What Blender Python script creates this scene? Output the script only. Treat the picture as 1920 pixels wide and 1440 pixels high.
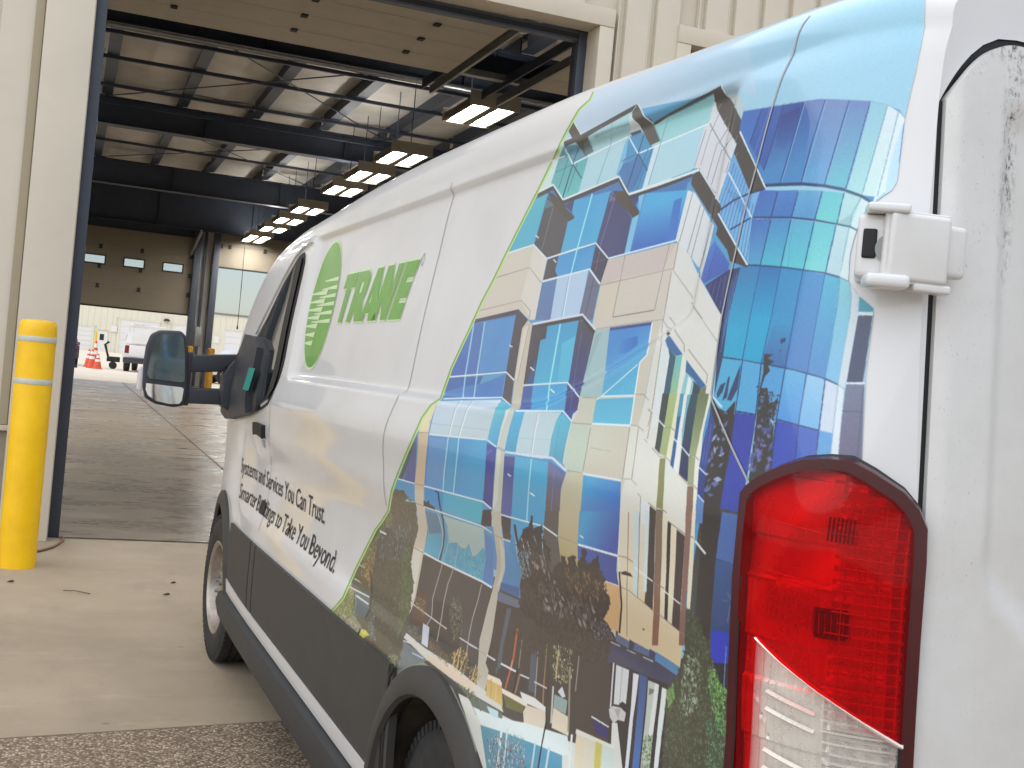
import bpy, bmesh, math, random
import numpy as np
from mathutils import Matrix, Vector
rad = math.radians
for o in list(bpy.data.objects): bpy.data.objects.remove(o)
C = bpy.context.scene.collection
SC = bpy.context.scene

# ------------------------------------------------------------- camera
cam_d = bpy.data.cameras.new('camera'); cam = bpy.data.objects.new('camera', cam_d); C.objects.link(cam)
cam.matrix_world = Matrix.Translation((0, 0, 1.48)) @ Matrix.Rotation(rad(-20.8), 4, 'Z') @ Matrix.Rotation(rad(90), 4, 'X') @ Matrix.Rotation(rad(5.3), 4, 'Z')
cam_d.sensor_width = 36; cam_d.lens = 41.25; cam_d.clip_start = .05; cam_d.clip_end = 2000
SC.camera = cam
# ------------------------------------------------------------- overcast sky, soft sun, exposure
SUN_EL, SUN_AZ = 72, 250          # degrees; azimuth from +Y towards +X: high, behind the camera's left shoulder
w = bpy.data.worlds.new('World'); SC.world = w; w.use_nodes = True
nt = w.node_tree; bg = nt.nodes['Background']
sky = nt.nodes.new('ShaderNodeTexSky'); sky.sky_type = 'NISHITA'; sky.sun_disc = False
sky.sun_elevation = rad(SUN_EL); sky.sun_rotation = rad(SUN_AZ); sky.air_density = 1.0; sky.dust_density = 1.0; sky.ozone_density = 1.0
hs = nt.nodes.new('ShaderNodeHueSaturation'); hs.inputs['Saturation'].default_value = .78; hs.inputs['Value'].default_value = 1.0
nt.links.new(sky.outputs[0], hs.inputs['Color']); nt.links.new(hs.outputs[0], bg.inputs[0])
bg.inputs[1].default_value = .052
sd = bpy.data.lights.new('sun', 'SUN'); sd.energy = 1.5; sd.angle = rad(140); sd.color = (1, .992, .985)
so = bpy.data.objects.new('sun', sd); C.objects.link(so)
az, el = rad(SUN_AZ), rad(SUN_EL)
so.rotation_euler = Vector((math.sin(az)*math.cos(el), math.cos(az)*math.cos(el), math.sin(el))).to_track_quat('Z', 'Y').to_euler()
so.location = (0, -10, 30)
SC.view_settings.view_transform = 'Standard'; SC.view_settings.look = 'None'; SC.view_settings.gamma = 1
SC.view_settings.use_curve_mapping = False; SC.view_settings.exposure = 1.36

# ------------------------------------------------------------- object helpers
def link(name, me, mats, parent=None):
    o = bpy.data.objects.new(name, me); C.objects.link(o)
    for m in (mats if isinstance(mats, (list, tuple)) else [mats]): me.materials.append(m)
    if parent: o.parent = parent
    return o
def obj(name, bm, mats, parent=None, smooth=None):
    me = bpy.data.meshes.new(name); bm.normal_update(); bm.to_mesh(me); bm.free()
    if smooth is not None:
        for p in me.polygons: p.use_smooth = True
        if smooth < 180: me.set_sharp_from_angle(angle=rad(smooth))
    return link(name, me, mats, parent)
def pyobj(name, verts, faces, mats, parent=None, smooth=None, uv=None, fm=None):
    me = bpy.data.meshes.new(name); me.from_pydata([tuple(v) for v in verts], [], faces)
    if uv is not None:
        l = me.uv_layers.new(name='UVMap'); li = np.empty(len(me.loops), np.int32); me.loops.foreach_get('vertex_index', li)
        l.data.foreach_set('uv', np.asarray(uv, np.float32)[li].ravel())
    if fm is not None: me.polygons.foreach_set('material_index', fm)
    if smooth is not None:
        me.polygons.foreach_set('use_smooth', [True]*len(me.polygons))
        if smooth < 180: me.set_sharp_from_angle(angle=rad(smooth))
    me.update()
    return link(name, me, mats, parent)
def empty(name, loc=(0,0,0), rotz=0, parent=None):
    o = bpy.data.objects.new(name, None); C.objects.link(o); o.location = loc; o.rotation_euler = (0,0,rotz); o.empty_display_size = .2
    if parent: o.parent = parent
    return o
def tag(o, label=None, cat=None, group=None, kind=None):
    if label: o['label'] = label
    if cat: o['category'] = cat
    if group: o['group'] = group
    if kind: o['kind'] = kind
    return o
def copy_tree(o, parent=None):
    c = o.copy(); C.objects.link(c)
    if parent: c.parent = parent
    for ch in list(o.children): copy_tree(ch, c)
    return c
def box(bm, x0, x1, y0, y1, z0, z1, bev=0):
    m = Matrix.Translation(((x0+x1)/2, (y0+y1)/2, (z0+z1)/2)) @ Matrix.Diagonal((abs(x1-x0), abs(y1-y0), abs(z1-z0), 1))
    r = bmesh.ops.create_cube(bm, size=1, matrix=m)
    if bev:
        es = list({e for v in r['verts'] for e in v.link_edges})
        bmesh.ops.bevel(bm, geom=es, offset=bev, segments=2, profile=.6, affect='EDGES')
    return bm
def bx(*a, **k): return box(bmesh.new(), *a, **k)
def cyl(bm, p0, p1, r0, r1=None, n=16, caps=True):
    p0, p1 = Vector(p0), Vector(p1); d = p1-p0; r1 = r0 if r1 is None else r1
    m = Matrix.Translation((p0+p1)/2) @ d.to_track_quat('Z', 'Y').to_matrix().to_4x4()
    bmesh.ops.create_cone(bm, cap_ends=caps, segments=n, radius1=r0, radius2=r1, depth=d.length, matrix=m)
    return bm
def tube(bm, pts, r, n=8):
    pts = [Vector(p) for p in pts]; rings = []
    for i, p in enumerate(pts):
        d = (pts[min(i+1, len(pts)-1)]-pts[max(i-1, 0)]).normalized(); q = d.to_track_quat('Z', 'Y')
        rings.append([bm.verts.new(p + q @ Vector((r*math.cos(a*2*math.pi/n), r*math.sin(a*2*math.pi/n), 0))) for a in range(n)])
    for a, b in zip(rings, rings[1:]):
        for k in range(n): bm.faces.new((a[k], a[(k+1)%n], b[(k+1)%n], b[k]))
    bm.faces.new(rings[0][::-1]); bm.faces.new(rings[-1])
    return bm
def lathe(bm, prof, mat=Matrix(), n=40, closed=False):
    rings = []
    for r, z in prof:
        if r < 1e-6: rings.append([bm.verts.new(mat @ Vector((0, 0, z)))])
        else: rings.append([bm.verts.new(mat @ Vector((r*math.cos(2*math.pi*k/n), r*math.sin(2*math.pi*k/n), z))) for k in range(n)])
    pr = list(zip(rings, rings[1:])) + ([(rings[-1], rings[0])] if closed else [])
    for a, b in pr:
        for k in range(n):
            q = [a[k % len(a)], a[(k+1) % len(a)], b[(k+1) % len(b)], b[k % len(b)]]
            q = [v for i, v in enumerate(q) if v not in q[:i]]
            if len(q) > 2: bm.faces.new(q)
    return bm
def prism(bm, pts, d, mat=Matrix()):      # polygon in local XY extruded by d along local Z
    a = [bm.verts.new(mat @ Vector((x, y, 0))) for x, y in pts]; b = [bm.verts.new(mat @ Vector((x, y, d))) for x, y in pts]
    bm.faces.new(a[::-1]); bm.faces.new(b); n = len(a)
    for i in range(n): bm.faces.new((a[i], a[(i+1)%n], b[(i+1)%n], b[i]))
    bmesh.ops.recalc_face_normals(bm, faces=bm.faces)
    return bm

def grid_faces(nr, nc):
    i = np.arange(nr-1)[:, None]*nc + np.arange(nc-1)[None, :]
    return np.stack([i, i+nc, i+nc+1, i+1], -1).reshape(-1, 4)
# ------------------------------------------------------------- materials
def srgb(r, g, b):
    f = lambda c: (c/255/12.92) if c/255 <= .04045 else ((c/255+.055)/1.055)**2.4
    return (f(r), f(g), f(b), 1)
class MT:
    def __init__(s, name):
        s.m = bpy.data.materials.new(name); s.m.use_nodes = True; s.t = s.m.node_tree; s.n = s.t.nodes; s.l = s.t.links
        s.p = s.n['Principled BSDF']; s.co = None
    def coord(s):
        if not s.co: s.co = s.n.new('ShaderNodeTexCoord')
        return s.co.outputs['Object']
    def noise(s, scale, detail=4, rough=.6, stretch=None, coord=None):
        t = s.n.new('ShaderNodeTexNoise'); t.inputs['Scale'].default_value = scale; t.inputs['Detail'].default_value = detail; t.inputs['Roughness'].default_value = rough
        v = coord or s.coord()
        if stretch:
            mp = s.n.new('ShaderNodeMapping'); mp.inputs['Scale'].default_value = stretch; s.l.new(v, mp.inputs[0]); v = mp.outputs[0]
        s.l.new(v, t.inputs['Vector']); return t.outputs['Fac']
    def ramp(s, fac, stops):
        r = s.n.new('ShaderNodeValToRGB'); e = r.color_ramp.elements
        while len(e) < len(stops): e.new(.5)
        for i, (p, c) in enumerate(stops):
            e[i].position = p; e[i].color = c if len(c) == 4 else (*c, 1)
        s.l.new(fac, r.inputs[0]); return r.outputs[0]
    def mix(s, fac, a, b, mode='MIX'):
        x = s.n.new('ShaderNodeMix'); x.data_type = 'RGBA'; x.blend_type = mode
        for sock, v in ((x.inputs[0], fac), (x.inputs[6], a), (x.inputs[7], b)):
            if hasattr(v, 'node'): s.l.new(v, sock)
            else: sock.default_value = v if not isinstance(v, tuple) or len(v) == 4 else (*v, 1)
        return x.outputs[2]
    def math(s, op, a, b=0.0, clamp=False):
        x = s.n.new('ShaderNodeMath'); x.operation = op; x.use_clamp = clamp
        for sock, v in zip(x.inputs, (a, b)):
            if hasattr(v, 'node'): s.l.new(v, sock)
            else: sock.default_value = v
        return x.outputs[0]
    def set(s, **k):
        for a, v in k.items():
            sock = s.p.inputs[{'base':'Base Color','rough':'Roughness','metal':'Metallic','coat':'Coat Weight','coatr':'Coat Roughness','spec':'Specular IOR Level','alpha':'Alpha','emit':'Emission Color','emits':'Emission Strength','ior':'IOR','trans':'Transmission Weight'}[a]]
            if hasattr(v, 'node'): s.l.new(v, sock)
            else: sock.default_value = v
        return s
    def bump(s, h, strength=.3, dist=.01):
        b = s.n.new('ShaderNodeBump'); b.inputs['Strength'].default_value = strength; b.inputs['Distance'].default_value = dist
        s.l.new(h, b.inputs['Height']); s.l.new(b.outputs[0], s.p.inputs['Normal']); return s
def simple(name, col, rough=.5, metal=0, coat=0, var=.12, vs=6.0, bump=0, bs=60, coatr=.05):
    m = MT(name); c = srgb(*col)
    if var:
        f = m.noise(vs, 5, .65); d = tuple(x*(1-var) for x in c[:3]); l = tuple(min(1, x*(1+var*.6)) for x in c[:3])
        m.set(base=m.ramp(f, [(.3, d), (.7, l)]))
        m.set(rough=m.math('ADD', m.math('MULTIPLY', f, .16), rough-.08))
    else: m.set(base=c, rough=rough)
    m.set(metal=metal, coat=coat, coatr=coatr)
    if bump: m.bump(m.noise(bs, 3), bump, .004)
    return m.m
M = {}
def mk_materials():
    # van paint: white clear-coated, with fine road dust
    m = MT('white_paint'); f = m.noise(3, 5); g = m.noise(260, 2, .5, stretch=(1, 1, .35))
    dust = m.math('MULTIPLY', m.ramp(g, [(.70, (0,0,0)), (.80, (1,1,1))]), m.ramp(m.noise(4, 4), [(.45, (0,0,0)), (.75, (1,1,1))]))
    base = m.ramp(f, [(.3, (.62, .618, .61)), (.7, (.675, .675, .672))])
    m.set(base=m.mix(m.math('MULTIPLY', dust, .35), base, (.20, .17, .13, 1)), rough=.3, coat=.55, coatr=.035); M['white'] = m.m
    # dirtier white for the rear door
    m = MT('dusty_white_paint'); f = m.noise(5, 6, .7); g = m.noise(330, 2, .5, stretch=(1, 1, .6)); h = m.noise(3.2, 5, .75, stretch=(3, 1, .7))
    spk = m.math('MULTIPLY', m.ramp(g, [(.66, (0,0,0)), (.76, (1,1,1))]), m.ramp(h, [(.46, (0,0,0)), (.60, (1,1,1))]))
    base = m.ramp(f, [(.3, (.58, .575, .545)), (.72, (.68, .675, .66))])
    sx = m.n.new('ShaderNodeSeparateXYZ'); m.l.new(m.coord(), sx.inputs[0]); X, Z = sx.outputs[0], sx.outputs[2]
    def near_(v, c, r): return m.math('MAXIMUM', m.math('SUBTRACT', 1.0, m.math('DIVIDE', m.math('ABSOLUTE', m.math('SUBTRACT', v, c)), r)), 0.0)
    grime = m.math('MULTIPLY', m.math('MULTIPLY', near_(X, 1.055, .022), near_(Z, 1.83, .20)), 1.5)
    grime = m.math('ADD', grime, m.math('MULTIPLY', near_(X, 1.04, .05), near_(Z, 1.975, .035)))
    g2 = m.noise(120, 5, .8, stretch=(1, 1, .6))
    gm = m.math('MULTIPLY', m.ramp(g2, [(.50, (0,0,0)), (.60, (1,1,1))]), grime, True)
    film = m.math('MULTIPLY', m.math('MULTIPLY', near_(X, 1.20, .16), m.noise(7, 5, .7)), .5, True)
    base = m.mix(film, base, (.42, .39, .33, 1)); base = m.mix(gm, base, (.035, .03, .025, 1))
    m.set(base=m.mix(m.math('MULTIPLY', spk, .5), base, (.11, .09, .06, 1)), rough=.42, coat=.3, coatr=.12); M['dusty'] = m.m
    M['clad'] = simple('grey_textured_plastic', (58, 56, 54), .6, var=.2, vs=9, bump=.25, bs=380)
    M['clad_dark'] = simple('dark_plastic', (44, 46, 48), .55, var=.18, vs=8, bump=.15, bs=300)
    M['black'] = simple('black_rubber', (16, 16, 17), .6, var=.25, vs=20)
    M['mirror_plastic'] = simple('slate_black_plastic', (44, 47, 55), .5, var=.12, bump=.15, bs=400)
    M['liner'] = simple('muddy_liner', (72, 66, 58), .9, var=.5, vs=14, bump=.5, bs=40)
    m = MT('tyre_rubber'); f = m.noise(30, 4); m.set(base=m.ramp(f, [(.3, (.012, .012, .013)), (.75, (.03, .029, .027))]), rough=.75); m.bump(m.noise(120, 2), .2, .003); M['tyre'] = m.m
    M['rim'] = simple('silver_rim', (176, 168, 158), .38, metal=.75, var=.25, vs=25)
    m = MT('dark_glass'); m.set(base=(.012, .016, .02, 1), rough=.03, coat=.6, coatr=.02, spec=.6); M['glass'] = m.m
    m = MT('mirror_glass'); m.set(base=(.62, .66, .68, 1), metal=1, rough=.03); M['mirror'] = m.m
    M['teal'] = simple('teal_sticker', (24, 138, 122), .4, var=.3, vs=60)
    M['seam'] = simple('seam_black', (40, 40, 42), .7, var=0)
    M['seam_soft'] = simple('seam_grey', (160, 160, 160), .7, var=0)
    M['logo'] = simple('green_vinyl', (98, 160, 58), .35, coat=.3, var=.1)
    M['logo_edge'] = simple('pale_green_vinyl', (196, 220, 172), .35, var=.05)
    M['text'] = simple('black_vinyl', (40, 38, 42), .4, var=0)
    # tail lamp
    M['bezel'] = simple('maroon_lamp_housing', (66, 8, 18), .3, coat=.2, var=.2)
    m = MT('red_lens'); m.set(base=(.55, .004, .012, 1), rough=.06, coat=1, coatr=.02, spec=.5)
    tr = m.n.new('ShaderNodeBsdfTransparent'); tr.inputs[0].default_value = (.90, .028, .038, 1); mx = m.n.new('ShaderNodeMixShader'); mx.inputs[0].default_value = .18
    out = m.n['Material Output']; m.l.new(tr.outputs[0], mx.inputs[1]); m.l.new(m.p.outputs[0], mx.inputs[2]); m.l.new(mx.outputs[0], out.inputs[0])
    M['red_lens'] = m.m
    m = MT('clear_lens'); m.set(base=(.8, .78, .74, 1), rough=.05, coat=1, coatr=.02)
    tr = m.n.new('ShaderNodeBsdfTransparent'); tr.inputs[0].default_value = (.96, .95, .93, 1); mx = m.n.new('ShaderNodeMixShader'); mx.inputs[0].default_value = .12
    out = m.n['Material Output']; m.l.new(tr.outputs[0], mx.inputs[1]); m.l.new(m.p.outputs[0], mx.inputs[2]); m.l.new(mx.outputs[0], out.inputs[0])
    M['clear_lens'] = m.m
    M['reflector'] = simple('lamp_reflector', (232, 228, 220), .28, metal=.35, var=.15, vs=30)
    M['reflector_dark'] = simple('lamp_inner_dark', (70, 66, 62), .4, metal=.4, var=.3, vs=40)
    # building
    M['wall'] = simple('beige_metal_cladding', (206, 197, 180), .5, var=.07, vs=1.2, bump=.05, bs=20)
    M['trim'] = simple('beige_trim', (202, 192, 174), .5, var=.06, vs=2)
    M['wall_far'] = simple('cream_metal_cladding', (222, 216, 198), .6, var=.06, vs=.5)
    M['steel'] = simple('dark_painted_steel', (40, 48, 62), .5, var=.2, vs=3)
    M['jamb'] = simple('slate_jamb_steel', (58, 64, 76), .45, var=.15, vs=4)
    M['galv'] = simple('galvanised_track', (140, 142, 140), .42, metal=.6, var=.2, vs=12)
    M['insul'] = simple('faced_roof_insulation', (178, 175, 168), .6, var=.2, vs=1.6, bump=.3, bs=5)
    m = MT('sectional_door_skin'); wv = m.n.new('ShaderNodeTexWave'); wv.wave_type = 'BANDS'; wv.bands_direction = 'Y'; wv.inputs['Scale'].default_value = 9; m.l.new(m.coord(), wv.inputs[0])
    m.set(base=m.ramp(m.noise(2, 4), [(.3, srgb(158, 150, 134)), (.7, srgb(172, 164, 148))]), rough=.55); m.bump(wv.outputs['Fac'], .18, .01); M['odoor'] = m.m
    M['idoor'] = simple('door_inner_skin', (122, 113, 98), .6, var=.08, vs=1.5)
    M['bolt'] = simple('dark_hardware', (34, 32, 32), .6, var=0)
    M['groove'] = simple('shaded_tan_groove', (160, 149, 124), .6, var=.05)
    M['stem'] = simple('concrete_stem_wall', (150, 142, 128), .9, var=.2, vs=6, bump=.3, bs=60)
    # concrete apron
    m = MT('concrete_apron'); f = m.noise(.9, 7, .62); g = m.noise(40, 4, .7); h = m.noise(1.6, 6, .7, stretch=(1, .35, 1)); s_ = m.noise(420, 2, .5)
    c = m.ramp(f, [(.25, srgb(140, 126, 105)), (.55, srgb(163, 147, 124)), (.8, srgb(176, 161, 138))])
    c = m.mix(m.math('MULTIPLY', m.ramp(h, [(.52, (0,0,0)), (.72, (1,1,1))]), .45), c, srgb(128, 114, 98))
    c = m.mix(m.math('MULTIPLY', m.ramp(g, [(.60, (0,0,0)), (.72, (1,1,1))]), .30), c, srgb(118, 106, 92))
    c = m.mix(m.math('MULTIPLY', m.ramp(s_, [(.60, (0,0,0)), (.66, (1,1,1))]), .35), c, srgb(206, 194, 174))
    sp = m.n.new('ShaderNodeTexVoronoi'); sp.inputs['Scale'].default_value = 3.2; m.l.new(m.coord(), sp.inputs['Vector'])
    c = m.mix(m.math('MULTIPLY', m.ramp(sp.outputs['Distance'], [(.02, (1,1,1)), (.075, (0,0,0))]), .5), c, srgb(96, 84, 72))
    st_ = m.noise(2.6, 7, .8, stretch=(.5, 1.6, 1)); c = m.mix(m.math('MULTIPLY', m.ramp(st_, [(.56, (0,0,0)), (.70, (1,1,1))]), .35), c, srgb(196, 182, 160))
    m.set(base=c, rough=.82); m.bump(m.math('ADD', g, m.math('MULTIPLY', s_, .5)), .22, .004); M['apron'] = m.m
    # exposed aggregate
    m = MT('exposed_aggregate'); v = m.n.new('ShaderNodeTexVoronoi'); v.inputs['Scale'].default_value = 92; m.l.new(m.coord(), v.inputs['Vector'])
    bw = m.n.new('ShaderNodeSeparateColor'); m.l.new(v.outputs['Color'], bw.inputs[0])
    c = m.ramp(bw.outputs[0], [(.0, srgb(112, 94, 76)), (.35, srgb(150, 130, 106)), (.7, srgb(176, 156, 130)), (1, srgb(214, 200, 176))])
    c = m.mix(m.ramp(v.outputs['Distance'], [(.35, (0,0,0)), (.72, (1,1,1))]), c, srgb(100, 84, 68))
    c = m.mix(m.math('MULTIPLY', m.noise(2.2, 6, .7), .35), c, srgb(112, 98, 84))
    m.set(base=c, rough=.85); m.bump(m.math('SUBTRACT', 1.0, v.outputs['Distance']), .55, .006); M['aggregate'] = m.m
    # wet, worn garage floor
    m = MT('damp_garage_floor'); f = m.noise(.35, 7, .65); g = m.noise(.8, 6, .7, stretch=(.5, 1.7, 1)); h = m.noise(14, 5, .7)
    c = m.ramp(f, [(.3, srgb(126, 113, 99)), (.5, srgb(150, 135, 118)), (.72, srgb(164, 150, 131))])
    c = m.mix(m.math('MULTIPLY', m.ramp(g, [(.5, (0,0,0)), (.68, (1,1,1))]), .5), c, srgb(122, 109, 95))
    c = m.mix(m.math('MULTIPLY', h, .25), c, srgb(132, 118, 104))
    m.set(base=c, rough=m.ramp(g, [(.40, (.46,.46,.46)), (.58, (.22,.22,.22)), (.66, (.40,.40,.40))]), spec=.5); m.bump(h, .08, .004); M['floor'] = m.m
    M['yard'] = simple('yard_concrete', (206, 194, 174), .85, var=.12, vs=.25, bump=.1, bs=10)
    M['joint'] = simple('joint_dark', (66, 58, 50), .9, var=.1)
    m = MT('yellow_bollard_sleeve'); f = m.noise(5, 5); g = m.noise(9, 6, .8, stretch=(1, 1, .25)); k = m.noise(60, 4, .8)
    c = m.ramp(f, [(.3, srgb(236, 184, 0)), (.7, srgb(252, 202, 4))]); sc = m.math('MULTIPLY', m.ramp(g, [(.62, (0,0,0)), (.74, (1,1,1))]), m.ramp(k, [(.45, (0,0,0)), (.62, (1,1,1))]))
    m.set(base=m.mix(m.math('MULTIPLY', sc, .55), c, srgb(120, 92, 30)), rough=.42, coat=.12); M['yellow'] = m.m
    M['tape'] = simple('reflective_tape', (196, 196, 180), .35, var=.1, vs=40)
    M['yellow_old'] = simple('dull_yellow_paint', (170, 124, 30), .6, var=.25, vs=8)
    m = MT('lit_diffuser'); m.set(base=(.9, .9, .85, 1), emit=(1, .975, .92, 1), emits=25.0); M['lamp'] = m.m
    m = MT('roof_fill_glow'); m.set(base=(.9, .9, .85, 1), emit=(1, .97, .92, 1), emits=10.0); M['roof_fill'] = m.m  # glow added to brighten the roof, not a fitted lamp
    M['fixture'] = simple('fixture_housing', (150, 142, 126), .5, var=.06)
    M['orange'] = simple('orange_cone', (214, 84, 44), .5, var=.1)
    M['white_plain'] = simple('white_enamel', (224, 222, 218), .4, coat=.2, var=.05)
    M['sign'] = simple('sign_white', (226, 224, 216), .5, var=.05)
    M['winlit'] = simple('clear_door_pane', (214, 224, 232), .2, var=0)
    M['carwhite'] = simple('car_white', (226, 222, 220), .3, coat=.5, var=.06)
    M['cardark'] = simple('car_dark', (48, 46, 60), .3, coat=.5, var=.1)
    M['carlamp'] = simple('car_red_lamp', (120, 26, 30), .3, coat=.4, var=.1)
    M['cord'] = simple('orange_brown_cord', (128, 92, 62), .6, var=.1)
    M['leaf'] = simple('dry_leaf', (98, 82, 62), .8, var=.3, vs=40)
mk_materials()

# ---- van surface (shared by body, wrap, cladding) ----
def pchip(xs, ys):
    xs = np.array(xs, float); ys = np.array(ys, float)
    h = np.diff(xs); d = np.diff(ys) / h
    m = np.zeros(len(xs)); m[0] = d[0]; m[-1] = d[-1]
    for i in range(1, len(xs) - 1):
        if d[i-1] * d[i] > 0:
            w1 = 2*h[i] + h[i-1]; w2 = h[i] + 2*h[i-1]
            m[i] = (w1 + w2) / (w1/d[i-1] + w2/d[i])
    def f(x):
        x = np.clip(np.asarray(x, float), xs[0], xs[-1])
        i = np.clip(np.searchsorted(xs, x) - 1, 0, len(h) - 1)
        t = (x - xs[i]) / h[i]
        return ((2*t**3-3*t**2+1)*ys[i] + (t**3-2*t**2+t)*h[i]*m[i]
                + (-2*t**3+3*t**2)*ys[i+1] + (t**3-t**2)*h[i]*m[i+1])
    return f
def sm(t):
    t = np.clip(t, 0, 1); return t*t*(3-2*t)
YR, YF = 1.155, 6.86
WH = 1.03                                     # half width
xplan = pchip([1.155,1.160,1.170,1.190,1.22,1.26,1.32,1.42,1.6,4.6,5.2,5.85,6.3,6.6,6.8,6.86],
              [.985,.958,.930,.896,.864,.840,.822,.808,.80,.80,.806,.83,.875,.95,1.10,1.3])
dbase = pchip([.20,.30,.45,.6,.8,1.0,1.15,1.3,1.42,1.6,1.8,1.945,1.985],
              [.05,.03,.006,0,0,.006,.0,-.004,.004,.02,.045,.065,.078])
zbelt = pchip([1.15,1.42,1.55,1.9,2.1,2.3,9],[1.66,1.66,1.60,1.475,1.43,1.42,1.42])
ZS, ZH = 1.985, 2.20
def topz(y):                                  # height of the centre line
    return _topz(y)
_topz = pchip([1.15,1.2,1.4,1.55,1.8,2.45,3.2,3.8,4.25,4.7,5.2,5.55,6.35,6.7,6.86],
              [2.085,2.115,2.136,2.142,2.162,2.206,2.21,2.192,2.15,2.10,2.03,1.93,1.36,1.18,.95])
def shoulder(y):
    return np.minimum(ZS, topz(y) - .10)
def dside(y, z):
    d = dbase(z)
    ends = sm((y-1.30)/.25) * sm((5.35-y)/.3)
    d = d + .020*sm((z-.80)/.10)*sm((1.20-z)/.14)*ends              # concave lower door skin
    d = d - .014*np.exp(-((z-1.33)/.075)**2)*ends*sm((z-1.0)/.1)     # shoulder bulge
    m = sm((z-zbelt(y))/.022)*sm((1.972-z)/.02)*sm((y-1.54)/.035)*sm((4.45-y)/.03)
    return d + .020*m
def capd(q, d0=.078):                         # roof section, q = 0 at the gutter .. 1 at the centre line
    return d0 + (WH-d0)*(1-(1-np.clip(q, 0, 1)**3)**(1/3))
def side_x(y, z):                             # x of the left skin at (y, z), z below the shoulder
    return xplan(y) + dside(y, np.minimum(z, ZS)) + (capd((z-ZS)/np.maximum(topz(y)-ZS, .02))-.078)*(z > ZS)
# arc-length coordinates of the skin, used as print coordinates
_ya = np.linspace(YR, 6.0, 4000); _xa = xplan(_ya)
_sa = np.concatenate([[0], np.cumsum(np.hypot(np.diff(_ya), np.diff(_xa)))])
_za = np.concatenate([np.linspace(.2, ZS, 1500), ZS + (ZH-ZS)*np.sin(np.linspace(0, math.pi/2, 700))[1:]])
_da = np.where(_za <= ZS, dbase(np.minimum(_za, ZS)), capd((_za-ZS)/(ZH-ZS)))
_ta = np.concatenate([[0], np.cumsum(np.hypot(np.diff(_za), np.diff(_da)))])
def s_of_y(y): return np.interp(y, _ya, _sa)
def y_of_s(s): return np.interp(s, _sa, _ya)
def t_of_z(z, y=3.0):
    q = (z-ZS)/np.maximum(topz(y)-ZS, .02)
    return np.interp(np.where(z > ZS, ZS+q*(ZH-ZS), z), _za, _ta)
def skin(y, z, off=0.0):                      # point on the left skin, pushed out by off along the normal
    y = np.asarray(y, float); z = np.asarray(z, float); e = 2e-3
    x = side_x(y, z)
    gy = (side_x(y+e, z) - side_x(y-e, z))/(2*e); gz = (side_x(y, z+e) - side_x(y, z-e))/(2*e)
    n = np.stack([-np.ones_like(x), gy, gz], -1); n /= np.linalg.norm(n, axis=-1, keepdims=True)
    return np.stack([x, y, z], -1) + n*off

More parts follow.
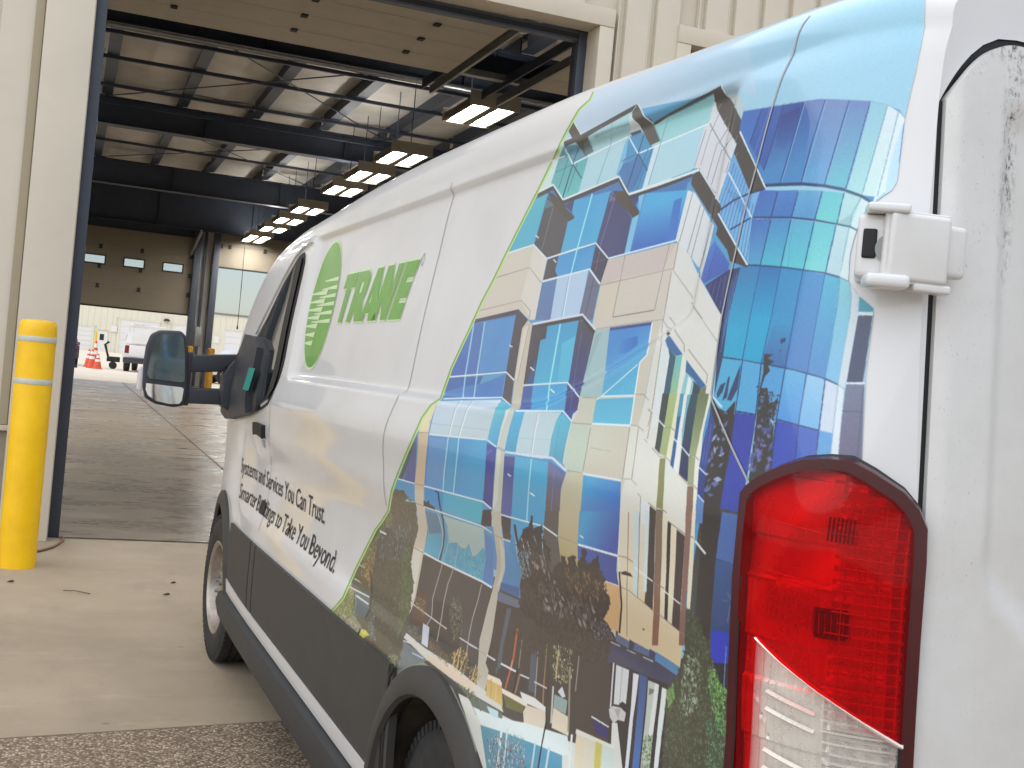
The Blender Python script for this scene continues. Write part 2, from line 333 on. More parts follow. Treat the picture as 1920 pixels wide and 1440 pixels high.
WRAP = '''
1 182 204 226 152 200 220|2459 3775 -2142 -263|2174 3799 -33 -34 -14 -25 66 -34 20 -28 32 -31 66 -54 6 -16 1 -19 106 -29 15 -15 26 -47 45 -61 172 -198 63 -78 72 -97 88 -93 91 -125 163 -196 51 -107 8 -23 -62 -21 10 -15 49 -15 79 -70 13 -37 20 -37 35 -41 25 -22 169 -114 70 -51 124 -108 40 -44 73 -68 110 -52 178 -92 152 -119 118 -107 60 -58 21 -25 12 -24 6 -22 7 -75 9 -27 46 -30 182 -100 -290 -58 -996 5 -278 -2 -752 -190 -1974 700 -2 71 -16 226 -11 241 -81 151 -126 72 -2 121 25 223 7 153 4 17 46 34 29 33 9 68 -2 43 -9 59 -22 32 -41 35 -8 23 11 163 -3 119 4 72 13 71 5 67 13 56 20 49 19 35 49 70 395 -28 8 -8 11 -4 39 -9 127 -10 382 -10
1 198 212 228 172 202 222|2214 3750 -1127 -198|2318 3558 -10 30 -66 62 -20 26 -8 14 -7 31 -11 29 2 18 10 21 27 30 91 63 -1299 -108 -35 -37 -34 -48 -18 -38 -25 -68 -47 -61 -25 -40 235 83 98 -12 339 -26 667 8
1 90 160 200 80 150 200|1718 3223 -321 -948|2321 3554 -200 11 -468 34 -362 -38 -174 -13 10 -19 -10 -14 -99 -100 -78 -31 -128 -148 -89 -45 -5 -225 68 -158 -15 -234 -16 -108 -34 -158 -4 -41 2 -64 43 -233 928 -106 790 -64 1387 40 -76 72 -41 46 -161 128 -173 123 -96 56 -46 35 -52 52 -91 100 25 16 52 16 2 18 -34 54 -205 291 -238 298 -232 247 -39 59 -40 75
0 78 70 66|3867 1840 -678 11 -860 -68 -1149 41 -405 6 27 -82 10 -68 9 -123 0 -109 205 -73 1132 -401 378 204 837 -141 1391 78 -170 116 -25 25 -33 47 -14 23 -13 42 -13 23 -175 169 -140 119 -30 23 -100 55
1 70 66 62 84 92 96|775 2346 -141 -773|772 2585 -159 -58 -38 -146 -10 -123 10 -176 -34 -334 -29 -191 64 -22 156 -55 23 78 27 121 8 52 2 43 -16 178 -53 229 -6 43 4 84 34 158
0 150 146 128|4764 1115 -161 112 -42 48 -38 66 -394 17 -835 -92 -717 -9 -151 -44 -227 -85 37 -38 212 -220 925 167
0 222 220 210|2505 1254 -737 71 -396 69 -20 -32 -67 -78 45 -16 720 -256 353 198
1 62 106 182 68 134 192|635 3427 -3 -236|892 3443 -336 -23 -172 -31 -49 -15 -33 -16 -17 -21 -10 -109 18 -44 30 -70 85 39 82 18 78 12 156 11 171 182
0 58 94 168|800 3435 -100 -5 26 -157 5 -32 94 92
1 56 82 150 70 134 190|663 3401 -18 -155|700 3430 -84 -7 29 -217 1 -11 66 3 24 34
1 50 68 136 62 112 174|659 3388 0 -105|696 3399 -70 11 -5 -81 8 -9 25 -27 45 11 4 42
1 98 122 176 80 140 196|564 3415 -4 -204|616 3423 -81 -9 27 -216 1 -10 83 7
1 56 92 158 70 134 190|614 3403 -30 -164|616 3421 -26 -32 -17 -37 -10 -141 10 -23 54 5 19 2
1 106 130 180 96 158 205|498 3405 12 -199|535 3414 -85 -14 28 -225 85 13
1 98 128 182 100 184 200|424 3394 5 -220|450 3400 -65 -12 21 -221 1 -10 71 18
1 140 192 208 168 214 216|363 3382 10 -223|385 3388 -50 -14 21 -228 0 -9 51 20
1 214 224 230 200 228 224|327 3367 8 -222|335 3374 -33 -20 14 -223 10 1 30 5
1 220 230 234 218 232 230|297 3354 15 -209|302 3354 -18 -18 13 -182 1 -9 26 -30
0 190 220 236|286 3326 -11 -154 6 -23 8 -6 8 -5 4 65 -5 70
0 36 66 128|802 3436 23 -92 2 -10 -4 -2 -19 72 -6 30
0 36 66 128|702 3430 12 -86 20 -102 -5 -1 -21 112 -10 76
0 36 66 128|618 3423 7 -62 21 -144 2 -21 -4 -1 -28 206 -2 21
0 36 66 128|536 3415 21 -139 8 -88 -4 -1 -10 109 -17 108 -1 10
0 36 66 128|452 3401 21 -167 6 -59 -3 -1 -22 176 -5 49
0 36 66 128|386 3389 22 -231 -3 -1 -21 221 0 10
0 90 135 195|762 3433 9 -42 30 -114 -3 -1 -35 135 -4 21
0 130 175 215|611 3421 32 -223 -3 -1 -25 172 -6 51
0 130 175 215|530 3412 26 -192 3 -31 -2 -1 -28 214 -1 10
0 130 175 215|446 3398 22 -164 7 -58 -2 -1 -23 174
0 130 175 215|382 3387 18 -181 4 -48 -2 0 -22 228
0 110 150 170|336 3374 17 -180 4 -48 -1 -10 -19 200 -3 37
0 110 150 170|305 3354 12 -221 -2 0 -12 221
0 150 175 200|892 3442 -195 -15 -141 -8 -172 -31 -49 -15 -33 -16 -16 -21 -2 1 17 21 34 17 50 15 171 31 195 12 129 11 13 0
1 70 105 185 66 120 185|736 3180 -25 -75|746 3186 -95 -12 5 -76 90 8
1 78 130 195 66 118 185|655 3171 -22 -73|651 3174 -82 -7 4 -76 83 7
1 98 165 205 85 150 200|549 3160 -20 -73|569 3167 -88 -10 5 -79 87 13
1 95 188 200 100 200 198|485 3155 -21 -82|481 3157 -73 -12 4 -82 74 15
1 176 214 216 170 212 208|412 3144 -19 -84|408 3145 -53 -11 14 -70 2 -10 41 9
0 206 226 226|355 3134 -28 -17 17 -35 5 -28 1 -9 21 9
0 150 190 195|403 3070 -32 20 0 -12 0 -23 38 8
0 36 66 128|740 3180 7 -73 -5 -1 -7 73
0 36 66 128|652 3171 6 -72 -5 -1 -6 72
0 36 66 128|569 3163 6 -72 -4 -1 -5 61 0 11
0 36 66 128|482 3155 6 -76 -4 -1 -6 76
0 36 66 128|411 3146 2 -82 -3 -1 -2 82
0 110 160 175|357 3135 17 -47 -2 -34 -2 -1 2 35 -14 36 -3 10
1 70 112 185 82 160 200|717 3097 -22 -132|750 3100 -96 -5 5 -133 85 6 10 57
1 72 140 195 82 182 204|609 3088 5 -129|654 3095 -81 -8 2 -123 0 -11 84 9
1 92 170 204 92 196 206|528 3082 3 -131|573 3087 -87 -14 3 -131 86 11
1 92 190 200 118 208 208|449 3070 2 -134|486 3073 -72 -13 3 -128 72 10
0 182 212 218|414 3060 -41 -7 -1 -132 45 11
0 212 230 228|373 3053 -23 -9 7 -54 -2 -31 -11 -49 28 11
0 34 84 130|656 3092 5 -119 0 -11 -4 0 -6 129
0 34 84 130|575 3086 2 -132 -4 -1 -2 132
0 34 84 130|488 3073 3 -111 0 -20 -3 0 -4 130
0 34 84 130|415 3059 3 -107 0 -20 -3 0 -3 97 0 29
0 110 160 175|374 3053 0 -91 -2 -41 0 131
0 80 165 190|561 3080 -2 -67 -9 -59 -3 -1 9 60 2 66
0 60 110 165|746 2960 -1 -13 16 -139 25 0 -2 141
1 58 128 180 48 166 206|719 2953 7 -176|746 2963 -88 0 2 -257 0 -11 94 5 4 108
1 54 118 178 46 164 206|626 2949 4 -142|658 2963 -84 -11 0 -124 7 -132 0 -11 79 10
1 58 140 192 62 150 198|543 2946 -4 -168|574 2952 -84 -11 1 -262 90 6 -7 143
1 60 150 196 70 110 168|517 2807 8 -130|563 2793 -74 0 2 -114 90 6
1 62 140 195 72 128 190|466 2936 -14 -256|490 2941 -74 -13 1 -260 74 11
1 74 176 204 80 138 198|396 2921 -4 -251|416 2928 -44 -8 -10 -110 0 -150 13 2 42 6
1 128 198 210 128 186 224|355 2907 -12 -255|372 2920 -30 -12 -11 -36 -6 -61 0 -155 0 -10 37 14 0 150
0 206 216 222|342 2908 -32 -36 -8 -74 -3 -95 9 -70 17 13 0 165 6 61
1 42 150 170 50 150 180|305 2867 -27 -40|310 2872 -39 -27 -2 -11 9 0 28 -1
0 226 232 236|306 2833 -37 1 0 -9 36 -2
0 58 66 95|305 2823 -36 2 -4 -160 0 -10 39 -3
0 226 232 236|304 2652 -44 4 0 -6 45 -3
1 112 118 142 104 98 128|287 2647 -21 -178|305 2647 -45 3 -24 -198 18 -2 55 -6 -8 95
0 80 84 108|303 2578 -41 1 -10 1 0 2 51 -2
0 80 84 108|263 2645 -12 -162 -2 -19 -2 0 13 171 1 10
0 36 92 150|660 2963 2 -268 -4 0 -1 267
0 36 92 150|576 2952 0 -145 7 -111 0 -10 -3 -1 -7 122 -1 62 0 62 1 20
0 36 92 150|492 2942 1 -263 -4 0 0 262
0 36 92 150|418 2929 0 -261 -2 0 -1 260
0 70 140 170|373 2920 -6 -43 -3 -45 -1 -172 -2 0 1 172 3 44 6 44
0 120 160 175|343 2907 -11 -35 -6 -61 0 -165 -2 0 0 165 6 61 11 36
0 82 172 212|754 2700 -95 -8 -7 -141 83 -5 24 39
0 88 168 214|659 2692 -78 -8 -12 -136 83 4
0 86 160 212|581 2684 -91 -8 1 -125 0 -10 78 7
1 98 174 218 84 150 214|457 2666 0 -127|490 2676 -72 -9 -1 -134 74 8
1 148 196 226 120 182 228|389 2656 0 -125|418 2667 -57 -11 -5 -130 61 7
0 206 216 230|361 2656 -36 -12 -7 -123 38 5
0 222 230 236|325 2644 -17 -11 -13 -174 23 -3 0 65
0 58 72 165|652 2549 -81 -3 -9 -197 0 -67 81 2 0 152
0 60 78 178|494 2539 -77 -8 -9 -99 39 -25 41 -26
0 64 98 188|417 2531 -61 -7 -2 -72 11 -4 46 -16
0 98 160 216|356 2524 -38 -4 -4 -77 10 -1 29 -4
0 38 56 110|661 2692 -7 -140 -1 -93 -3 -62 -3 -31 -3 -82 -3 0 0 31 8 134 3 146 5 97
0 38 56 110|583 2684 -12 -136 -6 -176 -4 0 4 72 2 104 12 136
0 38 56 110|492 2676 0 -146 -8 -134 -4 0 9 145 0 135
0 38 56 110|420 2667 -2 -144 -7 -91 -3 0 8 101 1 134
0 38 56 110|363 2656 -9 -204 -3 0 9 204
0 150 170 190|326 2644 -11 -201 -2 0 10 190 1 11
0 38 62 105|711 3191 -159 -13 -76 -12 -68 -16 1 8 68 16 93 15 145 11
0 42 75 100|409 3150 -52 -19 -32 -19 -2 5 32 20 13 5 40 14
0 38 62 105|745 3103 -173 -15 -86 -13 -72 -14 0 4 72 15 87 13 174 15
0 45 90 110|414 3061 -43 -9 -20 -9 -1 3 21 10 43 9
0 34 72 118|718 2963 -144 -12 -146 -19 -55 -13 -1 4 45 11 140 19 122 12 40 2
0 60 130 150|373 2920 -30 -12 0 2 29 12
0 34 72 112|752 2698 -93 -5 -199 -20 -88 -15 -46 -15 -1 3 36 13 57 11 72 10 205 19 57 3
0 130 160 180|326 2644 -18 -11 -1 1 18 11
0 36 54 104|652 2550 -83 -4 -1 4 84 4
0 36 54 104|495 2540 -139 -17 0 3 125 16 13 1
0 58 55 56|772 2585 -41 -29 -37 -8 -34 32 -2 -11 -16 -244 -1 -66 6 -67 15 -90 8 -175 1 -11 67 -16 -12 67 -22 236 0 54 10 64 21 76 12 105
0 62 60 60|572 2610 -5 51 9 52 -36 1 21 -12 -28 -8 21 -11 -11 -14 15 -15 8 -33 -24 1 -17 -41 -29 12 2 -26 16 -32 -18 -13 -13 -105 -3 -21 50 -63 19 -50 16 266
0 52 70 105|526 2754 -20 6 1 -12 14 -6
0 52 70 105|522 2724 -8 4 4 -9
0 52 70 105|714 2603 -4 41 -8 5 -1 -24 -1 -37 19 -11
0 52 70 105|689 2611 -25 72 -3 -35 -2 -35 19 -34 20 2
0 52 70 105|750 2597 -11 24 -22 10 3 -14 4 -15 19 -20
2 11 60 22 62 60 60 52 56 70 90 120 175|585 2631 -89 -24 -6 -85 58 -5
2 12 22 22 150 165 200 100 110 160 62 60 60|756 2532 -92 21 7 -120 0 -119 43 -6 23 111
2 13 16 22 110 115 170 80 90 140|571 2530 -72 6 -8 -142 63 -21
0 78 108 168|631 2275 -83 3 2 -124 0 -10 91 3 -10 86
1 62 92 142 52 74 120|605 2144 -7 -177|643 2144 -91 0 6 -144 10 -60 82 -19
0 58 56 60|550 2144 -26 123 -5 -91 0 -112 1 -112 37 -9 -1 95
0 58 54 54|715 2263 -84 12 0 -42 11 -97 11 -205 1 -11 66 -16 -11 76 -8 137 5 94
0 48 66 188|647 1949 -67 10 -16 -18 -5 -84 33 -12 58 7
0 46 46 58|654 1856 -125 32 16 -159 5 -167 -1 -11 103 -35 -6 117 -22 153
0 120 150 190|583 1920 6 -110 -4 1 -6 110
0 70 90 120|585 1935 -52 14 1 2 52 -14
0 120 140 170|604 2039 -28 2 -28 -2 -1 2 57 0
0 120 140 170|589 2062 -23 -21 -2 1 23 22
0 120 140 170|562 2068 -5 -20 -3 0 5 21
0 120 140 170|576 2032 7 -49 -3 0 -6 49
0 168 212 214|2266 3568 -613 31 -76 -39 -32 -33 -428 21 17 -22 -13 -17 10 -34 59 -143 11 -22 418 -30 110 77 470 -37 134 90 168 -18 -45 74 -30 61 -100 28
0 208 226 226|2326 3551 -58 4 58 -20 21 -13 -4 -50 5 -64 75 -8 78 -8 -40 57 -39 74 -26 10
1 84 165 175 100 192 188|2188 3549 -24 -215|2245 3557 -119 -11 1 -11 -13 -15 -67 -38 6 -64 14 -77 35 -2 104 -6 126 75 36 9 -10 49 -4 50 -12 15 -64 20
0 80 150 172|2245 3557 -119 -11 1 -11 -13 -15 -67 -38 32 -2 100 -5 59 40 17 17
0 178 214 224|2043 3481 -311 28 -10 -5 -3 -44 3 -98 344 -25 -15 71
0 164 205 212|2038 3563 -351 38 -3 -18 -11 -19 10 -13 43 -21 3 -15 274 -22 29 22 14 19 -11 13
0 140 178 188|1982 3557 -157 3 -134 -5 -5 -7 143 5 155 -8
0 212 220 222|1710 3595 -68 -36 -14 -19 14 -23 35 -2 36 -3 8 16 -29 21 -2 20
0 68 146 194|1719 3510 -102 -1 -118 -78 20 -132 3 -13 99 0 126 86 -23 96
0 66 120 178|1651 3405 -41 20 -70 -46 38 -71 7 -12 45 -5 95 78 -3 40
0 120 190 222|1744 3493 -18 18 -23 -98 44 -41 12 -5 -11 70
1 140 202 206 160 212 216|1270 3545 -7 -82|1531 3517 -68 10 -73 6 -255 14 7 -13 12 -10 -1 -13 -3 -50 299 -16
1 176 216 230 182 218 226|1310 3441 60 -144|1495 3437 -348 18 31 -129 3 -11 340 -30
0 208 228 238|1495 3437 -40 6 10 -66 17 -78 41 -11
1 220 220 226 214 214 218|1108 3480 -71 -254|1147 3532 -11 -17 -20 -19 -85 -71 -80 -30 -58 -52 36 -164 16 13 83 26 118 91 41 7 -14 131 -23 14 5 59
0 150 148 158|1127 3434 3 -26 17 -87 -4 -2 -21 113
0 150 148 158|1070 3384 21 -117 -5 -1 -20 116
0 150 148 158|1098 3487 26 -59 -4 -2 -27 60
0 150 148 158|1035 3355 22 -110 -5 -1 -22 110
0 150 148 158|1024 3422 38 -45 -4 -2 -38 45
0 150 148 158|915 3293 23 -107 -4 -1 -23 106
0 150 148 158|916 3380 27 -27 75 8 10 -9 -4 -2 -74 -7 -20 17 -17 19
0 150 148 158|1161 3440 24 -120 -4 -1 -23 107 -1 12
0 132 142 152|1148 3457 -117 -97 -80 -29 -45 -38 -4 1 42 37 82 30 117 97
0 228 240 242|2174 3472 -444 37 9 7 444 -37
0 228 240 242|1598 3426 -435 27 -20 2 5 5 457 -28
0 122 168 178|1846 3585 -17 -22 10 -14 22 -11 18 -12 -9 -18 2 -15 12 -56 27 -84 -6 -1 -27 83 -12 56 -2 15 9 19 -16 13 -22 11 -12 13 16 21
0 122 168 178|2261 3540 29 -10 12 -13 5 -30 22 -73 -7 -2 -22 73 -5 30 -9 14 -29 9
0 120 165 180|1448 3528 5 -12 4 -68 6 -41 22 -108 -6 -1 -19 94 -10 67 -3 55 -3 13
0 40 82 122|2190 3472 -124 -76 -8 2 123 75
0 40 82 122|2139 3542 29 -9 19 -12 0 -16 11 -76 21 -90 -12 -3 -12 45 -12 60 -9 76 -13 14 -28 9
0 40 82 122|1608 3498 4 -41 7 -40 29 -108 -9 -3 -16 54 -16 67 -9 68
0 40 82 122|1615 3428 -101 -76 -7 1 101 76
0 52 104 140|2341 3460 -158 11 5 3 158 -11
0 52 104 140|2200 3544 30 -9 23 -11 4 -48 9 -46 12 -45 -7 -2 -12 46 -9 45 -4 32 0 16 -19 12 -31 9
0 52 104 140|2145 3471 6 -30 25 -87 -6 -2 -18 58 -11 44 -2 15
0 52 104 140|1738 3417 -103 8 -25 3 3 2 129 -10
0 52 104 140|1712 3428 14 -62 -5 -1 -14 61
0 52 104 140|1514 3430 17 -49 35 -87 -5 -2 -44 112 -8 25
0 52 104 140|1543 3438 28 -77 22 -51 -5 -2 -37 90 -13 38
0 220 238 244|2264 3548 8 -13 -14 -19 -67 -44 -12 1 67 44 12 18 -8 14
0 220 238 244|1731 3511 -115 -83 -9 1 115 83
0 64 64 70|2271 3579 -169 3 -448 42 18 -12 18 -12 355 -40 203 -6
0 60 60 66|1541 3532 -129 11 -259 15 -77 8 17 -9 26 -6 314 -16 108 -14
0 56 80 92|1724 3525 -78 0 -22 -15 73 -2
0 76 72 72|2207 3654 42 -29 -54 -43 -51 -26 -8 -15 1 -12 -24 -18 -31 -19 -36 4 -35 4 24 19 6 15 -10 11 -6 13 76 17 34 22
0 80 104 112|2094 3542 -63 10 10 -14 1 -16 -31 -22 71 -8 28 38
0 80 76 74|1650 3621 37 -24 -13 -24 -33 -20 -8 -13 2 -14 -104 -80 -66 5 82 76 -4 16 27 13 29 21
0 232 238 240|2214 3658 -100 -78 -8 1 29 20 21 19 49 38
0 232 238 240|1655 3625 -20 -22 -25 -22 -31 -23 -31 -29 -6 1 17 19 44 33 25 22 20 21
0 220 236 240|2269 3574 35 23 46 40 8 0 -47 -40 -35 -24
0 90 150 165|1549 3523 -84 -73 -8 0 83 73
0 150 196 200|2031 3558 4 -13 9 -11 -6 -15 -25 -18 -11 0 25 19 6 14 -9 11 -4 13
0 72 68 68|1076 3565 -7 -14 4 -9 -7 -11 -41 -33 -85 -37 -46 -44 -2 -30 -184 -201 33 -3 34 -3 122 134 -6 29 36 31 19 16 82 32 88 74 16 18 9 17 -21 24
0 232 236 238|892 3380 -98 -102 -74 -81 -11 -11 -6 1 181 194
0 226 234 236|1079 3568 -10 -15 4 -11 -7 0 -4 11 11 15
0 186 200 200|1071 3541 -34 -4 -12 -7 -87 -30 -36 -32 -5 -33 -1 -12 45 41 85 36 39 31
0 130 128 130|1107 3516 8 -25 -4 -2 -8 25
0 130 128 130|1047 3460 9 -21 -4 -2 -9 22
0 130 128 130|1021 3438 5 -25 -4 -1 -2 13 -66 -6
0 130 128 130|897 3372 8 -24 -3 -1 -8 23
0 130 128 130|880 3317 8 -23 -3 -1 -8 23
0 130 128 130|1159 3264 8 -22 -4 -1 -8 22
0 130 128 130|1095 3210 10 -16 -4 -1 -9 16
1 112 168 216 120 180 220|854 3289 -72 -293|894 3314 -120 -133 -44 1 11 -77 -23 -121 -2 -11 209 175 -13 113
0 222 220 226|912 3261 24 -82 90 13 -9 76 -86 -11
0 70 118 182|886 3284 14 -79 -4 -1 -14 79
0 70 118 182|870 3271 14 -79 -4 -1 -13 79
0 70 118 182|855 3258 13 -80 -3 0 -13 79
0 70 118 182|840 3244 11 -67 1 -12 -3 0 -12 78
0 70 118 182|825 3231 12 -78 -3 -1 -11 67 -1 11
0 70 118 182|810 3218 12 -78 -3 -1 -11 67 -1 11
0 70 118 182|795 3205 12 -78 -3 -1 -12 79
0 70 118 182|780 3193 12 -78 -3 -1 -12 78
0 70 118 182|766 3180 10 -66 1 -12 -3 0 -10 66 -1 11
0 66 110 176|902 3211 17 -72 2 -12 -3 -1 -19 85
0 66 110 176|886 3205 17 -92 -4 -1 -16 92
0 66 110 176|870 3198 14 -99 -3 -1 -14 99
0 66 110 176|855 3191 11 -106 -3 -1 -11 107
0 66 110 176|840 3185 8 -114 -3 0 -8 102 0 11
0 66 110 176|825 3178 5 -120 -3 -1 -5 110 0 11
0 66 110 176|810 3172 3 -128 -3 0 -3 92 0 35
0 66 110 176|795 3166 0 -135 -3 -1 0 135
0 66 110 176|780 3159 -1 -119 -1 -22 -3 -1 2 142
0 66 110 176|766 3153 -4 -137 -1 -11 -2 -1 4 149
0 66 110 176|752 3147 -7 -155 -3 0 6 143 1 11
0 66 110 176|737 3141 -8 -162 -3 0 7 140 2 21
0 40 58 100|903 3141 -58 23 -64 12 -75 7 3 5 76 -7 65 -12 60 -23
0 40 58 100|833 3075 -75 23 -16 6 4 3 92 -28
0 224 232 238|909 3258 -119 -110 -46 -45 -6 1 165 156
0 66 120 180|2496 3382 -149 14 -140 -79 -485 33 -106 -76 -470 22 62 -29 0 -148 0 -37 474 -31 557 37 480 56 -65 73
1 82 184 204 72 176 206|2470 3354 89 -201|2509 3364 -131 12 40 -215 127 -7 180 -9
0 76 76 84|2371 3362 -255 -131 -7 -130 98 -9 34 -4 167 72
0 92 122 132|2375 3351 -95 -37 48 -2 50 -2
0 124 128 138|2294 3309 12 -64 15 -113 -7 -2 -13 97 -14 80
0 60 66 116|2184 3303 -91 12 -1 -17 -2 -33
1 70 166 216 72 172 212|2010 3302 21 -206|2088 3314 -317 -2 26 -182 2 -14 318 -14 -10 128 -55 6 40 32
0 150 226 242|1939 3323 19 -113 14 -100 8 -78 1 -16 -14 -2 -13 122 -14 99 -15 84
1 62 64 110 66 72 120|1740 3271 -58 -203|1776 3306 -60 -24 -156 -92 -6 -131 63 -4 65 -4 122 67
0 118 122 160|1728 3287 40 -179 -6 -2 -40 180
0 118 122 160|1768 3107 4 -100 -5 0 -4 100
0 104 108 136|1774 3302 -63 -30 57 -2
1 74 172 222 52 108 190|1419 3220 2 -140|1509 3271 -309 -25 6 -166 70 -4 279 -16 -8 131 -42 8 34 34
0 62 120 198|1274 3219 -49 6 -12 -143 55 -4
0 128 192 226|1539 3265 -37 5 13 -195 1 -13 39 -2 -4 126 -46 15
0 70 140 200|1495 3269 19 -203 -6 -1 -19 203
0 60 64 112|1622 3273 -87 -2 4 -13 7 -24
1 224 226 228 212 216 218|1151 3205 -121 -239|1197 3245 -50 -15 -128 -98 -82 -24 -14 -11 0 -61 13 -91 1 -12 7 15 13 15 78 20 73 47 101 50
0 154 152 154|1164 3233 20 -159 -6 -1 -18 146 -1 12
0 154 152 154|1098 3188 21 -152 -6 -1 -19 140 -1 11
0 154 152 154|1071 3173 17 -161 -6 -1 -16 161
0 154 152 154|940 3112 7 -66 4 -22 4 -10 63 -3 4 -34 -67 -9 -4 11 -6 33 -10 99
0 74 70 68|2382 3382 -53 -14 -129 -48 -46 -34 -99 -43 12 -9 43 -5 184 87
0 76 68 66|1756 3310 -97 -13 -151 -90 2 -11 39 -7 162 83
0 68 64 66|1152 3308 32 -15 1 -29 -152 -112 -80 -25 -20 -13 -31 -24 1 -22 -76 -54 -24 -33 -87 -23 0 11 79 64 112 98 -1 21 44 40 80 27
0 228 236 238|919 3133 -199 -169 -7 2 199 169
0 62 60 66|2474 3370 -119 12 -24 5 -20 -15 -113 -63 -110 5 -323 23 -27 2 -15 4 -12 -11 -44 -32 -52 -35 -37 0 -268 16 14 15 270 -15 15 -3 12 11 43 31 54 36 39 0 417 -28 17 -4 55 34 83 45 94 -6 81 -8
0 228 236 238|2492 3388 -151 15 -135 -78 -40 1 -437 31 -82 -61 -26 -17 -302 16 7 7 292 -17 109 79 450 -29 25 -3 61 37 77 42 167 -14
0 62 60 66|1608 3264 -250 11 -179 14 12 12 179 -14 251 -11
0 228 236 238|1614 3276 -226 10 -244 15 8 9 221 -14 250 -11
0 228 236 238|1148 3303 -129 -99 -81 -26 -15 -11 -5 1 29 24 82 25 112 88
1 76 120 196 70 100 180|896 3035 -13 -103|901 3048 -96 -72 -4 -19 78 -27 32 -11 26 14 -14 93
0 56 84 160|888 3031 18 -105 -4 -1 -18 106
0 56 84 160|876 3023 17 -94 -4 -1 -16 95
0 56 84 160|865 3015 14 -83 -3 0 -15 83
0 56 84 160|853 3008 13 -72 -3 -1 -13 72
0 56 84 160|842 3000 12 -61 -4 -1 -11 61
0 56 84 160|831 2992 10 -50 -3 0 -10 49
0 56 84 160|820 2984 8 -39 -3 0 -8 38
0 56 84 160|809 2976 7 -27 -4 -1 -6 28
0 50 58 108|803 2955 -57 5 48 -140 111 94
0 92 108 160|875 2918 11 -25 -3 -1 -10 25
0 92 108 160|853 2925 7 -49 -3 0 -5 36 -1 13
0 92 108 160|832 2932 3 -72 -3 -1 -3 73
0 92 108 160|811 2939 -1 -96 -3 0 1 96
0 92 108 160|790 2946 -4 -108 -1 -11 -2 0 4 119
0 52 64 104|802 2954 -54 5 10 -151 -8 -104 8 -97 1 -22 4 22 31 201
0 84 120 180|757 2945 7 -155 -3 -1 -7 144 0 11
0 84 120 180|766 2936 -2 -171 -3 0 1 125 1 34 1 11
0 84 120 180|776 2927 -11 -187 -3 0 10 175 1 11
0 84 120 180|786 2918 -12 -102 -9 -100 -3 0 18 179 3 22
1 212 200 190 208 202 182|1634 3038 -237 -763|1688 3046 -508 24 9 -252 10 -55 -70 -18 16 -307 -20 -152 7 -48 29 -73 13 -85 2 -95 15 -74 41 -128 423 50 -25 73 -13 57 -2 41 3 54 -4 54 -77 110 -13 26 -12 51 117 45 6 86 -1 28 -19 87 1 27 70 14 14 15 -2 196 -7 110
1 222 220 216 226 222 210|1111 3022 -265 -684|1180 3070 -86 -49 -68 -59 -79 -19 -152 -124 -9 -18 -3 -117 -9 -92 16 -93 -12 -78 -30 -128 -4 -43 2 -53 14 -98 10 -108 7 -44 15 -57 36 -107 77 3 304 19 -25 91 -12 63 2 132 -11 110 -26 61 -5 35 3 58 10 83 0 36 -8 85 -8 186 70 18 -10 55
1 226 222 210 228 204 168|925 2249 23 -367|1138 2204 -172 58 -210 86 -12 -63 -1 -75 19 -132 11 -109 13 -56 42 -130 381 22 -31 92 -16 64 -8 146
0 206 190 184|1685 3043 -482 29 32 -62 13 -24 301 -13 149 -17
0 214 202 184|1693 2952 -146 16 -3 -120 0 -13 152 -9
0 222 218 212|1184 2983 -159 -36 -90 -14 -146 -114 36 -10 61 0 302 9 4 157
0 158 148 140|1693 2952 -502 32 -166 -101 -4 1 169 102 418 -25 87 -6
0 158 148 140|1549 3056 -2 -70 1 -151 -7 0 1 206 1 14
0 158 148 140|1246 3073 10 -221 -6 -1 -4 136 -6 85
0 158 148 140|1189 3074 -5 -90 -6 -1 6 91
0 158 148 140|1194 2975 -9 -157 -5 0 2 60 7 97
0 158 148 140|1030 2868 -83 -17 -61 -40 -3 2 61 39 82 17
0 120 118 116|1542 2832 -263 16 -24 2 2 3 288 -18
0 228 236 238|1678 3048 -451 27 -24 2 5 5 476 -28
0 112 110 130|1806 3038 -107 7 3 2 107 -6
1 214 206 190 216 202 188|2651 3136 -52 -279|2718 3142 -302 15 -177 -72 0 -94 -20 -156 74 1 91 30 47 16 514 -33 -64 79
0 222 214 204|2416 3157 -177 -72 0 -94 -11 -156 46 1 159 88 -22 138
0 158 148 140|2794 3033 -383 27 -161 -72 -6 2 167 73 342 -22 46 -4
0 158 148 140|2912 2886 -489 34 -117 -47 -5 -29 -9 -1 6 31 123 49 496 -33
0 74 70 82|2233 3082 -104 10 -4 -26 8 -33 -38 -26 33 -3 105 -8
1 66 152 210 74 160 214|1996 3107 -9 -98|2127 3095 -320 14 2 -59 1 -29 285 -12 37 22
0 60 60 88|1804 3110 -130 -61 19 -77 3 -13 109 60
0 112 112 140|1761 3094 4 -87 -5 -1 -4 87
0 112 112 140|1808 3042 -108 5 2 2 108 -5
1 88 128 180 96 122 168|2188 2987 -30 -149|2238 2989 -139 9 -20 -150 -2 -15 156 2
0 182 206 230|2095 3000 -273 15 -5 -153 0 -14 264 -15
0 104 110 136|1814 3013 -113 -57 2 -129 52 0 68 27
0 220 232 240|1982 3012 -13 -170 -10 -1 8 123 5 47
0 130 170 205|1991 3011 -12 -170 -6 -1 12 170
0 70 76 100|1763 2987 8 -146 -5 0 -4 43 -5 102
0 70 76 100|1808 2946 -108 7 2 2 108 -7
0 228 236 238|2718 3138 -301 18 -171 -71 -438 30 -125 -64 -9 3 133 67 195 -11 243 -18 172 71 312 -17
0 150 226 242|1971 3110 9 -96 -13 -2 -9 95
0 226 232 240|2231 2989 -416 27 -109 -59 -12 4 117 62 430 -25
0 230 230 232|2423 3198 -41 -15 -7 4 41 15
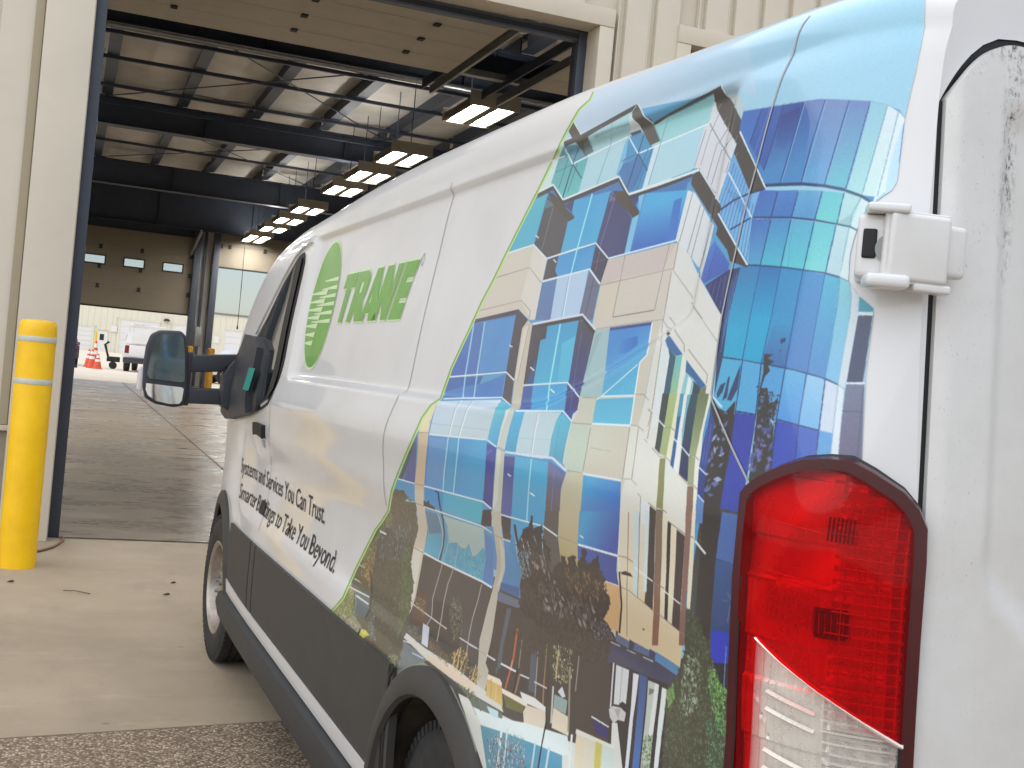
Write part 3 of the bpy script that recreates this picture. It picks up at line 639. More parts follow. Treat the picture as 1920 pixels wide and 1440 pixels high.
0 230 230 232|2179 3079 -38 -15 -8 3 38 15
0 62 64 84|2968 2847 -536 37 -125 -48 22 -18 22 -18 97 60 493 -28
1 74 138 200 58 106 186|2751 2820 110 -227|2941 2832 -487 29 -14 -243 85 -5 631 -35 -90 127
0 80 146 206|2792 2832 -337 22 -15 -211 -1 -16 324 -23
0 64 116 186|2947 2822 -133 11 -29 -230 137 -8
0 72 64 78|2449 2862 -142 -26 43 -38 -11 -191 -1 -16 102 27
0 48 100 172|3164 2569 -462 24 25 -36 220 -24 219 -34
0 64 126 196|3169 2503 -243 35 -221 20 -260 50 -3 -48 -5 -47 676 -41
0 46 102 176|3165 2571 -214 11 -11 -41 131 -9 91 -20
0 76 70 86|2437 2612 -97 -27 -15 -85 -30 -17 59 9 73 18
0 152 204 232|2953 2827 -8 -127 -4 -109 -22 -90 -21 -18 -19 0 21 18 6 18 16 72 5 126 7 108
0 152 204 232|2814 2836 -12 -104 -10 -120 -9 -69 -12 -51 -17 0 14 68 16 172 12 103
0 228 236 238|3151 2571 -710 43 -100 -31 -11 5 108 32 719 -41
0 158 148 140|2335 2584 -46 0 -58 -15 -4 2 59 16 50 0
0 226 232 240|3089 2466 -211 15 -441 26 -83 -19 -148 -16 7 4 79 8 60 9 82 20 420 -23 266 -17
0 206 194 178|2352 2802 -45 34 -62 -22 -7 -44 -8 -170 -6 -63 -6 -31 -25 -16 -61 -14 35 -10 81 10 56 14 12 16 21 95
0 222 212 196|2333 2803 -59 15 22 -216 2 -15 29 1
0 158 148 140|2287 2818 17 -235 -7 0 -17 234
0 72 68 82|2250 2814 -151 1 -9 -56 50 -7 -9 -165 -1 -14 99 -2
0 60 86 140|2168 2648 -16 43 -17 -89 -5 -29 76 -1
1 62 160 206 72 178 214|1983 2810 -14 -220|2094 2813 -275 14 -9 -233 320 -20 3 174 -43 11
0 84 188 220|1928 2741 -107 27 -14 -141 -3 -28 100 -6
0 80 78 86|1817 2832 -154 -48 40 -36 13 -13 89 33
1 74 76 96 58 68 130|1777 2791 -13 -213|1818 2825 -105 -44 -47 0 18 -180 -52 -15 -29 -13 1 -14 1 -13 73 22 100 11 30 12
0 150 232 238|1984 2816 -3 -234 -8 -50 -24 -16 -73 -15 -4 -16 -14 0 4 16 52 15 45 16 8 49 0 131 3 103
0 96 104 150|1776 2782 -11 -208 -6 0 11 207
0 60 58 66|2235 2800 -416 27 -24 3 -18 -10 -102 -45 -20 8 135 60 459 -27
0 220 222 232|2247 2813 -451 31 -127 -56 -13 5 137 59 37 -1 426 -28
0 64 98 165|2226 2565 -93 6 -13 -63 -100 -30 110 -4 58 14 31 15
0 62 164 216|2129 2571 -310 18 -4 -29 -85 -14 -10 -42 -3 -14 294 -11 101 29
0 52 60 126|1815 2587 -31 -11 -108 -11 -68 -21 0 -40 29 -30 67 12 15 58 82 14 11 14
0 228 236 238|2230 2565 -411 26 -48 -19 -109 -10 -48 -19 -9 4 49 19 108 10 54 21 419 -25
0 150 232 238|1981 2582 -8 -50 -25 -16 -72 -15 -4 -16 -13 0 3 16 54 15 43 16 8 50
0 90 98 160|1767 2578 -81 -16 -10 -16 -9 -48 -5 0 9 48 6 15
0 236 236 238|2197 2642 -46 -14 -8 5 47 13
0 236 236 238|1961 2561 -43 -12 -6 5 42 12
0 236 236 238|2461 2728 -38 -7 -5 5 38 7
0 164 194 196|1662 2790 -110 4 -23 -147 -71 -14 -13 -14 -10 -64 28 -2 146 -8 -3 27 22 13 58 14
0 150 180 188|1652 2774 -47 6 60 -134 12 -17 11 -16
1 70 140 208 84 184 218|1401 2773 -79 -206|1552 2796 -300 15 -2 -67 -75 -17 -1 -26 38 -25 -3 -84 -1 -24 230 -13 6 64 8 13 76 15
1 52 118 196 80 160 214|1360 2749 153 -25|1458 2752 -122 15 -12 -30 19 -8 58 -23 78 -1
0 50 78 140|1550 2796 -298 17 -1 -11 294 -16
1 88 180 216 96 190 218|1338 2558 -6 -86|1475 2545 -268 18 -8 -74 -2 -12 273 -14
0 226 242 244|1437 2553 -230 13 3 6 230 -13
0 210 232 234|1228 2671 149 -79 96 -48 -6 -3 -61 30 -184 97
0 232 238 238|1257 2811 -3 -67 -73 -17 -3 -25 39 -25 -4 -110 -7 -65 -4 -25 -10 0 8 51 8 147 -38 25 0 26 75 17 2 67
0 158 148 140|1662 2791 -411 25 -65 2 -39 -26 -90 -17 -4 1 91 18 41 26 93 -3 268 -16 118 -8
0 158 148 140|1147 2825 -52 -29 -4 1 53 30
0 158 148 140|1034 2780 -74 -45 -7 -22 -5 0 8 23 74 46
0 158 148 140|933 2720 -121 -72 -3 -26 -4 0 3 27 106 64 16 9
0 158 148 140|1032 2868 -81 -17 -63 -40 -85 -59 -14 -9 -2 1 159 108 83 17
0 158 148 140|1608 2543 -102 4 -33 2 1 2 135 -5
0 158 148 140|1210 2572 -60 2 -37 -16 -4 1 40 18 62 -3
0 160 154 146|1097 2742 -13 -200 -1 -11 -5 0 14 211
0 160 154 146|1083 2525 3 -47 -5 0 -2 47
0 160 154 146|1105 2531 -27 -9 -2 1 26 10
0 160 154 146|1187 2818 -6 -41 -65 -18 -12 -14 -5 0 4 13 73 18 7 42
0 204 204 186|1614 2548 -132 -9 -17 -79 159 -7 -33 -133 -2 -13 -32 -19 -132 5 12 11 34 144 9 14 113 40
1 208 206 188 206 198 180|1385 2451 -99 -155|1476 2456 -281 17 -13 -62 -28 -96 -2 -12 279 -11 7 38 33 101
0 196 206 188|1628 2452 -149 3 -47 -141 -3 -12 137 -12 25 20
0 222 220 206|1193 2476 -51 -2 -15 -59 -35 -103 61 -8 10 49 24 85
0 158 148 140|1631 2451 -161 6 1 3 161 -6
0 158 148 140|1195 2473 -52 1 -37 -13 -3 2 39 13 54 -1
0 158 148 140|1474 2448 -10 -41 -21 -66 -8 -40 -6 0 8 40 21 66 10 41
0 158 148 140|1201 2467 -10 -38 -41 -123 -5 0 6 25 35 98 9 38
0 158 148 140|1143 2471 -13 -50 -23 -60 -15 -49 -6 1 39 109 13 49
0 158 148 140|1559 2290 -127 3 0 2 127 -2
0 158 148 140|1159 2305 -68 5 -40 -13 -2 2 42 13 69 -5
0 158 148 140|1037 2274 -21 -8 -3 -38 4 -39 -5 0 -4 40 1 25 3 13 22 9
0 158 148 140|1080 2523 -8 -71 -3 -12 -5 0 5 23 6 59
0 158 148 140|1104 2528 -33 -10 -2 2 32 10
0 158 148 140|1087 2438 -25 -10 -2 2 25 9
0 228 244 246|1464 2458 -270 12 2 6 271 -12
0 226 232 236|1431 2289 -274 9 1 6 273 -8
0 160 170 160|1426 2380 -150 1 0 2 151 -1
1 74 166 216 60 112 192|1346 2284 -72 -132|1429 2288 -277 8 -11 -50 0 -25 6 -39 3 -13 29 -4 273 -39 -27 75 -4 25 2 38
0 58 108 162|1065 2759 -13 3 -94 -56 35 -7 56 24 25 25
0 46 44 44|1144 2783 -92 -13 11 -8
0 224 228 228|1092 2742 -46 -19 -15 -22 -5 -139 -7 -80 40 -3 15 87
0 54 92 112|1046 2723 -53 -26 -2 -130 -5 -82 33 -3 6 68 5 148
1 120 190 190 172 196 130|981 2691 -1 -168|993 2697 -35 9 -14 -218 42 -3 5 82
0 58 104 156|931 2689 -124 -73 28 -10 45 29 44 17
1 140 198 204 160 206 204|902 2644 1 -143|921 2652 -41 -17 -9 -16 1 -126 27 -2 28 -2 2 117
0 226 228 220|957 2702 -26 -13 -4 -200 17 -1
0 230 236 232|906 2642 -23 -13 0 -137 21 -2
0 52 74 84|877 2629 -43 -20 -2 -113 20 -2 20 -1 -1 126
1 110 120 90 152 164 112|823 2611 -5 -104|835 2606 -30 9 -8 -117 35 -2
0 58 70 74|1033 2583 -39 1 -7 -114 -11 -56 -3 -11 35 13 19 95
1 172 190 130 166 174 122|996 2582 -38 -174|994 2584 -45 3 -1 -79 -7 -67 -7 -33 -2 -11 41 6 14 67
0 232 226 196|949 2587 -18 -2 -6 -112 -18 -89 -3 -11 25 19 8 34 10 80
0 76 150 180|932 2587 -21 1 -5 -66 7 -51 1 -13 14 60
0 52 96 146|926 2518 -16 4 -12 -78 -17 -66 -3 -11 21 10 15 58
0 230 230 230|912 2586 -18 0 -12 -99 -10 -54 -18 -64 -3 -11 25 10 13 45 12 57
0 110 180 190|894 2586 -28 2 18 -59 -13 -86 -2 -13 17 51
1 56 80 92 44 56 92|858 2562 -38 -206|875 2587 -37 5 -13 -121 -27 -123 -3 -11 32 12 17 7 4 12 21 72 10 69 2 23
1 112 122 92 154 166 122|817 2590 -14 -177|840 2592 -55 2 7 -119 -2 -54 0 -11 32 1 12 78
0 158 162 126|821 2408 -32 1 -26 -79 29 0
0 232 228 214|785 2594 -13 -9 8 -75 0 -32 -39 -174 -7 -74 14 -2 2 34 8 45 32 104 2 75
1 136 112 96 140 104 90|778 2325 -19 -98|791 2327 -28 1 -13 -56 -3 -46 29 -4 3 53
0 140 138 92|962 2389 -30 4 -34 -79 -9 -33 -4 -34 35 -1 2 33 8 33
0 222 224 216|931 2392 -28 -13 -17 -55 -6 -32 -2 -44 7 -1 9 56
0 120 92 78|919 2243 -36 1 2 -39 31 -4
0 68 62 62|955 2248 -37 -11 5 -37 34 -5
0 228 228 230|1011 2264 -56 -14 8 -56 49 -7 -4 26
0 234 238 240|1039 2504 -54 -22 -5 3 54 22
0 234 238 240|924 2453 -51 -20 -54 -25 -4 3 71 32 34 13
0 150 146 128|981 2481 -33 2 -25 -8 -2 2 26 9 35 -3
0 150 146 128|1027 2415 -62 -22 -33 2 -30 -12 -2 2 31 12 34 -2 59 22
0 150 146 128|817 2410 -26 1 -20 -9 -2 2 21 10 28 -2
0 150 146 128|847 2355 -54 -25 -30 0 -16 -9 -3 2 18 9 30 0 53 25
0 150 146 128|967 2254 -47 -13 -35 3 -20 -6 -2 2 21 7 34 -4 47 14
0 58 74 140|763 2554 -27 -41 -10 -143 36 15 9 64
0 54 64 130|761 2381 -37 -15 -15 -73 30 14
0 96 130 184|738 2305 -31 -15 -5 -57 16 -3 16 -2
0 90 110 180|768 2516 -12 -99 -4 -22 -3 0 9 55 7 66
0 90 110 180|751 2510 -6 -80 -5 -34 -3 0 5 34 6 79
0 226 230 236|763 2382 -38 -16 -2 3 37 16
0 210 220 232|741 2307 -33 -17 -3 3 33 17
0 205 225 236|777 2588 -60 -32 -6 5 59 31
0 66 60 58|955 2232 -34 5 1 -34 16 -104 5 -103 6 -47 3 -12 46 13 -10 39 -10 99 -20 108
1 126 112 98 142 100 80|904 2223 43 -335|921 2237 -37 5 0 -23 18 -160 3 -91 10 -48 30 -85 38 -9 -33 97 -8 36 -4 116 -14 104
0 206 220 222|1049 2219 -39 5 20 -138 5 -115 2 -12 31 2 -3 129
0 214 228 228|984 2228 -29 4 1 -23 22 -129 5 -94 16 -3 1 46 -1 47 -14 117
0 50 48 48|858 2216 -16 -4 17 -154 2 -77 7 -45 3 -12 16 4 -8 48 -8 137
0 74 62 66|815 2199 -38 -13 13 -110 7 -111 8 -46 3 -11 39 10 -13 62 -4 82
0 232 218 190|842 2209 -25 -9 16 -133 5 -100 9 -46 22 5 -8 46 -3 90
0 230 216 190|884 2237 -23 -10 0 -11 16 -149 4 -102 6 -35 24 5 -6 34 -3 89 -15 123
1 146 112 100 138 102 92|763 2256 24 -332|776 2257 -26 4 -1 -57 14 -121 9 -132 12 -77 33 -8 -23 108 -4 88 -14 131
0 232 222 196|750 2261 -15 2 -2 -21 0 -43 15 -203 1 -11 17 -3 -5 111 -12 123
0 238 234 228|1065 2044 -115 -21 -5 4 115 22
0 238 234 228|885 2007 -85 -20 -4 4 84 20
0 224 224 224|736 2178 -48 -29 -7 5 47 29
0 150 128 108|949 2022 -65 -7 -2 3 65 7
0 150 128 108|794 1987 -44 -5 -2 2 44 6
0 150 128 108|1004 1949 -56 -12 -30 -4 -141 -33 -3 3 141 32 30 4 56 12
0 150 128 108|1170 2062 -54 4 -46 -7 -3 3 47 7 55 -4
0 150 128 108|1157 1967 -59 1 -94 -19 -3 2 94 19 60 0
0 150 128 108|859 2216 -84 -27 -36 -3 -2 3 36 3 84 26
0 150 128 108|1087 2211 17 -110 4 -49 0 -49 3 -37 6 -37 9 -38 22 -77 -5 1 -26 90 -10 50 -4 37 0 60 -3 37 -19 123
0 150 128 108|1015 2221 21 -144 2 -83 4 -36 -5 1 -4 36 -2 83 -20 132 0 12
0 70 58 50|1029 1866 -14 3 4 -6 12 -1
1 198 214 228 192 208 214|2844 2470 -79 -166|3124 2457 -689 43 -2 -20 -43 -18 -15 -16 -1 -47 -8 -32 -8 -32 741 -34 3 24 23 78 -6 36
0 206 220 230|3114 2456 -675 43 -3 -15 -36 -15 153 -19 552 -5
0 168 186 200|3110 2349 -739 22 1 3 684 -20 55 -2
0 228 234 238|2884 2477 -40 -15 -6 -17 14 -17 -3 -19 -17 -75 -2 -18 -15 0 5 37 16 74 -14 17 1 16 39 15
0 164 180 192|2892 2476 -40 -16 -2 -16 14 -17 -20 -94 -1 -19 -8 0 5 38 16 75 -14 16 0 17 39 15
0 228 234 238|2747 2481 -34 -14 -21 -15 14 -15 0 -18 -6 -84 1 -17 -15 0 -1 16 6 101 -14 15 15 15 35 14
0 164 180 192|2755 2480 -35 -14 -17 -15 14 -15 0 -35 -5 -50 0 -34 -7 -1 -1 17 6 102 -14 15 14 15 35 14
1 96 196 206 66 162 208|2386 2478 -100 -158|2427 2495 -167 -18 5 -89 -26 -78 115 20 20 69 -4 46 10 15 36 17
0 198 204 196|2269 2465 -21 11 -66 -5 -13 -17 2 -52 -21 -82 -1 -16 87 8 8 33 18 50 -2 52
0 220 222 214|2259 2461 -15 9 -17 -14 14 -74 -18 -67 14 -1
1 70 176 216 66 160 196|2115 2462 -35 -149|2162 2464 -95 1 -2 -70 -31 -83 98 -5 16 46 21 45
1 192 212 220 190 210 216|1917 2467 -63 -140|2068 2467 -338 18 28 -31 1 -16 -2 -47 -23 -55 -5 -14 308 -12 25 83
0 170 190 200|2056 2363 -314 19 1 2 241 -14 73 -5
0 228 234 238|1931 2468 -3 -31 -6 -31 -26 -58 -10 -29 -11 1 36 86 10 62
0 165 182 194|1938 2468 -3 -32 -7 -31 -36 -87 -4 1 4 14 31 72 7 31 3 32
1 84 188 212 86 160 188|1717 2469 -71 -155|1720 2480 -89 -23 -15 -80 -29 -73 139 20 28 68 4 62
0 60 150 185|1727 2443 -43 -117 -6 0 34 87 9 30
0 208 214 210|1635 2485 -42 17 33 -53 -10 -72 -23 -56 -4 -14 12 2 22 67 10 55
0 58 70 150|1714 2492 -114 11 35 -18 4 -27
0 224 240 246|2161 2462 -439 25 -87 -30 -7 4 91 32 451 -25
0 222 230 236|3097 2296 -740 33 -112 -18 -7 5 118 19 45 -1 699 -30
0 158 148 140|2242 2312 -48 1 -48 -10 -4 2 51 10 49 0
0 216 222 234|2142 2298 -371 12 2 9 371 -12
0 216 222 234|1968 2303 -270 13 -135 -32 -11 8 142 33 277 -12
0 84 96 152|3274 2283 -7 -19 -2 -19 5 -39 46 -120 9 -41 61 -1 126 -2 -59 63 -141 121 -29 39
0 74 86 96|3274 2283 22 -37 36 -39 203 -168 63 3 -107 84 -87 62 -89 58
0 232 222 176|3169 2450 -49 6 9 -49 17 -48 -20 -50 68 -5 69 -5 10 56
0 226 200 186|3147 2440 -17 4 4 -42 -1 -42 -20 -50 25 -2
0 218 190 158|3263 2299 -144 11 -14 -38 -2 -20 7 -39 46 -102 20 -61 -7 -52 1 -36 -9 -40 -4 -41 155 -23 -1 63 12 60 2 64 -14 39 -51 96 -7 20 -7 40 2 20
0 158 148 140|3281 2294 -166 10 2 3 166 -10
1 76 130 200 66 164 212|3007 2293 -481 -195|3099 2292 -745 38 -21 -46 -6 -46 11 -47 31 -81 9 -32 798 -28 -20 61 -56 122 -4 20
0 92 152 206|3083 2287 -237 11 -11 -34 -1 -35 10 -36 43 -108 6 -19 262 -10 -23 59 -48 98 -7 37
0 72 160 206|2802 2305 -104 4 -12 -32 -3 -33 6 -34 45 -103 12 -35 134 -6 -25 53 -39 69 -15 35 -5 16 -2 34
0 152 214 232|2839 2307 -9 -33 1 -34 11 -34 38 -70 16 -44 6 -23 -7 -73 0 -18 -19 3 0 18 5 36 2 36 -22 66 -20 35 -17 35 -7 17 -4 17 0 33 3 17 6 16
0 152 214 232|2701 2313 -7 -16 -7 -32 0 -17 7 -33 15 -34 27 -52 25 -63 -9 -74 0 -18 -18 2 0 19 6 37 3 36 -17 45 -35 69 -14 34 -5 17 -2 16 0 17 3 16 11 32
0 152 214 232|1903 2296 -11 -4 -9 3 11 4
1 58 74 158 56 62 140|2277 2307 51 -239|2353 2322 -114 -12 -6 -15 -8 -45 4 -31 41 -125 7 -32 107 15 -40 101 -14 50 3 47
0 78 96 190|2335 2287 -61 16 3 -11 50 -22
0 66 150 204|3169 2042 -276 16 -8 -66 1 -17 272 -17 12 4 -3 21
1 84 176 206 76 178 200|2758 2059 -231 -73|2893 2058 -509 16 7 -67 2 -17 135 -19 351 3
0 228 236 238|3179 2047 -796 28 -95 -16 -11 6 97 17 799 -27
0 158 148 140|2284 2060 -103 -3 -3 2 103 4
0 228 236 238|3617 2034 -289 8 -6 7 288 -8
0 158 148 140|3326 2044 -142 5 -2 4 141 -6
0 202 202 188|2235 2310 -92 -8 -13 -43 1 -44 37 -111 12 -48 2 -49 98 -15 -11 88 -41 124 -7 31 0 31
0 216 218 204|2228 2307 -41 -3 -10 -30 -4 -31 4 -31 39 -111 26 -21 26 -22 -12 49 -38 115 -3 35 2 17
1 74 82 150 84 96 160|2075 2289 48 -228|2139 2287 -107 6 -5 -14 -4 -29 1 -29 45 -153 3 -16 108 2 -11 48 -32 95 -6 30 1 30
1 78 176 214 66 162 208|1874 2292 -1 -213|2033 2295 -308 8 -12 -40 -2 -27 7 -41 35 -112 314 -32 -8 47 -35 124 0 44
0 158 220 236|1881 2301 -7 -30 -1 -31 6 -32 34 -103 10 -43 -14 1 -14 58 -29 88 -6 31 1 31 8 31
1 112 120 164 96 80 78|1652 2297 33 -204|1720 2308 -162 -26 28 -56 34 -137 130 -19 -40 140 -4 29 2 28
0 78 110 180|1720 2308 -162 -26 6 -13
0 130 128 150|1662 2281 -3 -14 -2 -28 4 -28 35 -117 -6 1 -27 87 -10 43 -1 28 2 14 3 14
1 204 198 172 196 182 150|1518 2280 22 -167|1557 2287 -133 5 -7 -37 3 -38 36 -127 164 -1 -34 137 -18 31
0 236 236 238|2094 2220 -37 -6 -9 5 36 6
0 236 236 238|1868 2173 -36 -6 -10 5 37 7
0 236 236 238|1872 2173 -41 -6 -9 5 41 7
0 60 54 60|2384 2043 -102 17 -2 -68 124 -18
0 60 54 60|2175 2053 -103 -3 3 -27 53 -8 54 -8
0 216 202 182|3323 2016 -127 15 -11 -44 -1 -22 -40 -49 10 -52 64 -72 39 -64 40 -116 26 -119 23 -48 33 -42 12 -20 7 -20 4 -18 19 40 2 22 -3 22 28 110 15 94 -40 96 -40 47 -55 50 -16 75 9 55 -2 20
0 228 222 206|3421 1720 -142 15 40 -89 19 -80 12 -78 45 -32 57 99 -7 62
1 92 160 196 84 170 200|3076 1917 -650 -167|3171 1937 -236 12 -566 19 -38 -19 -65 -19 46 -113 16 -64 0 -15 935 -13 -29 45 -68 72 0 57
1 84 180 212 74 168 204|3176 1819 -143 -93|3172 1828 -178 11 15 -61 -1 -39 255 -14 -28 40
0 92 128 160|3165 1934 -217 13 10 -86 185 -28 12 67
0 174 196 192|2897 1950 -529 20 -4 -47 3 -49 36 13 107 -51 49 -12 21 53 48 -31 62 -10 62 17 120 -23 -24 79
2 5 120 22 66 160 190 90 190 205 56 140 180 120 190 195|2887 1824 -257 18 -71 -18 -168 43 -17 -107 73 -17 547 -14 -33 67
0 82 134 196|2369 1965 -103 -35 52 -121 11 -35 4 -33 125 0 -28 51 -40 53 -19 86
0 40 52 84|3013 2043 -41 0 -5 -16 -15 -33 -30 -50 -7 -17 7 -61 48 -63 36 -41 14 -19 11 -20 -23 2 -25 40 -37 40 -48 65 -7 61 17 34 22 33 23 51 51 2
0 160 200 215|2980 1950 -24 -35 -19 -35 41 -79 27 -24 23 -25 18 -24 -13 1 -42 49 -27 25 -42 80 31 53 13 17
0 140 190 210|2858 1899 8 -56 74 -69 35 -45 -12 1 -35 45 -75 70 -8 57
0 140 190 210|2740 1840 36 -44 28 -42 9 -21 -10 1 -9 21 -13 21 -52 65
0 222 222 220|3500 1941 -167 7 -9 9 166 -8
0 158 148 140|3331 1950 -149 3 -5 4 149 -2
0 226 226 224|3185 1949 -792 24 -109 -12 -12 7 112 12 790 -22
0 234 236 236|3504 1715 -53 -1 -14 11 52 0
0 158 148 140|3446 1718 -181 0 -5 4 181 0
0 234 236 236|3269 1715 -296 3 -510 13 -114 -3 -12 9 115 4 561 -14 243 -1
0 50 50 60|3181 1982 -55 -2 -21 16 -19 -19 -78 -6 2 -10 176 -5
0 78 72 72|3267 1707 -810 21 -110 -1 24 -76 31 -80 -11 -165 -13 -44 -30 -53 283 56 309 3 435 -43 0 38 -5 20 -9 21 -29 44 -33 155
0 90 70 56|3283 1536 -135 14 -6 -146 57 -13 110 -25 5 36
0 60 56 56|3077 1539 -262 18 -173 -21 15 -139 45 -3 433 -31 -12 37 -39 58
0 166 154 150|2987 1714 45 -77 48 -94 -16 -88 49 -49 20 -24 -13 0 -20 24 -51 51 16 88 -48 94 -45 77
0 166 154 150|2826 1727 70 -89 27 -79 6 -83 12 -73 -1 -17 -4 -17 -13 2 4 17 0 18 -12 73 -6 82 -27 78 -69 89
0 166 154 150|2468 1724 34 -78 23 -42 20 -42 13 -60 4 -37 -1 -67 -12 2 0 84 -16 79 -43 85 -35 78
0 198 188 172|2288 2052 -109 15 -11 -72 -15 -41 -7 -43 13 -54 47 -58 53 -56 30 -120 17 -96 -18 -143 -19 -47 -9 -14 78 -22 12 12 43 51 16 28 21 105 -36 109 -15 36 -63 123 -37 53 -29 58 -1 54 4 34 9 30
0 214 206 194|2198 1973 -44 -60 13 -58 75 -84 51 -28 -23 35 -45 53 -16 38 -14 38
0 158 148 140|2381 1969 -116 -8 -102 -2 -4 4 102 1 115 8
0 70 62 64|2175 2043 -103 7 6 -55 -30 -23 103 -9 7 32
1 78 166 206 74 140 196|1907 2067 81 -247|2072 2052 -322 12 3 -71 5 -30 13 -45 26 -61 174 -75 67 -30 216 -8 -44 57 -37 39 -30 96 -129 21 51 36
0 60 100 160|2241 1775 -200 18 8 -21 7 -20 198 -8
0 220 226 230|2160 1958 -153 4 -6 6 152 -4
0 92 86 84|1740 2126 -123 16 16 -92 -35 -81 0 -30 6 -46 132 -25 13 83 15 40 -9 75
1 200 186 156 178 160 110|1537 2135 6 -169|1614 2143 -174 23 15 -69 6 -56 -17 -62 -1 -13 118 -21 45 23 5 25 18 52 -4 42
0 76 62 60|1598 1969 -155 -3 -28 -36 135 -42 148 -44 -55 64
1 64 160 210 58 84 170|1363 2174 -119 -126|1443 2166 -299 40 28 -131 2 -13 294 -10 -13 71
1 64 92 168 62 80 150|1409 2050 -197 -81|1468 2046 -292 12 4 -41 -18 -47 215 -21 87 19 -1 27
0 216 170 116|1262 1966 -106 4 11 -62 22 -76 4 -13 119 3 -52 66
0 220 176 126|1301 1969 -139 0 9 -76 17 -77 152 -1 -29 99
0 228 236 238|2182 2050 -421 16 -121 -17 -7 6 122 17 423 -16
0 158 148 140|1638 2051 -169 1 -2 3 168 -1
0 232 236 240|1466 2048 -292 11 -3 7 291 -11
0 226 220 214|1264 1964 -100 3 -3 5 100 -4
0 236 236 238|1453 2082 -28 -5 -6 5 27 4
0 104 114 134|2275 1732 -237 10 1 -33 240 -17
0 70 62 60|2279 1692 -240 19 -158 37 -635 57 -21 -21 4 -50 -7 -71 -14 -82 -24 -102 -6 -23 268 -68 807 1 78 37 -30 117 -9 82
0 86 98 110|2169 1686 -46 7 25 -70 24 -85 -2 -116 45 -9 -10 132 -21 94
0 84 92 104|1902 1573 -45 24 -27 -139 -3 -14 58 -6
0 66 58 66|2196 1440 -306 39 12 -32 6 -16 299 -37
0 192 96 66|2059 1631 6 -45 5 -75 33 -111 2 -16 -18 3 -2 16 -34 111 -3 60 -7 60
0 196 160 130|2073 1503 5 -39 -12 2 -5 40
0 44 36 34|2013 1508 5 -89 10 -31 3 -28 -2 -26 -13 2 1 26 -3 29 -11 30 -5 90
0 150 120 100|1988 1474 20 -80 -15 3 -20 80
0 150 140 130|2002 1606 2 -102 -1 -14 -9 2 1 72 -2 44
0 150 150 150|1847 1597 -7 -70 -15 -95 -11 2 19 123 4 42
0 150 130 80|1773 1638 -1 -45 -7 -88 -14 -85 -10 3 16 99 6 118
0 170 120 90|1765 1520 -19 -98 -7 1 19 98
0 216 216 218|2547 1449 -96 5 -7 8 97 -5
0 158 148 140|2449 1456 -115 1 -3 3 115 0
0 226 224 226|2331 1456 -94 3 -7 7 94 -3
0 230 230 232|2179 1460 -156 9 -6 9 155 -9
0 226 226 228|1977 1470 -84 8 -4 6 84 -7
0 226 210 196|1846 1479 -124 8 -4 6 124 -8
0 222 196 186|3369 1451 -529 -4 -8 7 528 4
0 210 206 212|2666 1448 -215 7 -7 6 215 -6
0 190 180 172|2449 1456 -114 4 -3 4 114 -4
0 220 220 222|2337 1457 -91 0 -7 6 91 1
0 72 72 98|1266 1770 -368 8 -69 -3 58 -35 17 -11 340 -24 43 -11 -14 60
0 98 112 142|1218 1806 -94 -3 17 -25 91 2
0 60 66 92|1129 1810 -41 -4 11 -22 42 -6
0 94 108 150|1094 1809 -95 -3 9 -21 103 -4
0 60 72 112|1000 1812 -36 -3 9 -25 35 1
0 92 142 188|963 1812 -142 -11 25 -30 130 11
0 214 218 226|1267 1767 -66 2 -3 3 66 -1
0 214 218 226|1155 1769 -59 2 -3 3 59 -2
0 214 218 226|1049 1773 -63 2 -2 4 63 -3
0 50 46 50|1266 1702 -125 13 -242 15 -3 -133 -20 -161 43 -15 270 -95 18 30 17 44 15 157 16 72
0 214 212 214|1249 1705 1 -73 -4 -71 -11 3 4 59 -1 85
0 216 216 214|1226 1705 -89 6 6 -117 79 -15 4 50
0 176 176 178|1185 1706 3 -64 0 -50 -6 1 0 63 -3 51
0 226 226 228|1110 1709 -37 4 15 -139 -9 -165 -12 -43 19 -7 9 20 5 22 9 136
1 66 92 142 76 120 190|1047 1709 -16 -327|1070 1717 -51 2 7 -125 -10 -174 -6 -34 39 -14 8 32 9 158
0 196 200 188|1015 1712 -65 4 12 -146 -6 -165 47 -17 3 11 9 150
0 226 226 220|974 1714 -24 2 10 -98 2 -60 25 -8 -2 58
0 226 230 226|932 1713 -29 2 10 -142 -3 -151 22 -8 1 11 6 101 1 92
0 120 122 110|1006 1690 -32 4 9 -14 23 -11
0 42 40 46|1187 1589 -21 14 -28 -2 -10 -20 4 -16 3 -17 16 18
0 206 202 200|1251 1554 -24 18 -54 10 -37 -6 2 -15 3 -14 41 -7 26 -19 27 9
0 174 166 168|1213 1565 -40 14 5 -18 4 -18
0 224 220 214|1220 1520 -35 10 -69 -120 -13 -19 -25 -26 22 -8 65 -22 33 59
0 226 230 236|1366 1494 -127 4 -4 5 127 -3
0 50 46 110|1361 1489 -123 5 -2 -31 76 -6
0 120 128 132|3441 1274 -461 10 -32 -4 225 -88 168 -64 91 -54 -38 124 5 20 10 20
0 210 214 216|3407 1268 -234 24 0 6 234 -24
0 210 214 216|3172 1257 -164 14 -2 5 164 -14
0 214 208 196|3448 1317 -403 -3 -383 16 -250 -2 -316 6 -27 -13 -28 -12 365 -23 566 -8 448 14
0 228 200 172|2996 1297 -348 21 -265 3 -3 -21 232 -11 336 -9
0 112 120 110|2584 1285 -216 2 -316 15 -56 -27 277 -42 84 26 102 16
0 214 220 214|2327 1250 -315 40 -43 -18 -21 -9 255 -44
0 212 178 112|2293 1382 -154 13 -20 -25 -51 -45 177 -7 31 37
0 238 222 196|2290 1392 -126 14 -29 -10 3 -11 148 -12
0 190 150 80|2253 1382 -44 -51 -13 -12 -7 2 36 37 20 26
0 226 196 130|2196 1383 -21 -29 -25 -29 -9 3 25 28 20 30
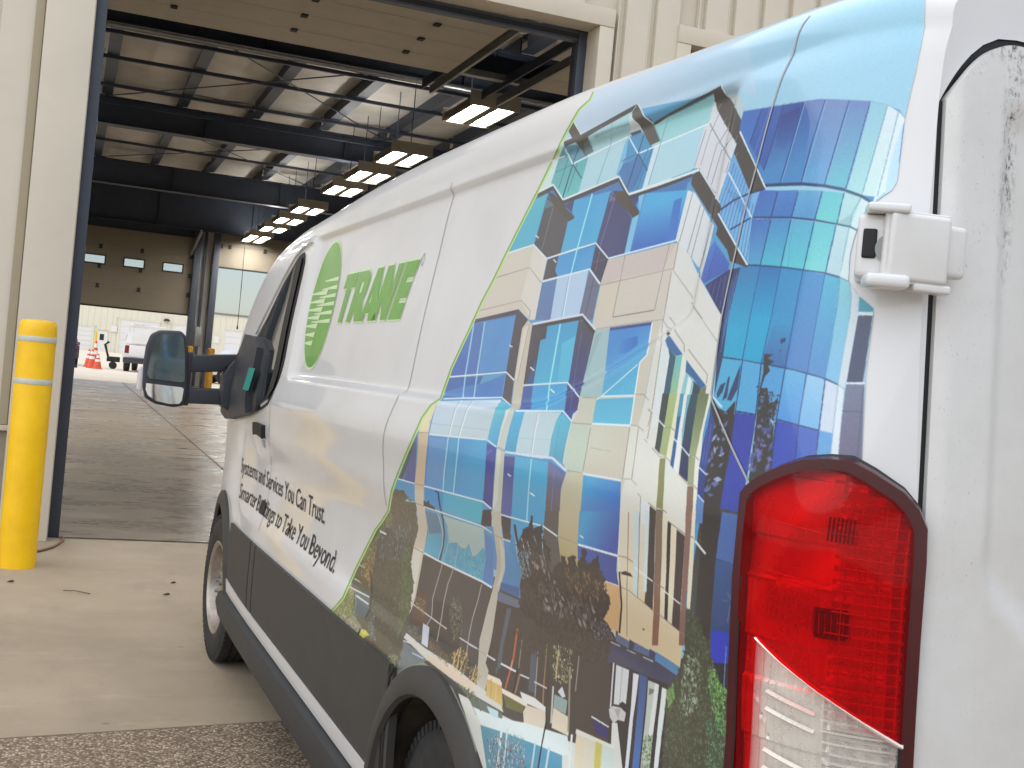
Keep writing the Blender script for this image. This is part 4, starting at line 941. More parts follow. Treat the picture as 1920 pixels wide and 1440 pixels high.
0 118 112 70|2117 1370 -228 17 4 -20 1 -18 143 -18
0 238 224 204|2130 1380 -234 18 -23 -10 11 -10 228 -14
0 236 232 224|1959 1414 -137 15 -107 -5 -13 -15 189 -20 38 6
0 226 208 186|1880 1386 -170 24 -10 -27 -24 -36 172 -27 44 36
0 150 170 168|1661 1487 -107 9 -1 -49 104 -6
0 220 220 220|1638 1503 -30 27 -25 -18 -12 -9 26 -10
0 230 214 190|1657 1441 -133 5 -15 -60 134 -13 9 26
0 226 234 230|2316 1249 -256 34 -205 44 -340 57 -41 -40 -12 -9 45 -15 227 -29 468 -75
0 196 222 222|2203 1289 -114 12 -12 -11 -13 -12 80 -7
1 84 150 172 90 156 184|2064 1247 -467 50|2211 1211 -221 39 -287 44 -196 26 -63 -68 -13 -20 -12 -34 57 -21 550 -201
2 31 120 30 150 176 160 90 140 150 120 160 170|2099 1226 -282 64 -37 -20 262 -67
0 222 212 190|1457 1427 -274 28 -5 -48 -10 -33 -42 -70 43 -15 192 -70 6 23 16 32 59 93 9 23
0 232 226 214|1460 1426 -276 31 -3 -10 281 -37
0 206 194 100|1311 1431 -44 5 -4 -35 -11 -33 -54 -90 35 -12 66 108 7 22
0 212 222 216|1261 1438 -79 11 -12 -67 -14 -30 -30 -48 67 -24 54 90 10 33
0 226 210 180|1450 1405 -58 6 -12 -47 -43 -74 -6 -11 100 78 12 23
0 226 236 236|2036 1290 -15 -24 -15 -39 -1 -29 10 -163 -21 6 -10 177 7 27 12 25 16 24
0 206 222 226|1968 1270 -13 -25 -5 -13 -2 -13 -1 -15 6 -147 -15 5 -6 146 1 15 8 26 14 25
0 200 216 222|1724 1298 -22 -46 -5 -25 1 -27 7 -55 -13 4 -9 69 1 13 6 24 22 45
0 200 216 222|1618 1313 -23 -47 -7 -25 -2 -26 4 -29 -18 5 -3 28 1 13 2 13 8 24 23 47
0 40 46 52|1720 1422 -9 -24 -13 -23 -3 -15 -10 -28 -24 -49 -14 -36 -3 -26 8 -57 -11 3 -8 57 1 13 7 25 28 58 11 28 7 30 14 23 8 25
0 224 232 228|1494 1397 -12 -34 -53 -83 -16 -32 -14 4 23 42 40 62 10 22 7 23
0 60 56 56|1495 1482 -18 -80 -7 2 18 80
2 32 260 26 200 180 196 160 140 160 110 120 100 220 206 216 90 96 84|2137 1197 -189 42 -175 23 -60 -124 343 -121
2 33 150 20 206 170 110 176 140 80 226 196 140 120 96 64|2744 1360 -102 56 -104 -5 -45 -49 43 -41 115 0
2 34 90 20 206 170 110 186 150 90 226 196 140 96 84 60|2499 1368 -77 28 -71 -26 16 -44 85 -1
2 35 120 20 190 130 80 150 110 70 110 90 66 90 100 70|3056 1365 -187 -4 -138 -14 -18 -34 260 6
0 224 190 120|2664 1325 2 30 -1 16 -3 16 -6 17 9 -1 8 -33 1 -16 -3 -30
0 224 190 120|2609 1328 18 43 3 16 -2 32 8 -1 2 -33 -3 -15 -5 -15 -14 -28
0 224 190 120|2572 1326 -2 34 -4 18 -7 18 -12 20 8 -1 11 -20 7 -18 4 -18 2 -34
0 224 190 120|2655 1347 43 32 8 -2 -45 -32
0 224 190 120|2420 1329 8 31 0 34 7 -1 0 -34 -8 -31
0 224 190 120|2390 1330 -20 34 -13 18 7 0 23 -35 9 -18
2 36 130 20 98 100 80 130 134 108 70 66 58 150 150 126|2803 1595 -77 24 -67 -68 -21 -88 102 -39 99 96
2 37 140 20 140 140 110 96 96 74 66 60 54 170 164 130|3356 1355 -148 25 -125 -38 96 -32 214 28
2 38 80 18 150 120 84 110 96 70 180 160 120|3326 1501 -164 12 -5 -75 145 8
0 206 206 212|3162 1403 -94 3 -16 -36 -42 -48 92 -2 43 48 11 17
2 39 110 22 110 120 80 80 86 60 150 150 110 60 60 48|2584 1285 -223 17 -129 -42 108 4
0 96 92 74|3717 1936 -82 -3 -66 2 -67 7 -23 -5 -116 9 -41 -6 -4 -11 19 -12 -9 -31 31 -19 -24 -12 10 -5 -1 -20 41 -10 -11 -23 -12 -12 34 -19 11 -21 32 -18 -2 -11 34 -23 22 -6 -33 -7 -13 -23 31 -20 -45 0 18 -16 -34 -21 7 -11 -22 -14 28 -15 -13 -17 -23 -11 7 -13 -24 -9 25 -21 -20 -6 -2 -14 8 -16 -13 -14 2 -12 7 -10 0 -17 -26 -13 27 -10 -38 -15 22 -9 -12 -16 7 -11 -11 -7 -1 -15 -15 -26 -29 -30 10 -20 18 -18 -31 -10 45 -27 -2 -10 7 -25 44 -11 18 -20 50 -19 43 -14 25 5 179 -28 31 7 35 -4 -10 29 20 6 25 1 4 17 43 0 20 21 36 -4 1 23 41 6 -22 18 26 8 50 -8 72 17 49 7 30 -5 -7 17 91 -1 -37 21 52 -1 -13 19 30 16 29 10 53 11 4 15 23 -2 29 12 23 27 18 33 -27 37 -44 23 -7 17 9 14 -60 37 13 20 -32 16 -29 9 7 20 -74 30 5 14 -55 31 -26 23 -44 21 -35 23 -2 16 -54 11 -27 27 -25 17 -51 21 5 8 -58 16 6 15 -21 16 -30 15 -35 29 20 1 -56 28
0 84 80 68|3667 1965 -19 21 -55 -7 -35 9 -65 1 2 -4 -39 -20 0 5 48 -26 -45 -12 -113 22 -27 -1 -17 -18 4 -17 32 -21 -32 -16 47 -38 -45 -2 46 -13 -15 -7 46 -22 -3 -12 60 -27 -35 -4 66 -24 -1 -26 -20 -7 17 -23 -6 -7 -25 -13 19 -3 25 -26 -44 -11 -4 5 -1 -29 -31 -7 12 -2 -11 -11 -41 -20 22 -4 -16 -40 25 -16 18 -24 -46 -3 24 -7 0 -22 -24 -3 19 -20 20 -8 -1 -19 -44 -9 1 -6 30 -17 -23 -6 -18 -9 -24 -23 21 -4 -11 -6 29 -24 -20 -22 -22 9 24 -21 -25 -6 40 -23 -11 -17 1 -12 19 -22 -27 -4 9 -18 117 -33 -17 -7 28 -34 87 13 26 -9 52 -6 67 0 33 -4 14 6 63 13 23 -8 3 14 -22 25 19 12 -6 15 23 8 -17 24 -18 38 9 17 40 -2 -18 23 44 5 -39 18 55 8 3 25 88 6 -39 12 55 12 -6 14 13 15 38 11 31 -2 -4 15 -24 15 36 13 15 23 -40 11 5 18 -1 15 57 -4 -24 33 -22 6 -15 16 15 11 -1 28 -17 6 -17 23 44 8 -66 24 33 11 -39 34 6 17 -41 5 32 26 -54 15 4 3 -10 16 -81 28 2 22 -84 17 10 8 -78 37 70 -12 -21 27 -95 40 27 15
2 1 520 26 74 76 54 104 108 78 60 56 48 124 124 88 92 78 60 54 52 46|3695 1967 -209 25 -155 -46 -11 -76 160 -160 548 -51 -139 145 -112 52
0 86 84 84|3979 1762 -92 5 -65 17 -103 17 -79 4 -39 7 -43 13 -20 -14 -9 -25 -17 -10 -54 2 36 -39 50 -23 29 -27 -11 -20 19 -21 0 -10 15 -16 -3 -9 70 -3 42 -12 341 -9 19 8 -5 19 11 8 -27 46 7 6 -19 15 7 23 14 10 -60 17
2 2 160 24 78 76 76 104 104 94 66 64 64 150 150 140 96 94 84|4008 1754 -549 74 50 -194 522 -72
2 3 900 30 94 82 68 78 72 56 104 98 72 66 60 50 120 118 90 86 76 62 112 102 80|4099 1550 -541 94 -162 -78 4 -132 28 -68 -55 -233 140 -54 293 16 205 257
2 4 260 26 96 146 78 70 130 70 120 150 96 60 84 52 86 110 66|3599 1691 -119 19 -13 -113 -84 -28 12 -113 139 -29 79 143
2 6 200 26 110 130 80 84 100 60 140 146 110|3577 1419 -182 37 7 -111 27 -94
2 7 170 26 196 164 88 170 120 70 206 176 120 120 90 56|4263 1582 -188 50 24 -82 19 -170 203 10 25 117
2 8 70 22 110 160 80 150 180 90 90 120 60|4008 1749 -210 100 -17 -30 444 -236 121 -76 20 -39
0 96 110 112|4350 1324 -288 13 -63 -54 -34 -36 257 -38 10 21 39 39
0 216 214 208|4466 1314 -397 23 -3 8 397 -22
0 200 190 180|4445 1368 -228 9 -6 7 229 -8
0 206 190 170|4407 1458 -136 4 -8 7 136 -4
0 236 234 230|4046 1702 -123 2 -14 11 123 -2
0 220 216 210|4300 1299 -261 5 -7 9 261 -4
0 104 90 60|4457 1385 -176 33 -144 -17 68 -29
0 48 48 52|4162 1470 -54 -64 -22 -20 -30 -37 -58 -51 5 -27 10 -28 -28 2 -9 29 -5 27 58 53 16 18 12 20 21 20 53 64
0 150 150 140|4330 1307 -75 -35 -15 -26 -6 -29 -15 3 7 28 16 27 76 35
0 120 124 84|4499 1314 -141 3 -80 -60 -21 -20 -13 -22 98 -62 81 -7 342 -28 -257 117 -9 27
2 9 170 24 110 150 60 170 180 90 90 110 50 190 170 90 220 200 150|4499 1314 -156 6 -87 -128 465 -70 -226 121
2 10 200 24 226 212 170 196 180 136 236 224 190 150 130 96|4681 1136 -330 40 -257 3 51 -70 568 -7
0 226 220 90|4089 1166 -125 19 -76 -9 65 -22 81 -34 63 -10
0 236 232 120|4052 1169 -72 7 -24 -13 86 -21
0 120 90 74|4052 1116 -199 61 -35 -48 -30 -11 -30 -11 268 -9
0 60 56 50|4089 1167 54 -61 -35 5 -54 61
0 222 220 214|3905 1100 -139 11 -11 9 138 -11
2 14 120 24 150 170 176 110 140 140 90 100 90 176 190 190|3943 1223 -59 70 -138 -118 140 -5
2 15 110 24 150 170 100 190 200 140 110 130 80 210 214 170|3526 1165 -160 40 -22 -69 47 -43 107 -10
0 58 51 49|2036 1956 -42 19 -10 9 -1 6 -23 19 -11 23 -29 4 -25 14 0 7 -40 34 5 -24 -3 -14 -11 -7 22 -14 -24 18 -47 14 -21 -2 -19 -13 28 -17 -20 -12 -30 1 9 -13 -48 -9 -15 1 36 -25 -37 2 18 -7 -10 -17 27 -2 -22 -11 24 -9 -32 -8 5 -21 3 9 -22 24 -39 24 -31 7 4 16 -35 12 -4 1 0 -17 -9 1 4 -19 -21 17 10 15 -48 16 -27 -1 11 -12 -15 -21 28 -15 -37 19 7 12 -28 16 9 4 -26 7 15 5 -2 18 -27 6 -11 -5 -8 -10 24 -17 -23 -8 11 -15 -16 11 -29 7 -6 10 -32 12 -7 -11 0 5 -19 -14 6 -17 -28 -1 15 -8 -36 -12 25 -20 -14 -8 14 -4 -29 -18 -13 -1 4 -9 -5 -17 12 -3 11 -20 11 -4 33 -32 15 0 -43 -13 -11 -12 -10 3 17 -20 -16 1 19 -18 10 -5 23 5 46 -12 -10 -3 50 -17 13 0 70 -24 -7 5 46 -13 -5 -4 53 -13 -6 -3 52 -10 -10 -12 53 -2 22 4 16 -6 2 15 62 -11 16 13 18 -2 36 6 4 -5 27 -2 37 5 -5 9 28 0 19 4 37 -8 40 10 -13 1 33 5 40 -1 -38 13 31 10 -20 16 -14 22 18 -7 -12 17 3 16 6 7 -11 11 -3 20 -23 16 -2 23 8 -1 -24 23 7 -1 14 7 17 15 -29 18 23 -3 -2 20
0 70 140 190|2065 1993 -67 -47 -13 -72 56 -81 10 97 40 48
0 52 48 54|2046 2033 -25 -51 -30 -39 -24 -40 -22 6 34 53 21 25 24 50
0 52 48 54|1873 2092 8 -36 2 -18 -11 -55 -2 -28 1 -14 -21 4 1 41 12 55 -10 53
0 52 48 54|1926 2041 -7 -45 -2 -30 -21 4 2 30 8 44
0 52 48 54|1841 2043 -17 -42 -9 -28 -20 4 4 14 23 56
0 52 48 54|1783 2070 32 -54 -9 -29 -5 -28 -20 4 5 28 10 27 -32 52
0 52 48 54|2028 1940 -37 -55 -22 7 37 54
0 52 48 54|1717 1993 11 -45 6 -15 -20 3 -10 30 -6 29
0 52 48 54|1605 1989 -8 -33 -18 4 8 33
0 52 48 54|1514 2005 -5 -30 0 -15 -18 4 6 44
0 52 48 54|1424 2044 -2 -44 -17 3 2 44
0 52 48 54|1319 2039 21 -47 -15 1 -21 47
0 160 196 214|1971 1994 -20 -29 -16 -29 -19 -50 -11 3 12 33 24 46 20 28
0 160 196 214|1910 1990 -28 -45 -11 3 29 45
0 160 196 214|1852 2022 -26 -28 -10 2 26 29
0 160 196 214|1770 2029 -2 -29 2 -29 -10 2 -1 29 2 28
0 160 196 214|2029 1954 -7 -29 -4 -30 -11 3 4 29 7 30
2 20 900 26 56 48 46 78 64 60 44 40 42 92 76 66 64 60 62|2015 1950 -142 89 -115 -2 -59 -98 -128 35 -158 27 -107 2 -49 -43 -24 -66 81 -55 -58 -51 377 -114 419 30 -39 145
2 21 60 20 120 112 112 96 88 90 84 76 76 150 140 136|1908 1961 -168 15 -92 -122 -305 16 37 -81 435 -34
2 22 70 22 150 118 88 120 92 72 70 54 46|1575 1948 -195 24 -98 -5 -6 -68 160 -21 131 -8
2 23 50 20 130 170 190 110 120 140|2017 1943 -127 21 10 -94 121 -43
2 24 500 28 74 62 54 60 50 46 86 76 60 52 44 42|2091 1620 -304 70 -273 62 -257 59 -3 -68 36 -27 163 -77 282 -73 288 1
2 25 80 24 170 164 120 150 138 84 120 110 90 60 54 48 190 184 160|1714 1649 -154 31 -25 -93 53 -51 86 -17 34 67
0 150 140 124|1570 1609 -14 -76 -33 -136 -14 5 32 135 13 76
0 64 56 54|1740 1565 -7 -55 -14 -80 -19 4 22 135
0 196 176 110|1672 1643 1 -45 -3 -59 -11 2 2 30 0 74
0 200 196 188|1687 1509 -17 -102 -8 -24 -14 4 12 49 12 77
0 66 58 56|1529 1595 -17 -118 -14 4 13 78 4 39
0 150 140 130|1504 1663 3 -69 -1 -54 -9 2 1 54 -3 69
0 52 44 44|1165 2014 -5 -25 -2 -25 3 -55 43 -97 -13 3 -37 83 -5 13 -2 15 -1 41 7 49
0 50 42 42|1150 2014 -30 10 -35 -1 -15 -8 73 -5
0 72 62 70|1399 1793 -107 33 -43 -36 55 -28
2 26 90 22 70 60 62 110 104 118 50 46 50 150 146 156|1416 1811 -138 18 -27 -45 140 -39
0 70 74 60|757 1964 -2 9 -15 3 3 7 -18 -7 5 -10 -24 10 -7 -10 17 -12 -25 1 -3 -14 6 -10 -33 -13 -12 -15 14 -22 -18 -2 4 -6 -15 -2 -2 -27 -18 -10 -7 2 6 -9 -8 -12 12 -13 -28 7 1 -11 -27 1 4 0 -1 -10 14 -10 -6 -6 3 -3 -10 -7 4 -17 -2 -6 23 -24 -4 4 -18 -9 5 -7 -17 1 -3 -15 4 -16 -17 -6 4 0 4 -20 -9 -10 12 -3 -16 -13 11 -7 -8 4 12 -15 -8 -13 6 0 -4 -10 2 -4 -16 -2 13 -12 -5 -5 0 -9 -7 -10 8 -5 -8 -2 -10 -24 0 -7 4 -5 -1 -14 8 -10 -7 0 6 -5 -4 -18 -5 -4 26 -7 15 0 -1 -3 10 -1 19 -15 30 0 9 -7 35 -15 32 -6 13 -6 15 -18 38 -13 20 -1 13 -13 20 6 -1 -8 42 -13 -12 15 23 8 2 11 6 1 8 9 -15 9 16 10 0 7 -14 9 20 18 -4 8 -6 2 18 5 -9 18 9 7 -11 9 -3 17 10 8 -14 10 19 -4 1 8 -18 19 19 9 -16 14 21 -2 -7 20 -7 3 -2 9 18 9 -20 27 -1 11 9 -4 -1 7 12 21 -7 23 6 3 -18 6 4 9 -14 26 -6 1 8 11 -13 17 9 -3 -32 17 0 8 -16 9 9 13 -12 3 -22 18 -7 11 9 1 -18 23 9 7 -24 4 -5 15 11 3 2 15 -7 8 5 0 -23 19 -1 3 6 1 6 7 -1 6 -18 21
2 40 1300 30 76 84 62 98 112 82 58 64 50 116 124 96 88 82 66 66 74 58 108 110 84|758 1961 -26 26 -23 -25 -55 -66 -38 -74 -12 -79 -47 -70 -10 -111 -16 -108 149 -57 168 -64 34 109 13 119 4 122 -21 53 -82 92 -20 68
2 41 60 28 140 152 130 120 134 110 170 178 160|825 1756 -66 119 -63 -34 19 -130 99 -55
2 42 260 34 108 168 84 140 190 110 84 146 70 170 206 140 60 110 60|663 1839 -42 11 -13 -30 -48 -21 25 -31 -26 -84 38 -12 47 69 16 47
2 43 120 28 120 160 90 90 130 70 150 176 120|907 1707 -39 37 -14 -38 37 -42
2 44 240 30 64 110 70 90 136 96 50 80 56 130 160 140|663 1701 -109 18 -4 -114 -11 -112 99 -36 17 120
2 45 120 26 90 120 70 60 80 50 140 160 120|1012 1542 -49 21 -14 -155 52 -19
0 196 222 140|2220 3819 -48 -41 -19 -26 16 -12 43 -24 9 -16 22 -28 52 -48 31 -25 12 -14 -3 -21 22 -12 75 -19 27 -12 7 -16 28 -47 47 -61 52 -61 96 -107 64 -78 85 -112 88 -93 79 -110 52 -65 125 -149 62 -130 -46 -19 1 -12 36 -16 45 -37 39 -37 22 -56 26 -39 44 -43 29 -22 141 -92 71 -52 33 -27 58 -54 36 -29 42 -45 70 -65 107 -51 180 -91 65 -49 119 -97 121 -112 30 -30 21 -25 12 -24 6 -22 7 -75 9 -26 42 -28 184 -100 -84 1 -180 100 -46 31 -8 29 -7 74 -7 22 -14 24 -21 24 -120 116 -56 48 -148 117 -177 92 -112 54 -53 48 -60 64 -33 27 -55 53 -101 77 -138 90 -29 22 -24 22 -20 21 -15 20 -20 37 -13 35 -73 67 -47 14 -29 17 71 24 -4 23 -50 106 -148 179 -51 66 -52 74 -87 92 -108 143 -63 77 -95 105 -25 31 -36 45 -22 31 -19 31 -15 31 -26 12 -75 19 -17 15 -3 16 -9 14 -70 58 -27 26 -10 13 -24 9 -47 23 8 24 21 28
0 120 172 62|2198 3809 -40 -37 -17 -26 18 -12 45 -22 8 -16 11 -14 31 -31 66 -55 9 -14 -3 -21 28 -11 75 -19 21 -13 7 -16 18 -31 58 -77 173 -198 38 -47 85 -113 88 -93 66 -93 78 -97 111 -133 61 -129 -54 -20 4 -14 44 -16 42 -35 39 -36 22 -56 11 -18 35 -42 25 -22 29 -22 140 -92 104 -78 57 -54 35 -29 42 -44 71 -66 226 -110 61 -33 95 -73 88 -72 120 -112 30 -30 21 -25 12 -23 6 -22 7 -75 9 -27 44 -29 183 -100 -46 1 -181 99 -46 31 -9 28 -7 75 -6 22 -13 23 -21 25 -60 58 -61 58 -56 48 -58 48 -92 71 -177 91 -111 54 -75 69 -39 42 -33 28 -56 53 -66 52 -175 117 -53 43 -20 21 -26 39 -22 54 -76 69 -49 14 -20 16 68 23 -7 23 -50 106 -174 212 -78 108 -87 93 -84 112 -76 93 -133 151 -58 76 -35 63 -32 11 -74 19 -9 17 -3 15 -13 14 -51 41 -33 30 -21 27 -25 10 -44 23 10 25 26 30
'''
BOUND = '2174 3799 -33 -34 -14 -25 66 -34 20 -28 32 -31 66 -54 6 -16 1 -19 106 -29 15 -15 26 -47 45 -61 172 -198 63 -78 72 -97 88 -93 91 -125 163 -196 51 -107 8 -23 -62 -21 10 -15 49 -15 79 -70 13 -37 20 -37 35 -41 25 -22 169 -114 70 -51 124 -108 40 -44 73 -68 110 -52 178 -92 152 -119 118 -107 60 -58 21 -25 12 -24 6 -22 7 -75 9 -27 46 -30 182 -100 -290 -58 -996 5 -278 -2 -752 -190 -1974 700 -2 71 -16 226 -11 241 -81 151 -126 72 -2 121 25 223 7 153 4 17 46 34 29 33 9 68 -2 43 -9 59 -22 32 -41 35 -8 23 11 163 -3 119 4 72 13 71 5 67 13 56 20 49 19 35 49 70 395 -28 8 -8 11 -4 39 -9 127 -10 382 -10'
# ============================================================= ground
def gz(y): return float(np.interp(y, [-1e3, 9.5, 38, 62, 138, 400], [0, 0, .42, .42, .95, 1.2]))
def sheet_xy(name, x0, x1, ys, dz, mat, n=2, kind='structure'):
    v = []; xs = np.linspace(x0, x1, n)
    for y in ys: v += [(x, y, gz(y)+dz) for x in xs]
    return tag(pyobj(name, v, grid_faces(len(ys), n)[:, ::-1].tolist(), mat), kind=kind)
sheet_xy('ground', -900, 900, [-400, 9.4, 38, 62, 138, 400, 1000], -.03, M['yard'])
J0, J1 = (-.11, 4.68), (1.0, 4.85); sl = (J1[1]-J0[1])/(J1[0]-J0[0]); yj = lambda x: J0[1]+sl*(x-J0[0])
def quad(name, pts, mat): return tag(pyobj(name, pts, [list(range(len(pts)))], mat), kind='structure')
quad('aggregate_paving', [(-14, -8, 0), (16, -8, 0), (16, yj(16)-.006, 0), (-14, yj(-14)-.006, 0)], M['aggregate'])
bm = bmesh.new(); vs = [bm.verts.new(p) for p in [(-14, yj(-14)+.006, 0), (16, yj(16)+.006, 0), (16, 9.50, 0), (-14, 9.50, 0)]]; f = bm.faces.new(vs)
r = bmesh.ops.extrude_face_region(bm, geom=[f]); bmesh.ops.translate(bm, vec=(0, 0, -.1), verts=[e for e in r['geom'] if isinstance(e, bmesh.types.BMVert)]); bmesh.ops.recalc_face_normals(bm, faces=bm.faces)
tag(obj('concrete_apron', bm, M['apron']), kind='structure')
quad('expansion_joint', [(-14, yj(-14)-.012, -.012), (16, yj(16)-.012, -.012), (16, yj(16)+.012, -.012), (-14, yj(-14)+.012, -.012)], M['joint'])
sheet_xy('garage_floor', -14, 16, [9.512, 14, 20, 26, 32, 38], .004, M['floor'], 12)
quad('threshold_joint', [(-.2, 9.496, .006), (9.4, 9.496, .006), (9.4, 9.516, .006), (-.2, 9.516, .006)], M['joint'])
for x in (2.0, -2.6, 6.6): quad('floor_joint', [(x-.012, 9.6, gz(9.6)+.008), (x+.012, 9.6, gz(9.6)+.008), (x-.35+.012, 37.9, gz(37.9)+.008), (x-.35-.012, 37.9, gz(37.9)+.008)], M['joint'])
for y in (26.8,): quad('floor_joint', [(-13.5, y-.012, gz(y)+.009), (15.5, y-.012, gz(y)+.009), (15.5, y+.012, gz(y)+.009), (-13.5, y+.012, gz(y)+.009)], M['joint'])
sheet_xy('yard', -120, 160, [38.02, 62, 138, 170], .004, M['yard'], 2)
# ============================================================= the building
bld = empty('service_building', (2, 9.5, 0)); tag(bld, 'beige metal service building with an open drive-through bay behind the van', 'building')
BL = Matrix.Translation((-2, -9.5, 0))
def bobj(name, bm, mat, smooth=None, parent=None):
    bm.transform(BL if parent is None else Matrix.Translation(-parent_world(parent))); return obj(name, bm, mat, parent or bld, smooth)
def parent_world(p):
    v = Vector(p.location)
    while p.parent: p = p.parent; v = v + Vector(p.location)
    return v
def bx2(name, a, mat, bev=0, parent=None): return bobj(name, box(bmesh.new(), *a, bev), mat, 40 if bev else None, parent)
HZ, EAVE = 4.66, 7.6
# wall panels: 0.3 m ribbed sheets, one object each, sharing meshes
def panel_mesh(wd, z0, z1, rib=.045):
    bm = bmesh.new(); pr = [(0, 0), (.012, 0), (.022, .046), (.022+rib, .046), (.032+rib, 0), (wd, 0), (wd, .056), (0, .056)]
    a = [bm.verts.new((x, y, z0)) for x, y in pr]; b = [bm.verts.new((x, y, z1)) for x, y in pr]; n = len(pr)
    for i in range(n): bm.faces.new((a[i], a[(i+1) % n], b[(i+1) % n], b[i]))
    bm.faces.new(a[::-1]); bm.faces.new(b); bmesh.ops.recalc_face_normals(bm, faces=bm.faces)
    me = bpy.data.meshes.new('wall_panel'); bm.to_mesh(me); bm.free(); me.materials.append(M['wall']); return me
def place_panels(me, xs, y):
    for x in xs:
        o = bpy.data.objects.new('wall_panel', me); C.objects.link(o); o.parent = bld; o.location = (x-2, y-9.5, 0)
P30u = panel_mesh(.298, HZ+.16, EAVE); P30 = panel_mesh(.298, .82, EAVE); P40 = panel_mesh(.398, .82, EAVE, .07)
place_panels(P30u, [.02+.3*i for i in range(13)], 9.40); place_panels(P30u, [5.04+.3*i for i in range(13)], 9.40)
place_panels(P30, [4.25, 4.55], 9.40); place_panels(P30, [9.25+.3*i for i in range(14)], 9.40)
place_panels(P40, [-.36-.4*(i+1) for i in range(12)], 9.40)
bx2('wall_core', (-14, -.06, 9.46, 9.62, .0, EAVE), M['trim']); bx2('wall_core', (4.10, 4.93, 9.46, 9.62, 0, EAVE), M['trim']); bx2('wall_core', (9.10, 16, 9.46, 9.62, 0, EAVE), M['trim'])
bx2('wall_core', (-.06, 4.10, 9.46, 9.62, HZ+.09, EAVE), M['trim']); bx2('wall_core', (4.93, 9.10, 9.46, 9.62, HZ+.09, EAVE), M['trim'])
bx2('stem_wall', (-14, -.13, 9.405, 9.459, -.02, .80), M['stem']); bx2('base_trim', (-5.16, -.355, 9.36, 9.40, .795, .835), M['trim'], .004)
# jambs and headers
def opening(x0, x1):
    bx2('jamb_trim', (x0-.36 if x0 < 1 else x0-.16, x0-.022, 9.375, 9.424, .0, HZ+.0), M['trim'], .004); bx2('jamb_trim', (x1+.022, x1+.16, 9.375, 9.424, 0, HZ), M['trim'], .004)
    bx2('jamb_reveal', (x0-.06, x0-.020, 9.424, 9.63, 0, HZ), M['trim']); bx2('jamb_reveal', (x1+.020, x1+.07, 9.424, 9.63, 0, HZ), M['trim'])
    bx2('header_trim', (x0-.16, x1+.16, 9.370, 9.426, HZ+.002, HZ+.16), M['trim'], .004); bx2('header_soffit', (x0-.02, x1+.02, 9.426, 9.63, HZ+.004, HZ+.03), M['trim'])
    bx2('jamb_steel', (x0-.02, x0+.06, 9.50, 9.70, 0, HZ-.002), M['jamb'], .006); bx2('jamb_steel', (x1-.06, x1+.02, 9.632, 9.70, 0, HZ-.002), M['jamb'], .006)
    bx2('header_steel', (x0+.062, x1-.062, 9.64, 9.72, HZ-.09, HZ-.002), M['jamb'])
    bx2('header_seal', (x0+.062, x1-.062, 9.632, 9.639, HZ-.07, HZ-.03), M['black'])
opening(0, 4.05); opening(5.0, 9.05)
bx2('jamb_cover', (-.36, -.026, 9.30, 9.37, 0, EAVE), M['wall'], .006); bx2('jamb_cover', (-.43, -.37, 9.375, 9.398, .84, EAVE), M['groove'])  # narrow strip stands for a groove, its shade put into the tan
# shell
for a in [(-14.2, -14, 9.62, 38, 0, EAVE), (16, 16.2, 9.62, 38, 0, EAVE)]: bx2('side_wall', a, M['insul'])
bx2('roof_deck', (-14.4, 16.4, 9.2, 38.4, 7.02, 7.10), M['trim'])
XP = [-13.9+1.42*i for i in range(22)]; YB = [9.72, 16.5, 24.5, 32.5, 37.8]
XP = [.29-1.42*10+1.42*i for i in range(22)]
ins = []
for i in range(len(XP)-1):
    for j in range(4):
        bm = bmesh.new(); x0, x1, y0, y1 = XP[i]+.06, XP[i+1]-.004, YB[j]+.02, YB[j+1]-.02
        vs = [[bm.verts.new((x0+(x1-x0)*a/4, y0+(y1-y0)*b/6, 6.70-.06*math.sin(math.pi*a/4)*(.5+.5*random.Random(i*9+j*3+b).random()))) for a in range(5)] for b in range(7)]
        for b in range(6):
            for a in range(4): bm.faces.new((vs[b][a], vs[b+1][a], vs[b+1][a+1], vs[b][a+1]))
        if XP[i] > -4: bobj('roof_panel', bm, M['insul'], 180)
        else: bm.free()
for x in XP:
    if x < -4: continue
    for j in range(4):
        bm = bmesh.new(); y0, y1 = YB[j]+.15, YB[j+1]-.15
        box(bm, x-.012, x+.012, y0, y1, 6.40, 6.68); box(bm, x-.10, x+.10, y0, y1, 6.375, 6.399); box(bm, x-.012, x+.11, y0, y1, 6.68, 6.70); bobj('purlin', bm, M['steel'])
def ibeam(y, z0, z1, fl=.16):
    bm = bmesh.new(); box(bm, -14, 16, y-.012, y+.012, z0+.02, z1-.02); box(bm, -14, 16, y-fl, y+fl, z0, z0+.02); box(bm, -14, 16, y-fl, y+fl, z1-.02, z1)
    for x in np.arange(-12, 16, 2.84): box(bm, x, x+.014, y-fl*.9, y+fl*.9, z0+.02, z1-.02)
    bobj('rafter_beam', bm, M['steel'])
for y, z0, z1 in ((16.5, 5.72, 6.36), (24.5, 5.82, 6.36), (32.5, 5.72, 6.36)): ibeam(y, z0, z1)
ibeam(37.4, 5.3, 6.36)
# bracing rods, conduits
for y, z in ((17.6, 6.30), (19.1, 6.26), (21.0, 6.31), (23.2, 6.30), (23.9, 6.12), (26.4, 6.3), (29.4, 6.3), (34.2, 6.25)):
    bx2('bracing_rod', (-14, 16, y-.025, y+.025, z, z+.06), M['steel'])
for x0, y0, x1, y1 in ((0.3, 16.7, 5.9, 24.3), (5.9, 16.7, .3, 24.3), (.3, 24.7, 5.9, 32.3), (5.9, 24.7, .3, 32.3)):
    bobj('brace_cable', tube(bmesh.new(), [(x0, y0, 6.34), (x1, y1, 6.34)], .012, 6), M['steel'])
bobj('conduit', tube(bmesh.new(), [(-4, 16.2, 5.66), (3.2, 16.25, 5.66), (12, 16.3, 5.66)], .022, 8), M['galv'], 60)
